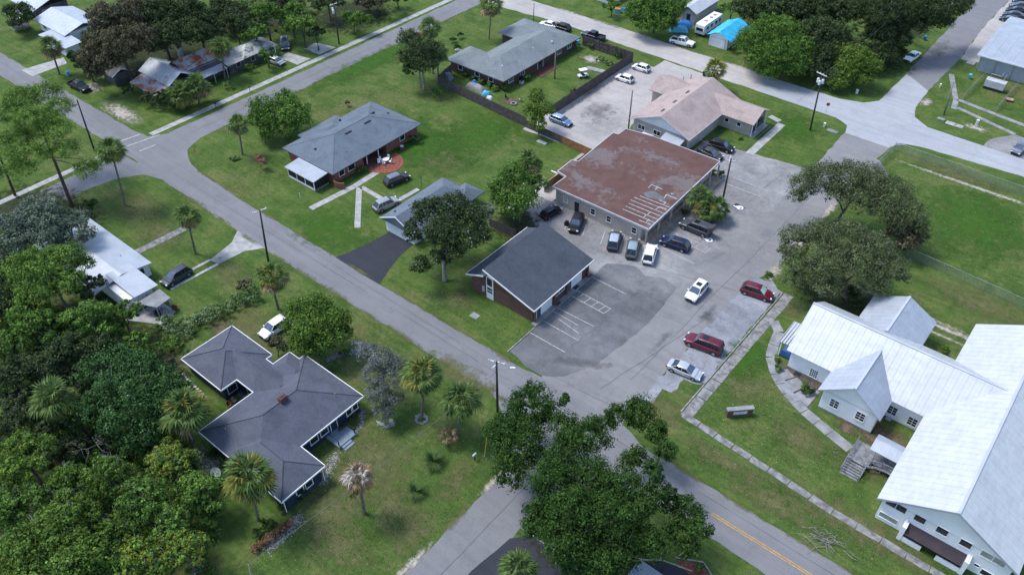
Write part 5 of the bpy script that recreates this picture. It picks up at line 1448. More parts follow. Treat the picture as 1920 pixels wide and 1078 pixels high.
ptree('dark brownish tree right of the feathery oaks', (1705, 470), [(1690, 425, 28, 5), (1715, 430, 26, 4.6), (1700, 450, 28, 3.6), (1728, 445, 18, 3.4), (1670, 440, 20, 4)], 'brown', trunk_r=.18, dens=6.5, size=.36)
shrub('dark low thicket under the feathery oaks by the church', 1590, 556, 34, 2.2, 'dark', 7)
shrub('dark round bush behind the church wing', 1612, 572, 20, 2.4, 'dark')
shrub('small bush beside the sandy track behind the church', 1668, 572, 11, 1.0, 'shrub', 4)
# ---- pines, upper left
def pine(label, base, lobes, lean_top, tr=.28):
    b = P(*base); out = []
    for px, py, rp, z in lobes:
        c = P(px, py, z); w = project(c)[2]; out.append((c.x, c.y, z, rp * w / FPX))
    _seed[0] += 1
    root = thing('pine_tree', label, 'pine tree', (b.x, b.y, 0))
    lo = [(x - b.x, y - b.y, z, r) for x, y, z, r in out]
    link('crown', leaves_mesh('crown', lo, L['pine'], 7.5, .46, 17, .6, .3, .2, 0.0, _seed[0], -.2), root)
    tp = P(lean_top[0], lean_top[1], lean_top[2]); t = Vector((tp.x - b.x, tp.y - b.y, lean_top[2]))
    mb = MB(); mb.tube([(0, 0, -.2), t * .33, t * .66, t], [tr * 1.2, tr, tr * .75, tr * .3], 8)
    for x, y, z, r in lo:
        e = Vector((x, y, z)); s = t * min(.98, max(.45, (z - 1.0) / t.z)); mb.tube([s, s.lerp(e, .5) + Vector((0, 0, .3)), e], [tr * .35, tr * .2, tr * .06], 5)
    mb.build('trunk', M['bark_pine'], root, local=True, smooth=True)
pine('tall airy pine leaning over the street at upper left', (136, 388), [(40, 185, 40, 15), (85, 175, 38, 15.5), (110, 205, 36, 14.5), (60, 225, 42, 15), (100, 245, 40, 13.5), (40, 262, 36, 12.6), (120, 280, 34, 11.5), (60, 292, 36, 11.5), (165, 318, 28, 8.6), (185, 305, 18, 9), (20, 215, 34, 14)], (64, 205, 15.5))
pine('second pine with bare trunk at the far left edge', (28, 366), [(10, 300, 34, 11.5), (40, 320, 30, 10), (0, 262, 30, 13), (-20, 330, 30, 10)], (-4, 285, 12.5), .22)
# ---- forest on the left
tree('grey-blue oak crown at the left edge above the white roof', 62, 425, 78, 11, 'blueish', 11, dens=5.6, size=.38, extra=[('moss', 'moss', .08, .36, 6)])
tree('grey-blue oak overhanging the white metal roof', 128, 432, 60, 8.5, 'blueish', 9, dens=5.6, size=.38)
tree('bright umbrella-crowned tree with pale limbs at the left edge', 88, 505, 92, 11, 'pine', 14, dens=5.4, size=.36, bark='bark_p', zc=.75)
tree('dark tree under the umbrella-crowned tree at left edge', 10, 575, 60, 8, 'dark', 9, dens=5, size=.4)
tree('green tree crowding the white-roofed house porch', 232, 592, 42, 6.4, 'mid', 8, dens=6, size=.36)
tree('mid-green tree left of the porch tree', 168, 600, 58, 9, 'mid', 10, dens=5.6, size=.38)
tree('bright-tipped tree at the left edge of the woods', 58, 620, 62, 10, 'mid', 10, dens=5.4, size=.38, extra=[('bright_leaves', 'bright', .3, .36, 10)])
tree('shadowy tree deep in the left woods', 120, 672, 66, 8.5, 'dark', 10, dens=5.2, size=.4)
tree('shadowy tree at the left edge below the woods', 28, 715, 64, 8, 'dark', 9, dens=5.2, size=.4)
ptree('magnolia with white flowers beside the dark-roofed house', (262, 800), [(180, 690, 40, 7), (222, 672, 36, 7.4), (262, 690, 44, 8), (312, 712, 42, 7.2), (212, 728, 46, 8), (262, 742, 50, 8.4), (318, 762, 42, 7), (222, 782, 44, 6.6), (285, 800, 42, 5.8), (180, 760, 40, 6.6), (345, 735, 24, 5.6), (250, 825, 36, 4.6)], 'magnolia', trunk_r=.3, dens=6, size=.36, per=15,
      extra=[('flowers', 'white_fl', .012, .26, 1)])
ptree('grey leafless tree between the magnolia and the bright trees', (160, 885), [(150, 838, 22, 4.5), (180, 830, 20, 4.6), (205, 845, 18, 4)], 'moss', trunk_r=.12, bark='bark_p', dens=2.2, size=.3, per=8, aspect=.22)
for lab, px, py, rp, h, lf in (
        ('bright green tree at the left edge below the dark woods', 50, 862, 62, 10, 'bright'),
        ('small bright tree at the lower left with dense crown', 130, 905, 50, 8.5, 'bright'),
        ('lighter green tree right of the grey leafless tree', 205, 900, 52, 9, 'bright'),
        ('yellow-green tree top nearest the satellite dish', 318, 868, 42, 8, 'lime'),
        ('dark green tree beside the satellite dish', 375, 925, 50, 7, 'mid'),
        ('mid-green tree in the middle of the lower left woods', 270, 945, 56, 8.5, 'mid'),
        ('yellow-green tree in the lower left woods', 120, 985, 66, 10.5, 'bright'),
        ('grey-tinged tree low in the lower left woods', 320, 990, 38, 8, 'mid'),
        ('yellowish tree at the right rim of the lower left woods', 345, 1030, 46, 8, 'lime'),
        ('dark tree at the left edge low in the picture', 12, 960, 44, 7, 'mid'),
        ('green tree at the bottom left corner', 50, 1050, 70, 10, 'bright'),
        ('bright tree at the bottom edge of the lower left woods', 160, 1065, 62, 10.5, 'bright'),
        ('yellow-green tree at the bottom edge near the path', 262, 1062, 56, 9, 'lime'),
        ('low green tree at the bottom edge right of the woods', 215, 1000, 50, 8.5, 'bright')):
    tree(lab, px, py, rp * rng.uniform(1.05, 1.3), h * rng.uniform(.95, 1.15), lf, rng.choice((11, 14, 17)), dens=rng.uniform(4.6, 6.4), size=rng.uniform(.28, .38), per=15, extra=[('second_leaves', 'mid', .35, .34, 10)])
for lab, px, py, rp, h, lf in (
        ('dark crown filling the gap above the magnolia', 195, 655, 46, 7, 'dark'),
        ('dark crown at the left edge between two shadowy trees', 60, 680, 50, 7.5, 'dark'),
        ('low dark crown left of the magnolia', 150, 730, 46, 6, 'dark'),
        ('low dark crown at the left edge above the bright tree', 30, 790, 56, 6, 'dark'),
        ('low dark crown below the hidden palm', 130, 840, 42, 5, 'dark'),
        ('dark crown at the left edge beside the hidden palm', 40, 755, 50, 7, 'dark'),
        ('dark crown touching the left edge below the hidden palm', 8, 815, 44, 6, 'dark'),
        ('dark crown right of the hidden palm', 150, 790, 40, 5.5, 'magnolia'),
        ('dark low crown above the left bright tree', 85, 810, 40, 5, 'dark'),
        ('low crown between the magnolia and the yellow-green tree top', 300, 850, 34, 5, 'magnolia'),
        ('low dark crown at the woods rim beside the dish', 350, 890, 30, 4.5, 'magnolia'),
        ('green crown between the bright trees low on the left', 75, 940, 46, 8, 'mid'),
        ('mid crown beneath the lower left canopy', 175, 950, 44, 7, 'mid'),
        ('dark undergrowth crown at the woods rim', 395, 965, 32, 4, 'mid'),
        ('crown behind the umbrella-crowned tree at left', 170, 540, 40, 7, 'dark'),
        ('green crown above the magnolia by the fence', 255, 645, 34, 5, 'mid'),
        ('bright-tipped crown at the left edge under the pine', 12, 660, 40, 9, 'mid')):
    tree(lab, px, py, rp, h, lf, 8, dens=5.6, size=.36, per=14)
shrub('flowering bush at the bottom edge beside the woods', 372, 1062, 22, 1.6, 'weed', 5, extra=[('flowers', 'white_fl', .06, .2, 5)])
shrub('bright low bush at the bottom edge', 392, 1072, 14, 1.0, 'bright', 4)
# ---- top left woods
ptree('broad dark oak behind the rusty-roofed house', (250, 150), [(200, 35, 42, 12), (245, 25, 44, 12.5), (188, 80, 36, 10.5), (228, 82, 42, 11), (262, 72, 40, 11.5), (205, 112, 30, 8), (170, 110, 26, 8), (240, 100, 24, 9), (178, 135, 20, 5.5)], 'brown', trunk_r=.5, dens=5, size=.5, per=14, extra=[('moss', 'moss', .05, .4, 6)])
ptree('shadowed oak right of the broad dark oak', (340, 130), [(300, 25, 44, 12), (345, 20, 42, 12), (320, 65, 40, 10), (362, 60, 36, 10), (290, 82, 26, 9), (385, 35, 30, 10), (400, 60, 24, 8)], 'dark', trunk_r=.45, dens=5, size=.5, per=14)
tree('dark tree at the top edge left of the driveways', 425, 22, 38, 9, 'dark', 8, dens=5, size=.5)
tree('green tree beside the mottled tin roof', 480, 62, 34, 8.5, 'mid', 8, dens=5.6, size=.46)
tree('low green tree right of the mottled tin roof', 500, 105, 22, 5, 'mid', 6, dens=5.6, size=.42)
tree('green tree overhanging the dark van', 566, 48, 38, 9, 'mid', 9, dens=5.6, size=.46)
tree('darker tree crown right of the van', 592, 62, 24, 7, 'dark', 7, dens=5.6, size=.44)
tree('dark tree at the top edge above the van', 520, 12, 34, 9, 'dark', 8, dens=5, size=.5)
ptree('small spreading tree right of the utility pole', (664, 62), [(652, 30, 15, 4), (672, 34, 17, 4.2), (690, 38, 13, 3.6), (662, 45, 13, 3)], 'mid', trunk_r=.12, dens=5.5, size=.42)
ptree('thin brownish tree at the top edge', (708, 22), [(690, 2, 18, 4.6), (718, 0, 18, 5), (735, -8, 16, 5)], 'brown', trunk_r=.14, dens=4, size=.42, per=10)
ptree('white-blossomed tree at the top left corner', (40, 52), [(20, 22, 18, 5), (45, 18, 18, 5.4), (30, 38, 18, 4), (55, 32, 12, 4)], 'dark', trunk_r=.16, dens=6, size=.44, extra=[('blossom', 'white_fl', .12, .34, 5)])
for lab, px, py, rp, h, lf in (
        ('big dark tree behind the left end of the rusty house', 205, 70, 52, 12, 'dark'),
        ('big dark tree behind the middle of the rusty house', 300, 48, 56, 13, 'dark'),
        ('dark tree behind the chimney of the rusty house', 375, 58, 44, 11, 'dark'),
        ('dark tree at the top edge behind the mottled roof', 440, 40, 44, 11, 'dark'),
        ('mid-green tree at the top edge between two palms', 498, 30, 40, 10.5, 'mid'),
        ('green tree filling the gap left of the dark van', 545, 30, 36, 9, 'mid'),
        ('dark scrub tree at the top edge right of the van', 615, 8, 34, 7, 'dark'),
        ('brownish scrub at the top edge behind the small spreading tree', 690, 6, 30, 4.5, 'brown'),
        ('dark scrub tree at the top edge beside the sidewalk', 745, -4, 26, 5, 'dark'),
        ('shady tree left of the shed', 165, 125, 28, 6, 'dark')):
    tree(lab, px, py, rp, h, lf, 10, dens=5, size=.46, per=14)
shrub('dense dark bush in front of the rusty house porch', 288, 186, 26, 3.4, 'dark', 8, size=.4)
shrub('dark bush joining the palm thicket near the sidewalk', 322, 186, 32, 3.8, 'shrub', 9, size=.4)
shrub('dark bush at the left end of the rusty house', 240, 172, 15, 2.4, 'dark', 5, size=.4)
shrub('pale bush between the pickup and the shed', 188, 143, 13, 2.0, 'weed', 5, size=.36)
shrub('green bush right of the palm thicket', 428, 160, 14, 1.8, 'weed', 5, size=.36)
shrub('bush under the mottled roof eaves', 470, 128, 14, 2.2, 'bright', 5, size=.36)
tree('dark undergrowth tree between the shaggy palm and the oak', 148, 108, 26, 6, 'dark', 7, dens=5.5, size=.44)
# ---- lawn shrubs
shrub('large round dark bush on the corner lawn', 168, 390, 23, 2.6, 'shrub', 7, dens=9)
shrub('left of two clipped dark shrubs by the ranch house walk', 848, 75, 8.5, 1.6, 'shrub', 4, size=.34, dens=10)
shrub('right of two clipped dark shrubs by the ranch house walk', 862, 67, 8.5, 1.6, 'shrub', 4, size=.34, dens=10)
shrub('dark shrub at the corner of the grey-green roof', 856, 90, 10, 1.6, 'shrub', 4, size=.34)
shrub('shrubs at the foot of the fence below the palms', 820, 175, 18, 2.0, 'mid', 6, size=.38)
shrub('bare brown shrub on the lawn above the blue-grey roof', 651, 194, 6, 1.5, 'brown', 4, size=.26, dens=9)
ptree('pink crape myrtle on the corner lawn', (490, 318), [(486, 296, 9, 2.4), (492, 303, 9, 2.0)], 'pink_fl', trunk_r=.06, dens=12, size=.24, extra=[('leaves', 'mid', .6, .24, 10)])
shrub('garden plants around the palm on the corner lawn', 440, 297, 12, .6, 'weed', 5)
shrub('dark bush at the far end of the brick house', 778, 262, 13, 1.8, 'shrub', 5)
shrub('yellow-green bush by the patio', 676, 318, 12, 1.6, 'bright', 5)
for i, (x_, y_, r_, lab) in enumerate(((1108, 86, 9, 'round clipped shrub at the far corner of the fenced yard'), (948, 165, 10, 'round clipped shrub at the near corner of the ranch house'), (988, 145, 7, 'round clipped shrub by the back porch'), (1160, 103, 10, 'leafy bush at the fence end in the yard'))):
    shrub(lab, x_, y_, r_, 1.7, 'mid', 5, size=.34, dens=9)
for i, (x_, y_) in enumerate(((870, 140), (885, 147), (900, 154), (917, 160), (928, 166))):
    shrub(('first', 'second', 'third', 'fourth', 'fifth')[i] + ' hedge bush from the fence corner along the ranch house wall', x_, y_, 8, 1.3, 'mid', 4, size=.34, dens=9, group='hedge bushes along the ranch house wall')
for i, (x_, y_, r_) in enumerate(((1075, 168, 12), (1140, 118, 11), (1125, 112, 12), (1060, 185, 10), (1100, 160, 8))):
    shrub(('weedy clump beside the golf cart', 'weedy clump behind the stacked boards', 'pale dry clump in the yard bed', 'weedy clump near the sunlit tree', 'weedy clump along the tall fence')[i], x_, y_, r_, .9, 'weed', 4, size=.3)
shrub('leafy bush at the corner of the rose-roofed wing', 1388, 258, 6, .8, 'mid', 3)
shrub('shrub in front of the red-roofed building by the walkway', 1350, 325, 9, 1.3, 'shrub', 4)
shrub('round shrub beside the parked cars at the red roof corner', 1335, 322, 8, 1.2, 'mid', 4)
shrub('dark shrub at the building front beside the palms', 1283, 398, 8, 1.0, 'shrub', 4)
shrub('leafy plant by the church side door', 1516, 732, 14, 1.3, 'shrub', 5)
shrub('bright young plant by the church wall', 1508, 722, 7, 1.3, 'bright', 3)
shrub('flower bed plants at the church porch', 1458, 690, 9, .8, 'weed', 4)
shrub('second clump of plants at the church porch', 1455, 672, 7, .9, 'mid', 4)
shrub('small bush behind the church between the wings', 1770, 655, 11, .9, 'bright', 4)
shrub('dark shrub at the porch of the dark-roofed house', 640, 800, 10, .9, 'dark', 4, size=.24)
shrub('dark shrub under the front window of the dark-roofed house', 660, 780, 11, .8, 'brown', 4, size=.24)
shrub('green shrub at the roof corner of the dark-roofed house', 530, 948, 12, 1.4, 'shrub', 5, size=.24)
shrub('dark round shrub under the front windows', 560, 925, 20, 1.5, 'shrub', 6, size=.24)
shrub('low shrubs behind the brown hedge', 500, 985, 18, 1.1, 'shrub', 5, size=.24)
shrub('second low shrub behind the brown hedge', 482, 1000, 13, 1.0, 'shrub', 5, size=.24)
shrub('round bush beside the gravel at the back wall', 398, 850, 13, 1.3, 'shrub', 4, size=.24)
shrub('round bush near the satellite dish', 420, 868, 13, 1.3, 'mid', 4, size=.24)
shrub('courtyard plants in the roof notch', 425, 728, 10, 1.2, 'mid', 4, size=.24)
shrub('bush in the red mulch bed', 1310, 1064, 9, .8, 'mid', 4, size=.22)
shrub('plants beneath the feathery oaks at the kerb', 1440, 515, 9, .7, 'bright', 4)
for i, (x_, y_, r_, lf) in enumerate(((470, 552, 18, 'weed'), (445, 565, 18, 'weed'), (415, 580, 20, 'weed'), (390, 592, 20, 'weed'), (360, 605, 22, 'weed'), (335, 620, 22, 'weed'), (460, 535, 14, 'brown'), (310, 605, 18, 'weed'), (320, 645, 20, 'mid'))):
    shrub(('first', 'second', 'third', 'fourth', 'fifth', 'sixth', 'seventh', 'eighth', 'ninth')[i] + ' shrub from the road in the overgrown row below the white-roofed house', x_, y_, r_ * 1.45, 1.7, lf, 9, size=.26, extra=[('flowers', 'white_fl', .006, .14, 2)] if lf == 'weed' else None)
for i, (x_, y_, r_) in enumerate(((560, 640, 14), (645, 660, 10))):
    shrub(('low shrub at the foot of the tree beside the white car', 'low shrub at the gravel bed beside the green tree')[i], x_, y_, r_, .9, 'mid', 4, size=.24)
# brown clipped hedge
hb = [P(478 + t * 9, 1028 - t * 6.6, .5) for t in range(8)]
plant('hedge', 'brown dead clipped hedge beside the dark-roofed house', 'hedge', (hb[3].x, hb[3].y), [(p.x, p.y, .55, .62) for p in hb], 'hedge_brown', trunk_r=.05, dens=40, size=.17, per=14, limbs=False, crown='foliage', low=-.9, flat=.9)
# ---- top right woods
ptree('sunlit round tree across the sandy road', (1225, 62), [(1198, 20, 31, 6), (1225, 12, 36, 7), (1252, 22, 31, 6.4), (1215, 38, 31, 4.6), (1245, 42, 29, 4.4), (1268, 12, 24, 6)], 'mid', trunk_r=.24, dens=5.6, size=.46)
tree('small dark tree beside the blue play things', 1148, 12, 22, 4.5, 'mid', 6, dens=5.6, size=.42)
tree('top edge tree behind the shed', 1270, -6, 26, 7, 'mid', 7, dens=5, size=.46)
ptree('bright feathery tree beside the tarp garage', (1450, 140), [(1412, 75, 39, 7), (1440, 52, 39, 8.4), (1470, 62, 42, 8.6), (1425, 105, 34, 5), (1462, 100, 44, 6.6), (1500, 85, 39, 7.4), (1490, 120, 34, 5), (1445, 128, 29, 3.4)], 'mid', trunk_r=.24, dens=5.6, size=.44, droop=.3, aspect=.45)
ptree('bright bushy tree near the transformer pole', (1600, 160), [(1578, 100, 31, 6), (1604, 108, 34, 6.4), (1628, 120, 29, 5.4), (1590, 130, 31, 4.4), (1618, 142, 26, 3.4), (1570, 150, 23, 2.6)], 'bright', trunk_r=.18, dens=6, size=.42, extra=[('yellow_leaves', 'lime', .1, .42, 8)])
ptree('dark green tree between the bright trees', (1550, 140), [(1530, 60, 42, 9), (1562, 68, 38, 8), (1540, 100, 35, 6), (1520, 125, 30, 4), (1552, 135, 28, 3.4)], 'dark', trunk_r=.3, dens=5.2, size=.48)
ptree('dark tree behind the parked white sedan', (1670, 118), [(1650, 62, 35, 7), (1680, 72, 32, 6), (1655, 95, 30, 4.4), (1684, 98, 20, 3.4), (1640, 110, 25, 3.4)], 'dark', trunk_r=.3, dens=5.4, size=.46)
ptree('great oak draped with hanging moss over the street', (1690, 68), [(1610, 12, 44, 11), (1655, 20, 46, 11.5), (1700, 12, 48, 12), (1745, 16, 46, 11.5), (1785, 12, 34, 10.5), (1720, 40, 34, 9), (1765, 38, 28, 8.6), (1680, 42, 34, 8.6), (1808, 8, 21, 10)], 'dark', trunk_r=.6, dens=5.6, size=.48, droop=.5, aspect=.4, extra=[('moss', 'moss', .04, .5, 5)])
ptree('dark oak at the top edge behind the bright feathery tree', (1500, 62), [(1400, 12, 32, 9), (1445, 10, 36, 10), (1490, 12, 38, 10.5), (1540, 10, 40, 11), (1580, 22, 34, 10), (1510, 32, 30, 8), (1430, 32, 24, 7)], 'dark', trunk_r=.5, dens=5.2, size=.5)
tree('green tree at the top edge behind the trailer', 1372, 18, 26, 7, 'mid', 7, dens=5.2, size=.46)
shrub('leafy bush at the side of the tarp garage', 1378, 90, 10, 2.6, 'mid', 5, size=.4)

# ---- palms
def frond_mesh(name, leaf, Lg=1.0, kind='fan'):
    mb = MB()
    if kind == 'fan':
        pts = [(0, 0, 0), (.25, 0, .07), (.5, 0, .10), (.62, 0, .08)]
        for a, b in zip(pts, pts[1:]): mb.add([(a[0], -.014, a[2]), (b[0], -.012, b[2]), (b[0], .012, b[2]), (a[0], .014, a[2])], [(0, 1, 2, 3)])
        n = 13
        for i in range(n):
            t = (i / (n - 1)) * 2 - 1; a = t * R(100); l = .52 * (1 - .22 * abs(t)); dz = -.10 - .16 * abs(t)
            d = Vector((math.cos(a), math.sin(a), 0)); s = Vector((-d.y, d.x, 0)) * .036
            p0 = Vector((.6, 0, .08)); p1 = p0 + d * l * .55 + Vector((0, 0, .02)); p2 = p0 + d * l + Vector((0, 0, dz))
            mb.add([p0, p1 - s, p2, p1 + s], [(0, 1, 2, 3)])
    else:
        n = 9; prev = None
        for i in range(n + 1):
            t = i / n; p = Vector((t, 0, .55 * t - .62 * t * t))
            if prev is not None:
                for sg in (-1, 1):
                    w = .20 * math.sin(math.pi * min(1, t * .9 + .1)) + .03
                    mb.add([prev, prev.lerp(p, .7), p + Vector((.08, sg * w, -.03))], [(0, 1, 2)])
                mb.add([prev + Vector((0, -.012, .002)), p + Vector((0, -.01, .002)), p + Vector((0, .01, .002)), prev + Vector((0, .012, .002))], [(0, 1, 2, 3)])
            prev = p
    return mb.mesh(name, L[leaf])


FR = {k: frond_mesh('frond', k) for k in ('frond', 'frond_y', 'frond_b', 'frond_g')}
FR['sago'] = frond_mesh('frond', 'sago', kind='feather')
FR['feather'] = frond_mesh('frond', 'frond', kind='feather')


def palm(label, base, crown, Lf=2.0, n=34, kinds=('frond',), old=('frond_b',), old_frac=.2, tr=.17, boots=True, name='palm_tree', cat='palm', h=None, lo=-62):
    b = P(*base)
    if h is None:
        z0, z1 = .3, 22.0
        for _ in range(40):
            zm = (z0 + z1) / 2
            if project((b.x, b.y, zm))[1] > crown[1]: z0 = zm
            else: z1 = zm
        h = z0
    top = P(crown[0], crown[1], h) - b
    root = thing(name, label, cat, (b.x, b.y, 0))
    mb = MB(); mid = top * .5 + Vector((rng.uniform(-.1, .1), rng.uniform(-.1, .1), 0))
    mb.tube([(0, 0, -.15), (0, 0, .2), mid, top * .86, top], [tr * 1.5, tr * 1.15, tr, tr * 1.05, tr * .9], 8)
    mb.build('trunk', M['bark_palm'], root, local=True, smooth=True)
    if boots:
        bb = MB()
        for k in range(16):
            a = k * 2.4; z = top * (1 - .018 * k) if h > 2.5 else top * (1 - .03 * k)
            d = Vector((math.cos(a), math.sin(a), .9)); bb.tube([z + Vector((math.cos(a), math.sin(a), 0)) * tr * .6, z + d * tr * 2.2], [.06, .02], 4)
        bb.build('leaf_bases', M['bark_palm'], root, local=True)
    n = int(n * 1.35)
    for k in range(n):
        u = k / n; el = 82 - (82 - lo) * (u ** .8)
        isold = el < -8 and rng.random() < old_frac * 2.2
        me = FR[rng.choice(old) if isold else rng.choice(kinds)]
        o = link('frond', me, root)
        s = 1.18 * Lf * rng.uniform(.82, 1.12) * (.82 if el < -30 else 1)
        o.location = top + Vector((0, 0, .05)); o.scale = (s, s, s)
        o.rotation_euler = (rng.uniform(-.3, .3), -R(el + rng.uniform(-9, 9)), k * 2.39996 + rng.uniform(-.25, .25))
    return root


G_, Y_, B_ = 'frond', 'frond_y', 'frond_b'
palm('slender palm on the corner lawn near the stop sign', (455, 290), (446, 236), 1.9, 30, (G_,), (B_,), .15)
palm('tall slender palm with brown skirt on the left corner lawn', (235, 385), (209, 284), 2.2, 34, (G_,), (B_, Y_), .45, .16)
palm('palm with yellowing skirt by the concrete walk', (367, 476), (352, 410), 2.0, 34, (G_,), (Y_, Y_, B_), .45)
palm('full palm at the road edge below the driveway apron', (522, 580), (510, 522), 2.3, 38, (G_, G_, Y_), (B_,), .2)
palm('left of two palms beside the grey mossy tree', (790, 785), (795, 706), 2.5, 40, (G_, Y_, G_), (Y_, B_), .3)
palm('right of two palms nearest the street pole', (857, 815), (862, 752), 2.4, 40, (G_,), (B_, Y_), .25)
palm('leaning green palm against the front corner of the dark roof', (485, 975), (468, 898), 2.7, 40, (G_, G_, Y_), (Y_, B_), .35)
palm('green palm behind the dark-roofed house near the courtyard', (362, 838), (350, 772), 2.7, 40, (G_, Y_, G_), (B_,), .2)
palm('palm half hidden in the left woods', (108, 820), (102, 752), 2.6, 36, (G_,), (B_, Y_), .25)
palm('shaggy palm by the upper left driveway', (112, 140), (97, 92), 2.4, 36, (G_,), (B_, B_), .7, .2)
palm('palm in front of the mottled tin roof', (422, 148), (415, 92), 2.3, 36, (G_,), (B_, Y_), .5, .2)
palm('slim palm in the ranch house front yard', (917, 74), (921, 14), 2.6, 30, (G_,), (B_,), .5, .14)
palm('tall palm at the street above the pale-trunked tree', (812, 138), (806, 56), 2.3, 34, (G_,), (B_,), .2)
palm('thick palm beside the fence corner', (822, 155), (821, 100), 2.3, 36, (G_,), (B_,), .2)
palm('single palm on the lawn by the sandy road', (1336, 172), (1340, 133), 2.2, 34, (G_, Y_), (B_,), .2)
palm('left of three short palms in front of the red-roofed building', (1304, 400), (1312, 372), 2.1, 36, (G_,), (Y_, B_), .2, .2)
palm('right of three short palms in front of the red-roofed building', (1345, 412), (1345, 392), 2.1, 36, (G_,), (Y_, B_), .2, .2)
palm('middle of three short palms in front of the red-roofed building', (1325, 415), (1322, 398), 1.9, 34, (G_, Y_), (Y_, B_), .3, .2)
palm('bright palm top at the bottom edge beside the dark drive', (978, 1108), (972, 1070), 1.9, 34, (G_,), (G_,), .0)
palm('palm crown behind the cedar fence', (992, 380), (992, 306), 2.0, 32, (G_,), (B_,), .2)
palm('left palm of the thicket by the rusty house', (345, 205), (342, 180), 2.7, 34, (G_,), (B_, Y_), .6, .2)
palm('right palm of the thicket by the rusty house', (374, 196), (370, 166), 2.7, 34, (G_,), (B_, B_), .6, .2)
palm('pale palm top at the top edge above the tin roof', (468, 60), (462, 22), 2.2, 30, (G_,), (B_,), .3)
palm('pale palm top at the top edge above the van', (532, 50), (528, 8), 2.2, 30, (G_,), (B_,), .3)
palm('dead palm with bleached drooping fronds on the front lawn', (683, 962), (672, 896), 1.7, 34, ('frond_g', B_, B_), (B_, 'frond_b'), .5, .2, lo=-75)
palm('small dead brown palm sprout on the lawn', (843, 832), (840, 818), 1.2, 12, (B_,), (B_,), .5, .08, boots=False)
for lab, b_ in (('upper of two dark sago palms on the front lawn', (812, 868)), ('lower of two dark sago palms on the front lawn', (780, 924))):
    b = P(*b_); root = thing('sago_palm', lab, 'sago palm', (b.x, b.y, 0))
    MB().lathe([(.16, -.1), (.22, .1), (.2, .28), (.08, .38)], n=8).build('trunk', M['bark_palm'], root, local=True)
    for k in range(30):
        o = link('frond', FR['sago'], root); s = (2.0 if b_[0] > 800 else 1.65) * rng.uniform(.85, 1.1)
        o.location = (0, 0, .3); o.scale = (s, s, s); o.rotation_euler = (0, -R(8 + 55 * ((k * 7) % 30) / 30), k * 2.39996)

# ---- tufts and weeds standing out of the lawns
def inside(px, py, poly):
    c = False; n = len(poly)
    for i in range(n):
        x0, y0 = poly[i]; x1, y1 = poly[i - 1]
        if (y0 > py) != (y1 > py) and px < (x1 - x0) * (py - y0) / (y1 - y0) + x0: c = not c
    return c
LAWNS = [([(575, 955), (690, 800), (760, 660), (915, 770), (925, 890), (760, 1070), (420, 1070)], 5), ([(1305, 778), (1440, 640), (1448, 690), (1500, 790), (1590, 860), (1630, 960), (1440, 868)], 5), ([(1300, 810), (1650, 1030), (1690, 1070), (1610, 1070), (1270, 860)], 5),
         ([(690, 430), (560, 350), (385, 310), (400, 262), (470, 300), (590, 370)], 2.5), ([(800, 200), (1050, 290), (910, 330), (800, 310)], 2.5), ([(1740, 310), (1910, 380), (1910, 585), (1740, 480)], 2.5), ([(190, 405), (320, 350), (430, 432), (370, 480), (290, 470)], 3),
         ([(735, 535), (865, 545), (990, 615), (950, 650)], 4), ([(620, 150), (800, 75), (790, 170), (740, 200)], 1.6), ([(1480, 190), (1570, 240), (1500, 310), (1430, 285)], 2), ([(450, 480), (500, 500), (700, 630), (640, 640), (400, 560)], 4)]
for nm, lf, fr, sz in (('grass_tufts', 'weed', 1.0, .2), ('dry_tufts', 'dry_tuft', .5, .2)):
    if lf == 'dry_tuft': L['dry_tuft'] = leaf_mat('dry_tuft', (.26, .23, .12), (.17, .16, .075), .2)
    pts_ = []
    for poly, dn in LAWNS:
        xs = [p[0] for p in poly]; ys = [p[1] for p in poly]
        w = [P(*p) for p in poly]; area = abs(sum(w[i].x * w[i - 1].y - w[i - 1].x * w[i].y for i in range(len(w)))) / 2
        n_ = int(area * dn * fr); x0, x1, y0, y1 = min(p.x for p in w), max(p.x for p in w), min(p.y for p in w), max(p.y for p in w)
        wp = [(p.x, p.y) for p in w]; k = 0
        while k < n_:
            x, y = rng.uniform(x0, x1), rng.uniform(y0, y1)
            if inside(x, y, wp): pts_.append((x, y, rng.uniform(.03, .1))); k += 1
    C_ = np.array(pts_); r_ = np.random.default_rng(5); Nn_ = r_.normal(size=C_.shape) * .8 + np.array([0, 0, .9]); Nn_ /= np.linalg.norm(Nn_, axis=1)[:, None]
    o = link(nm, cards_mesh(nm, C_, Nn_, L[lf], sz, .5, r_)); TRIS[0] += len(C_) * 2
    tag(o, 'weedy green tufts standing in the lawns' if lf == 'weed' else 'dry straw-coloured tufts scattered in the lawns', kind='stuff')
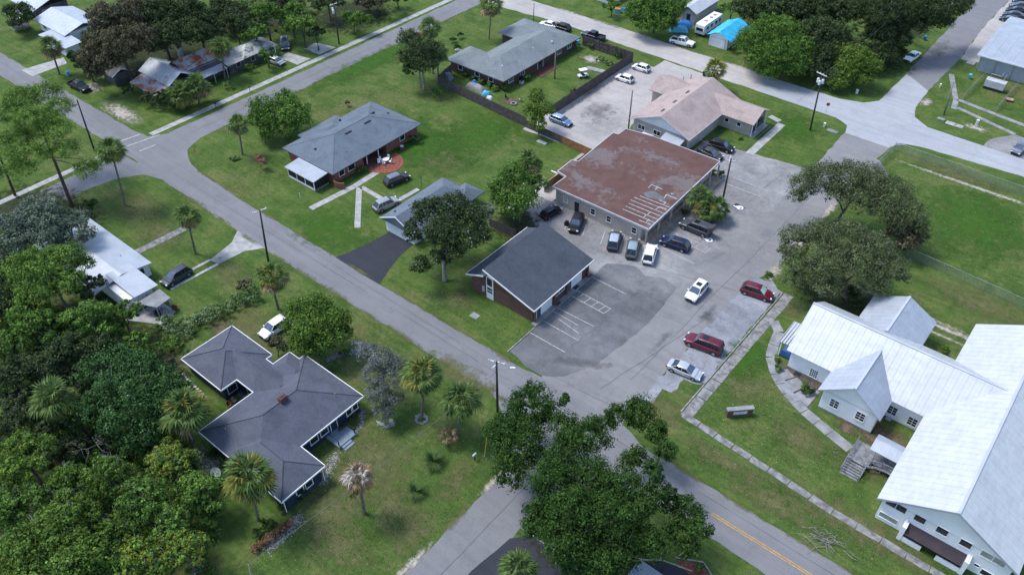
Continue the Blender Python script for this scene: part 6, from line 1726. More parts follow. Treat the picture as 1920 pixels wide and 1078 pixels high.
# ---- undergrowth below the woods: one mass of low leaves per wood
for lab, lf, poly, n_, hmax in (('dense low undergrowth beneath the left woods', 'mid', [(0, 560), (190, 600), (290, 660), (330, 740), (350, 850), (400, 930), (405, 1000), (380, 1070), (0, 1075)], 60000, 2.6),
                                ('dark undergrowth beneath the woods behind the rusty house', 'dark', [(150, 30), (260, 5), (600, 0), (600, 50), (470, 70), (390, 75), (330, 80), (262, 100), (190, 130), (160, 110)], 26000, 2.2),
                                ('dark undergrowth beneath the woods at the top right', 'dark', [(1385, 12), (1560, 4), (1720, 8), (1690, 60), (1672, 112), (1600, 152), (1440, 130), (1400, 105)], 26000, 2.0),
                                ('dark undergrowth under the trees at the left edge', 'dark', [(0, 430), (120, 440), (150, 470), (170, 540), (0, 560)], 14000, 2.0)):
    w = [P(*p) for p in poly]; wp = [(p.x, p.y) for p in w]
    r_ = np.random.default_rng(len(lab)); x0, x1, y0, y1 = min(p[0] for p in wp), max(p[0] for p in wp), min(p[1] for p in wp), max(p[1] for p in wp)
    cl = []
    while len(cl) < n_ // 60:
        x, y = rng.uniform(x0, x1), rng.uniform(y0, y1)
        if inside(x, y, wp): cl.append((x, y, rng.uniform(.1, .8) ** 1.3 * hmax, rng.uniform(.35, .9)))
    cl = np.array(cl); u = r_.normal(size=(len(cl) * 60, 3)); u /= np.linalg.norm(u, axis=1)[:, None]
    C_ = np.repeat(cl[:, :3], 60, axis=0) + u * np.repeat(cl[:, 3:], 60, axis=0) * r_.uniform(.5, 1.1, (len(u), 1)); C_[:, 2] = np.maximum(C_[:, 2], .06)
    Nn_ = u * .8 + np.array([0, 0, .35]) + r_.normal(size=u.shape) * .35; Nn_ /= np.linalg.norm(Nn_, axis=1)[:, None]
    o = link('undergrowth', cards_mesh('undergrowth', C_, Nn_, L[lf], .36, .6, r_)); TRIS[0] += len(C_) * 2
    tag(o, lab, kind='stuff')



# ================================================================== VEHICLES
CARS = {
    # L, W, H, belt, hood z front, ws base, ws top, roof rear, rear base, tail z
    'suv': dict(L=4.75, W=1.9, H=1.74, belt=1.06, nose=.86, wb=1.22, wt=.42, rr=-1.62, rb=-2.24, tail=1.0, wr=.36),
    'bigsuv': dict(L=5.3, W=2.04, H=1.9, belt=1.14, nose=.98, wb=1.25, wt=.62, rr=-2.3, rb=-2.6, tail=1.12, wr=.4),
    'sedan': dict(L=4.8, W=1.83, H=1.44, belt=.94, nose=.7, wb=1.15, wt=.3, rr=-.95, rb=-1.8, tail=.98, wr=.33),
    'oldsedan': dict(L=5.3, W=1.95, H=1.4, belt=.9, nose=.78, wb=.95, wt=.4, rr=-1.0, rb=-1.5, tail=.88, wr=.33),
    'hatch': dict(L=4.05, W=1.74, H=1.52, belt=.95, nose=.74, wb=1.12, wt=.3, rr=-1.35, rb=-1.9, tail=.94, wr=.31),
    'minivan': dict(L=5.1, W=1.98, H=1.75, belt=1.05, nose=.8, wb=1.6, wt=.6, rr=-1.95, rb=-2.42, tail=1.0, wr=.34),
    'wagon': dict(L=4.75, W=1.8, H=1.5, belt=.95, nose=.72, wb=1.1, wt=.35, rr=-1.85, rb=-2.25, tail=.98, wr=.33),
    'pickup': dict(L=5.6, W=1.98, H=1.84, belt=1.1, nose=.98, wb=1.15, wt=.6, rr=-.75, rb=-.95, tail=.78, wr=.39),
}
_paint = {}


def car(kind, label, c, colour, rear, front, z=.8, metal=.3, sunroof=False, rails=False, hatch_open=False, door_open=0, shade=False, group=None, roof_sheen=None, z0=.0):
    d = CARS[kind]
    a, b = P(rear[0], rear[1], z), P(front[0], front[1], z)
    ce = (a + b) / 2; hd = math.atan2(b.y - a.y, b.x - a.x)
    root = thing('car' if kind != 'pickup' else 'pickup_truck', label, c, (ce.x, ce.y, z0), hd, group)
    root.scale = (1.06, 1.06, 1.06)
    key = tuple(colour) + (metal,)
    if key not in _paint: _paint[key] = paint('car_paint', colour, .28, metal)
    pm = _paint[key]
    Lh, W, H, belt, w = d['L'] / 2, d['W'] / 2, d['H'], d['belt'], d['W'] / 2
    # lower body loft
    st = [(Lh, .36, d['nose'] * .66, .66), (Lh - .1, .26, d['nose'] * .86, .84), (Lh - .32, .22, d['nose'] * .97, .95), (Lh - .62, .22, d['nose'] + .02, .99), (d['wb'] + .45, .22, belt - .06, 1.0), (d['wb'] - .05, .22, belt, 1.0)]
    if kind == 'pickup':
        st += [(d['rb'], .25, belt, 1.0), (d['rb'] - .02, .25, d['tail'], 1.0), (-Lh + .1, .3, d['tail'], .99), (-Lh, .38, d['tail'] - .1, .95)]
    else:
        st += [(d['rr'] + .5, .22, belt, 1.0), (d['rb'] + .3, .24, d['tail'] + .02, .985), (d['rb'] + .02, .24, d['tail'], .95), (-Lh + .1, .26, d['tail'] - .06, .88), (-Lh, .36, d['tail'] - .22, .74)]
    mb = MB(); v = []; f = []
    for x, zl, zb, k in st:
        ww = w * k
        v += [(x, -ww * .9, zl), (x, -ww * .985, zl + .16), (x, -ww, zb - .22), (x, -ww * .965, zb - .07), (x, -ww * .86, zb), (x, 0, zb + .025), (x, ww * .86, zb), (x, ww * .965, zb - .07), (x, ww, zb - .22), (x, ww * .985, zl + .16), (x, ww * .9, zl)]
    n = 11
    for i in range(len(st) - 1):
        for j in range(n): f.append((i * n + j, i * n + (j + 1) % n, (i + 1) * n + (j + 1) % n, (i + 1) * n + j))
    f.append(tuple(range(n))[::-1]); f.append(tuple((len(st) - 1) * n + j for j in range(n)))
    mb.add(v, f)
    body = mb.build('body', pm, root, local=True, smooth=False); bevel(body, .05, 2, 18)
    body.data.polygons.foreach_set('use_smooth', [True] * len(body.data.polygons)); body.modifiers.new('weighted_normals', 'WEIGHTED_NORMAL')
    # glasshouse
    wb_, wt_ = w * .90, w * .70; zt = H - .05
    gx = [(d['wb'], belt - .02, belt, wb_), (d['wt'], belt - .02, zt, wt_), (d['rr'], belt - .02, zt, wt_ * .98), (d['rb'], d['tail'] - .02, d['tail'], wb_ * .96)]
    if kind == 'pickup': gx[3] = (d['rb'], belt - .02, belt, wb_)
    v = []; f = []
    for x, z0_, z1_, ww in gx:
        wl_ = wb_ if z1_ > z0_ + .1 else ww
        v += [(x, -wl_, z0_), (x, -ww, z1_), (x, ww, z1_), (x, wl_, z0_)]
    for i in range(3):
        for j in range(3): f.append((i * 4 + j, i * 4 + j + 1, (i + 1) * 4 + j + 1, (i + 1) * 4 + j))
    f += [(0, 1, 2, 3), (12, 15, 14, 13)]
    gl = MB().add(v, f).build('side_windows', M['auto_glass'], root, local=True)
    # windscreen
    dx = d['wb'] - d['wt']; nrm = Vector((zt - belt, 0, dx)).normalized() * .012
    q = [Vector((d['wb'] - .03, -wb_ * .93, belt + .02)), Vector((d['wb'] - .03, wb_ * .93, belt + .02)), Vector((d['wt'] + .04, wt_ * .92, zt - .03)), Vector((d['wt'] + .04, -wt_ * .92, zt - .03))]
    MB().add([p + nrm for p in q], [(0, 1, 2, 3)]).build('windshield', M['shade_glass' if shade else 'shield_glass'], root, local=True)
    # roof panel
    v = []; f = []
    xs = [d['wt'] + .06, d['wt'] - .15, (d['wt'] + d['rr']) / 2, d['rr'] + .2, d['rr'] - .05]
    for i, x in enumerate(xs):
        e = (-.02, .03, .055, .03, -.01)[i]
        for t, zz in ((-1.03, -.045), (-.93, .0), (-.5, .025), (0, .032), (.5, .025), (.93, .0), (1.03, -.045)):
            v.append((x, t * wt_, zt + zz + e))
    for i in range(4):
        for j in range(6): f.append((i * 7 + j, i * 7 + j + 1, (i + 1) * 7 + j + 1, (i + 1) * 7 + j))
    rm = pm if roof_sheen is None else paint('car_roof_sheen', roof_sheen, .3, metal)  # separate paler roof paint puts the sky's sheen into the colour
    rf_ = MB().add(v, f).build('roof', rm, root, local=True, smooth=True)
    if sunroof: MB().add([(d['wt'] - .35, -wt_ * .6, zt + .082), (d['wt'] - 1.15, -wt_ * .6, zt + .092), (d['wt'] - 1.15, wt_ * .6, zt + .092), (d['wt'] - .35, wt_ * .6, zt + .082)], [(0, 1, 2, 3)]).build('sunroof', M['auto_glass'], rf_, local=True)
    if rails:
        for s in (-1, 1): MB().tube([(d['wt'] - .2, s * wt_ * .9, zt + .08), (d['rr'] + .2, s * wt_ * .9, zt + .09)], .025, 5).build('roof_rail', M['rim'], rf_, local=True)
    # pillars
    class PB:
        def tube(self_, *a): MB().tube(*a).build('pillar', pm, root, local=True)
    mb = PB()
    for s in (-1, 1):
        mb.tube([(d['wb'], s * wb_ * .97, belt - .02), (d['wt'], s * wt_ * 1.0, zt)], .042, 5)
        xm = (d['wt'] + d['rr']) / 2 + .1
        mb.tube([(xm, s * wb_ * 1.0, belt - .02), (xm - .03, s * wt_ * 1.005, zt)], .04, 5)
        if kind in ('suv', 'bigsuv', 'minivan', 'wagon'): mb.tube([(d['rr'] + .55, s * wb_, belt - .02), (d['rr'] + .45, s * wt_ * 1.0, zt)], .05, 5)
        mb.tube([(d['rb'] + .02, s * wb_ * .95, (belt if kind == 'pickup' else d['tail']) - .02), (d['rr'], s * wt_ * .98, zt)], .06, 5)
    # wheels
    ax = Lh - (.92 if d['L'] > 4.5 else .78)
    for sx in (-1, 1):
        for sy in (-1, 1):
            y0 = sy * (w - .2); y1 = sy * (w + .012); r = d['wr']; x = sx * ax + (-.05 if sx < 0 else 0)
            t = MB().tube([(x, y0, r), (x, y1 - sy * .03, r), (x, y1, r)], [r, r, r * .93], 14).build('tyre', M['tyre'], root, local=True)
            t.name = 'wheel'
            MB().tube([(x, y1 - sy * .01, r), (x, y1 + sy * .006, r)], [r * .64, r * .6], 12).build('rim', M['rim'], t, local=True)
            a_ = MB()
            for k in range(9):
                an = R(-8 + k * 24.5); an2 = R(-8 + (k + 1) * 24.5)
                if k < 8: a_.add([(x + math.cos(an) * r * 1.04, y1 - sy * .015, r + math.sin(an) * r * 1.04), (x + math.cos(an2) * r * 1.04, y1 - sy * .015, r + math.sin(an2) * r * 1.04), (x + math.cos(an2) * r * 1.2, y1 - sy * .012, r + math.sin(an2) * r * 1.2), (x + math.cos(an) * r * 1.2, y1 - sy * .012, r + math.sin(an) * r * 1.2)], [(0, 1, 2, 3)])
            a_.build('wheel_arch', M['black'], root, local=True)
    # lamps, bumpers, mirrors
    for s in (-1, 1):
        MB().obox((Lh - .12, s * w * .72, d['nose'] * .86), (.2, .36, .13), rz=-s * .35).build('headlight', M['lamp_w'], root, local=True)
        MB().obox((-Lh + .06, s * w * .78, d['tail'] - .26), (.14, .28 if 'sedan' in kind else .17, .2 if 'sedan' in kind else .34), rz=s * .25).build('taillight', M['lamp_r'], root, local=True)
        MB().obox((d['wb'] - .22, s * (w + .08), belt + .04), (.14, .2, .13)).build('mirror', pm, root, local=True)
    MB().obox((Lh - .05, 0, .46), (.14, w * 1.5, .2)).build('front_bumper', M['black'], root, local=True)
    MB().obox((-Lh + .04, 0, .44), (.14, w * 1.56, .18)).build('rear_bumper', M['black'] if kind != 'sedan' else pm, root, local=True)
    MB().obox((Lh + .005, 0, d['nose'] * .72), (.06, w * .95, .16)).build('grille', M['black'], root, local=True)
    if kind == 'pickup':
        for s in (-1, 1): MB().box(-Lh + .05, d['rb'] - .03, s * w * .99 - .05, s * w * .99 + .05, d['tail'] - .06, belt + .02).build('bed_wall', pm, root, local=True)
        MB().box(-Lh + .02, -Lh + .1, -w * .93, w * .93, d['tail'] - .08, belt).build('tailgate', pm, root, local=True)
        MB().box(-Lh + .1, d['rb'] - .05, -w * .92, w * .92, d['tail'] - .02, d['tail'] + .03).build('bed_liner', M['black'], root, local=True)
    if hatch_open:
        MB().add([(d['rr'] + .05, -wt_, zt + .05), (d['rr'] + .05, wt_, zt + .05), (d['rr'] - .8, wt_ * .98, zt + .5), (d['rr'] - .8, -wt_ * .98, zt + .5), (d['rr'] + .05, -wt_, zt - .0), (d['rr'] + .05, wt_, zt - .0), (d['rr'] - .8, wt_ * .98, zt + .44), (d['rr'] - .8, -wt_ * .98, zt + .44)],
                 [(0, 1, 2, 3), (7, 6, 5, 4), (0, 4, 5, 1), (1, 5, 6, 2), (2, 6, 7, 3), (3, 7, 4, 0)]).build('tailgate', pm, root, local=True)
    if door_open:
        s = door_open
        MB().obox((d['wb'] - .25, s * (w + .42), .75), (.09, .85, .8), rz=s * .12).build('door', pm, root, local=True)
        MB().obox((d['wb'] - .27, s * (w + .36), 1.33), (.03, .6, .36), rz=s * .12).build('door_glass', M['auto_glass'], root, local=True)
    return root


SILVER, WHITE, BLACK, GREY, NAVY, MAROON = (.50, .51, .53), (.80, .81, .82), (.012, .012, .014), (.12, .125, .135), (.012, .018, .06), (.13, .008, .018)
car('sedan', 'silver sedan parked nose to the kerb nearest the street corner', 'car', (.58, .59, .61), (1257, 680), (1313, 703), metal=.5)
car('bigsuv', 'maroon full-size SUV with its nose to the street', 'car', MAROON, (1350, 655), (1290, 632), rails=True, sunroof=True)
car('suv', 'maroon SUV with a pale sunshade behind its windshield', 'car', (.15, .008, .02), (1390, 536), (1450, 556), rails=True, shade=True)
car('suv', 'white SUV with sunroof driving down the side street', 'car', WHITE, (1321, 529), (1293, 560), metal=0, sunroof=True)
car('suv', 'dark blue SUV parked beside the hatched bay', 'car', NAVY, (1290, 464), (1243, 448), rails=True, sunroof=True)
car('bigsuv', 'dark grey SUV with its tailgate raised beside the short palms', 'car', (.055, .06, .07), (1332, 437), (1278, 415), rails=True, sunroof=True, hatch_open=True)
car('suv', 'white crossover parked at the corner of the red-roofed building', 'car', WHITE, (1214, 491), (1223, 459), metal=0)
car('suv', 'grey-green small SUV between the white crossover and the SUV with the painted roof sheen', 'car', (.11, .135, .13), (1183, 479), (1190, 450), roof_sheen=(.28, .36, .38))
car('suv', 'dark SUV with a painted-on sky sheen over its roof, parked below the red roof', 'car', (.06, .07, .09), (1148, 466), (1156, 434), roof_sheen=(.42, .47, .56))
car('suv', 'black SUV with its driver door open', 'car', BLACK, (1087, 401), (1074, 433), door_open=-1)
car('hatch', 'black hatchback parked by the trees behind the brick office', 'car', BLACK, (1016, 407), (1049, 386), rails=True)
car('suv', 'black SUV parked on the lawn side of the rose-roofed building', 'car', BLACK, (1330, 267), (1375, 280))
car('sedan', 'dark grey sedan parked at the red roof corner', 'car', (.05, .055, .06), (1316, 279), (1349, 293))
car('wagon', 'blue-grey wagon parked under the small sunlit tree', 'car', (.13, .22, .34), (1035, 218), (1069, 231), roof_sheen=(.3, .42, .55))
car('hatch', 'white hatchback parked along the tall fence, nearer the camera', 'car', WHITE, (1187, 151), (1156, 141), metal=0)
car('hatch', 'white hatchback parked along the tall fence, at its far end', 'car', WHITE, (1218, 131), (1187, 121), metal=0)
car('pickup', 'white pickup truck parked on the grass by the travel trailer', 'pickup', WHITE, (1255, 72), (1305, 84), metal=0)
car('pickup', 'dark pickup truck parked outside the far fence', 'pickup', (.02, .03, .06), (1133, 73), (1092, 61))
car('suv', 'black car parked beyond the grey-green roof', 'car', BLACK, (1063, 54), (1042, 48))
car('sedan', 'white car half hidden behind the grey-green roof', 'car', WHITE, (1038, 48), (1020, 43), metal=0)
car('oldsedan', 'old white sedan parked on the grass under the mossy oak', 'car', WHITE, (1724, 96), (1698, 114), metal=0)
car('pickup', 'black pickup truck parked on the grass at upper left', 'pickup', BLACK, (131, 153), (166, 169))
car('suv', 'dark grey SUV on the wheel tracks of the white-roofed house', 'car', (.045, .055, .075), (354, 502), (306, 532), rails=True)
car('suv', 'white SUV parked behind the dark-roofed house', 'car', WHITE, (541, 595), (488, 631), metal=0)
car('suv', 'dark SUV parked on the grass beside the round patio', 'car', (.03, .032, .04), (721, 344), (766, 326), roof_sheen=(.16, .18, .22))
car('suv', 'silver SUV parked on the grass beside the garage', 'car', (.30, .325, .335), (700, 392), (748, 371))
car('minivan', 'dark van parked under the trees with its pale front showing', 'car', (.06, .09, .14), (532, 68), (536, 98))
car('hatch', 'pale small car half hidden under the low tree by the driveway stub', 'car', (.5, .52, .54), (512, 112), (524, 116))
car('sedan', 'grey sedan cut off by the right edge of the picture', 'car', (.16, .18, .22), (1922, 268), (1905, 284))
for k in range(5):
    a = P(1884 + k * 8, 32 - k * 8.2, .8)
    car('sedan', ('nearest', 'second nearest', 'middle', 'fourth nearest', 'farthest')[k] + ' dark car in the row behind the white metal building', 'car', ((.03, .035, .05), (.05, .06, .08), (.02, .02, .025), (.09, .10, .12), (.03, .03, .04))[k], (1917 + k * 6, 40 - k * 9), (1875 + k * 6, 31 - k * 8), group='row of dark cars at the top right')

# travel trailer
c = P(1335, 45, 1.6); c = Vector((-84.9, 178.4, 0))
T = thing('travel_trailer', 'long white travel trailer parked beside the turquoise tarp', 'trailer', (c.x, c.y, 0), R(90))
prof = [(-4.6, .7), (-4.75, 1.5), (-4.6, 2.85), (-4.3, 3.0), (4.2, 3.0), (4.6, 2.75), (4.75, 1.5), (4.5, .6)]
v = [(x, -1.22, z) for x, z in prof] + [(x, 1.22, z) for x, z in prof]; n = len(prof)
f = [tuple(range(n)), tuple(range(n, 2 * n))[::-1]] + [(i, n + i, n + (i + 1) % n, (i + 1) % n) for i in range(n)]
body = MB().add(v, f).build('body', M['white'], T, local=True)
MB().box(-4.3, 4.2, -1.2, 1.2, 2.99, 3.04).build('roof', M['trim'], T, local=True)
for x_ in (-2, .6, 2.4): MB().box(x_ - .35, x_ + .35, -.35, .35, 3.04, 3.2).build('roof_hatch', M['cushion'], T, local=True)
for x_ in (-3, -1, 1.2, 3):
    for s in (-1, 1): MB().box(x_ - .5, x_ + .5, s * 1.225 - .02, s * 1.225 + .02, 1.6, 2.3).build('window', M['glass'], T, local=True)
MB().box(-4.78, -4.72, -.9, .9, 1.5, 2.2).build('window', M['glass'], T, local=True)
for x_ in (-.6, .5):
    for s in (-1, 1):
        t = MB().tube([(x_, s * 1.0, .36), (x_, s * 1.2, .36)], .36, 12).build('wheel', M['tyre'], T, local=True)
MB().box(-5.9, -4.6, -.08, .08, .45, .6).build('hitch', M['black'], T, local=True)
MB().box(-4.5, 4.4, -1.1, 1.1, .35, .72).build('chassis', M['black'], T, local=True)
# golf cart
b = P(1093, 145); GC = thing('golf_cart', 'white golf cart parked in the fenced yard', 'golf cart', (b.x, b.y, 0), R(60))
MB().box(-1.15, 1.15, -.58, .58, .3, .62).build('body', M['white'], GC, local=True); MB().box(-.25, .25, -.55, .55, .6, .8).build('seat', M['black'], GC, local=True); MB().box(-.4, -.25, -.55, .55, .7, 1.15).build('backrest', M['black'], GC, local=True)
MB().box(-.95, .8, -.6, .6, 1.82, 1.9).build('canopy', M['trim'], GC, local=True)
for x_ in (-.85, .7):
    for s in (-1, 1):
        MB().tube([(x_, s * .54, .5), (x_, s * .54, 1.84)], .025, 5).build('post', M['black'], GC, local=True)
        MB().tube([(x_, s * .44, .24), (x_, s * .6, .24)], .24, 10).build('wheel', M['tyre'], GC, local=True)

# ================================================================== UTILITY POLES AND WIRES
POLETOP = {}


def pole(key, label, base, top, h, arms=(), cans=0, lamp=None, m='wood_pole', r=.16, arm_z=.4):
    b = P(*base)
    t = P(top[0], top[1], h) - b if top else Vector((0, 0, h))
    # keep the shaft nearly plumb
    t = Vector((max(-.8, min(.8, t.x)), max(-.8, min(.8, t.y)), h))
    root = thing('utility_pole', label, 'utility pole', (b.x, b.y, 0))
    MB().tube([(0, 0, -.3), t * .5, t], [r * 1.15, r, r * .75], 9).build('shaft', M[m], root, local=True, smooth=True)
    POLETOP[key] = [b + t]
    for k, (ang, ln, dz) in enumerate(arms):
        c_ = t - Vector((0, 0, dz)); d = Vector((math.cos(R(ang)), math.sin(R(ang)), 0))
        ar = MB().obox(c_ + Vector((-d.y, d.x, 0)) * (r + .03), (ln, .13, .14), rz=R(ang)).build('crossarm', M['insul'], root, local=True)
        for u in (-.45, -.15, .15, .45) if ln > 2 else (-.42, .42):
            p = c_ + Vector((-d.y, d.x, 0)) * (r + .03) + d * ln * u
            MB().lathe([(.045, .06), (.075, .12), (.05, .2), (.07, .24), (.02, .3)], tuple(p), 7).build('insulator', M['insul'], ar, local=True)
            POLETOP[key].append(b + p + Vector((0, 0, .3)))
    for k in range(cans):
        a = R(200 + k * 75); p = t - Vector((0, 0, 1.6 + .25 * (k % 2))) + Vector((math.cos(a), math.sin(a), 0)) * (r + .3)
        MB().lathe([(.24, -.45), (.27, -.4), (.27, .35), (.2, .45), (.05, .5)], tuple(p), 10).build('transformer', M['insul'], root, local=True)
    if lamp:
        an, ln, z_ = lamp; d = Vector((math.cos(R(an)), math.sin(R(an)), 0)); p0 = Vector((t.x * z_ / h, t.y * z_ / h, z_))
        MB().tube([p0, p0 + d * ln * .6 + Vector((0, 0, .35)), p0 + d * ln + Vector((0, 0, .4))], .035, 5).build('lamp_arm', M['steel'], root, local=True)
        MB().obox(p0 + d * (ln + .25) + Vector((0, 0, .38)), (.65, .25, .14), rz=R(an)).build('lamp_head', M['insul'], root, local=True)
    return root


pole('mid', 'utility pole with pale crossarm beside the concrete driveway apron', (503, 490), (489, 393), 10, [(75, 2.4, .25)])
pole('near', 'utility pole with two pale crossarms at the street corner lawn', (933, 772), (931, 678), 10.2, [(20, 2.4, .3), (95, 1.5, .75)], lamp=(40, 1.8, 8.6))
pole('far', 'dark leaning pole at the upper left intersection', (177, 283), (130, 173), 10.5, [])
pole('nw', 'utility pole with transformers across the street at the top', (636, 83), (626, 6), 9.5, [(80, 2.0, .3)], cans=2)
pole('lot', 'utility pole with pale crossarms in the red-roof parking lot', (1353, 385), (1371, 298), 10, [(110, 2.4, .2), (20, 1.8, .5)])
pole('yard', 'plain wooden pole behind the rose-roofed building gable', (1178, 243), (1186, 170), 9, [], m='wood_pale')
pole('ranch', 'wooden pole with meter standing in the fenced yard', (1040, 148), (1042, 88), 7.2, [], m='wood_pale')
pole('cross', 'utility pole with transformers at the concrete crossroads', (1519, 245), (1547, 133), 12, [(165, 2.4, .2)], cans=3)
pole('top', 'utility pole with transformers among the trees at the top edge', (1672, 92), (1690, 8), 11, [(160, 2.4, .2)], cans=2)
pole('stub', 'grey pole without wires on the utility lawn', (1770, 216), (1788, 154), 7, [], m='wood_pale')
pole('top2', 'thin wooden pole beyond the grey-green roof', (1000, 40), (1003, 10), 5, [], m='wood_pale', r=.1)
pole('bottom', 'grey metal pole top poking up at the bottom edge', (487, 1132), (477, 1044), 6.4, [], m='wood_pale', r=.12)
root = thing('guy_wire', 'guy wire with yellow guard at the street corner pole', 'wire', tuple(P(908, 858)))
b = P(908, 858); tp = POLETOP['near'][0] - b
MB().tube([(0, 0, -.05), tp * .97], .018, 4).build('cable', M['wire'], root, local=True); MB().tube([tp * .01, tp * .24], .05, 6).build('guard', M['yellow'], root, local=True)


def wire(label, a, b, sag=.8, r=.016):
    o = thing('power_line', label, 'wire', tuple(a))
    pts = []
    for k in range(13):
        t = k / 12; p = Vector(a).lerp(Vector(b), t) - Vector(a); p.z -= sag * 4 * t * (1 - t); pts.append(p)
    MB().tube(pts, r, 4).build('cable', M['wire'], o, local=True)


pt = POLETOP
wire('upper overhead wire between the driveway pole and the corner pole', pt['mid'][2], pt['near'][1], .9, .022)
wire('lower overhead wire between the driveway pole and the corner pole', pt['mid'][0] - Vector((0, 0, 2.2)), pt['near'][0] - Vector((0, 0, 2.0)), 1.1, .024)
wire('overhead wire from the driveway pole towards the leaning pole', pt['mid'][0] - Vector((0, 0, .2)), pt['far'][0] - Vector((0, 0, .3)), .9)
wire('overhead wire from the corner pole crossing the front lawn', pt['near'][0] - Vector((0, 0, 1.8)), pt['bottom'][0], .6, .03)
wire('overhead wire from the corner pole along the lower road', pt['near'][3], Vector((6, 53, 10)), .9)
wire('overhead wire from the corner pole up the side street', pt['near'][5], pt['lot'][1], 1.2)
wire('overhead wire from the parking lot pole to the crossroads pole', pt['lot'][2], pt['cross'][1], .7)
wire('overhead wire from the crossroads pole to the pole among trees', pt['cross'][2], pt['top'][1], .7)
wire('service wire from the parking lot pole to the plain pole', pt['lot'][3], pt['yard'][0], .6)

# ================================================================== FENCES
def fence(label, pts, h, m, plen=2.4, board=.15, name='board_fence', z_var=.02):
    a0 = Vector(pts[0]); root = thing(name, label, 'fence', (a0.x, a0.y, 0)); cache = {}
    for a, b in zip(pts, pts[1:]):
        a = Vector(a); b = Vector(b); Lg = (b - a).length; n = max(1, round(Lg / plen)); w = Lg / n; an = math.atan2(b.y - a.y, b.x - a.x)
        key = round(w, 3)
        if key not in cache:
            mb = MB(); nb = int(w / board)
            for k in range(nb):
                x0 = .06 + (w - .12) * k / nb; x1 = .06 + (w - .12) * (k + 1) / nb - .012
                mb.box(x0, x1, -.012 + rng.uniform(-.004, .004), .012 + rng.uniform(-.004, .004), .04, h + rng.uniform(-z_var, z_var))
            for z_ in (.35, h * .5, h - .3): mb.box(0, w, .018, .06, z_ - .045, z_ + .045)
            ps = MB().box(-.05, .05, -.02, .09, -.1, h + .04)
            cache[key] = (mb.mesh('panel', M[m]), ps.mesh('post', M[m]))
        for k in range(n + 1):
            p = a + (b - a) * (k / n) - a0
            o = link('post', cache[key][1], root); o.location = (p.x, p.y, 0); o.rotation_euler = (0, 0, an)
            if k < n:
                o = link('panel', cache[key][0], root); o.location = (p.x, p.y, 0); o.rotation_euler = (0, 0, an)
    return root


fence('tall dark board fence between the lawn and the ranch yard', [(-118.6, 122), (-117.2, 116.3), (-91.0, 114.4)], 2.3, 'wood_f')
fence('tall dark board fence along the sandy parking lot', [(-89.6, 121.4), (-89.9, 152.2), (-104, 152.3)], 2.5, 'wood_f')
fence('grey lower board fence below the small sunlit tree', [(-91.0, 114.3), (-81.4, 114.0)], 1.7, 'wood_f')
fence('new orange cedar fence behind the red-roofed building', [(-81.4, 113.9), (-74.2, 113.6), (-74.0, 98.6)], 1.8, 'wood_n')
fa, fb = P(918, 424), P(966, 446)
fence('dark low fence behind the brick office', [(fa.x, fa.y), (fb.x, fb.y)], 1.7, 'wood_f')
fa, fb = P(297, 700), P(330, 682)
fence('short dark fence at the edge of the left woods', [(fa.x, fa.y), (fb.x, fb.y)], 1.3, 'wood_f')


def link_mat():
    g_ = N('chain_link')
    g_.color((.45, .47, .48)); setp(g_.b, .4, .5, .6)
    tb = g_.n.new('ShaderNodeBsdfTransparent'); mx = g_.n.new('ShaderNodeMixShader'); mx.inputs[0].default_value = .16
    g_.l.new(tb.outputs[0], mx.inputs[1]); g_.l.new(g_.b.outputs[0], mx.inputs[2]); g_.l.new(mx.outputs[0], g_.n['Material Output'].inputs['Surface'])
    return g_.m
M['chain'] = link_mat()


def chain_fence(label, pts, h=1.8, sp=3.0):
    a0 = Vector(pts[0]); root = thing('chain_link_fence', label, 'fence', (a0.x, a0.y, 0))
    pm_ = MB().tube([(0, 0, -.1), (0, 0, h)], .04, 6).mesh('post', M['steel'])
    for a, b in zip(pts, pts[1:]):
        a = Vector(a) - a0; b = Vector(b) - a0; n = max(1, round((b - a).length / sp))
        for k in range(n + 1):
            o = link('post', pm_, root); p = a.lerp(b, k / n); o.location = (p.x, p.y, 0)
        MB().tube([(a.x, a.y, h), (b.x, b.y, h)], .03, 5).build('top_rail', M['steel'], root, local=True)
        MB().prism(strip_poly((a.x, a.y), (b.x, b.y), .012), .05, h - .03).build('mesh', M['chain'], root, local=True)


chain_fence('chain-link fence along the top and street side of the ball field', [(-30.4, 126), (-29.6, 152.6), (-5.8, 152), (20, 152)])
chain_fence('chain-link fence along the church side of the ball field', [(-16.2, 121.6), (2.3, 120.2), (20, 119.6)])
chain_fence('chain-link fence around the metal building utility yard', [(-25.6, 181.6), (-25.0, 194.6)], 1.6)
chain_fence('second chain-link fence of the metal building utility yard', [(-18.6, 180.6), (-18.2, 195)], 1.6)

# ================================================================== SMALL THINGS
def at(px, py): return tuple(P(px, py))

b = (P(1362, 780) + P(1408, 776)) / 2; d = P(1408, 776) - P(1362, 780)
S = thing('brick_sign', 'low brick sign with pale cap and plaque on the church lawn', 'sign', (b.x, b.y, 0), math.atan2(d.y, d.x))
MB().box(-1.75, 1.75, -.25, .25, 0, 1.3).build('wall', M['brick_d'], S, local=True); MB().box(-1.85, 1.85, -.33, .33, 1.3, 1.46).build('cap', M['slab_mid'], S, local=True)
MB().box(-.95, .95, -.275, -.25, .5, 1.05).build('plaque', M['insul'], S, local=True)
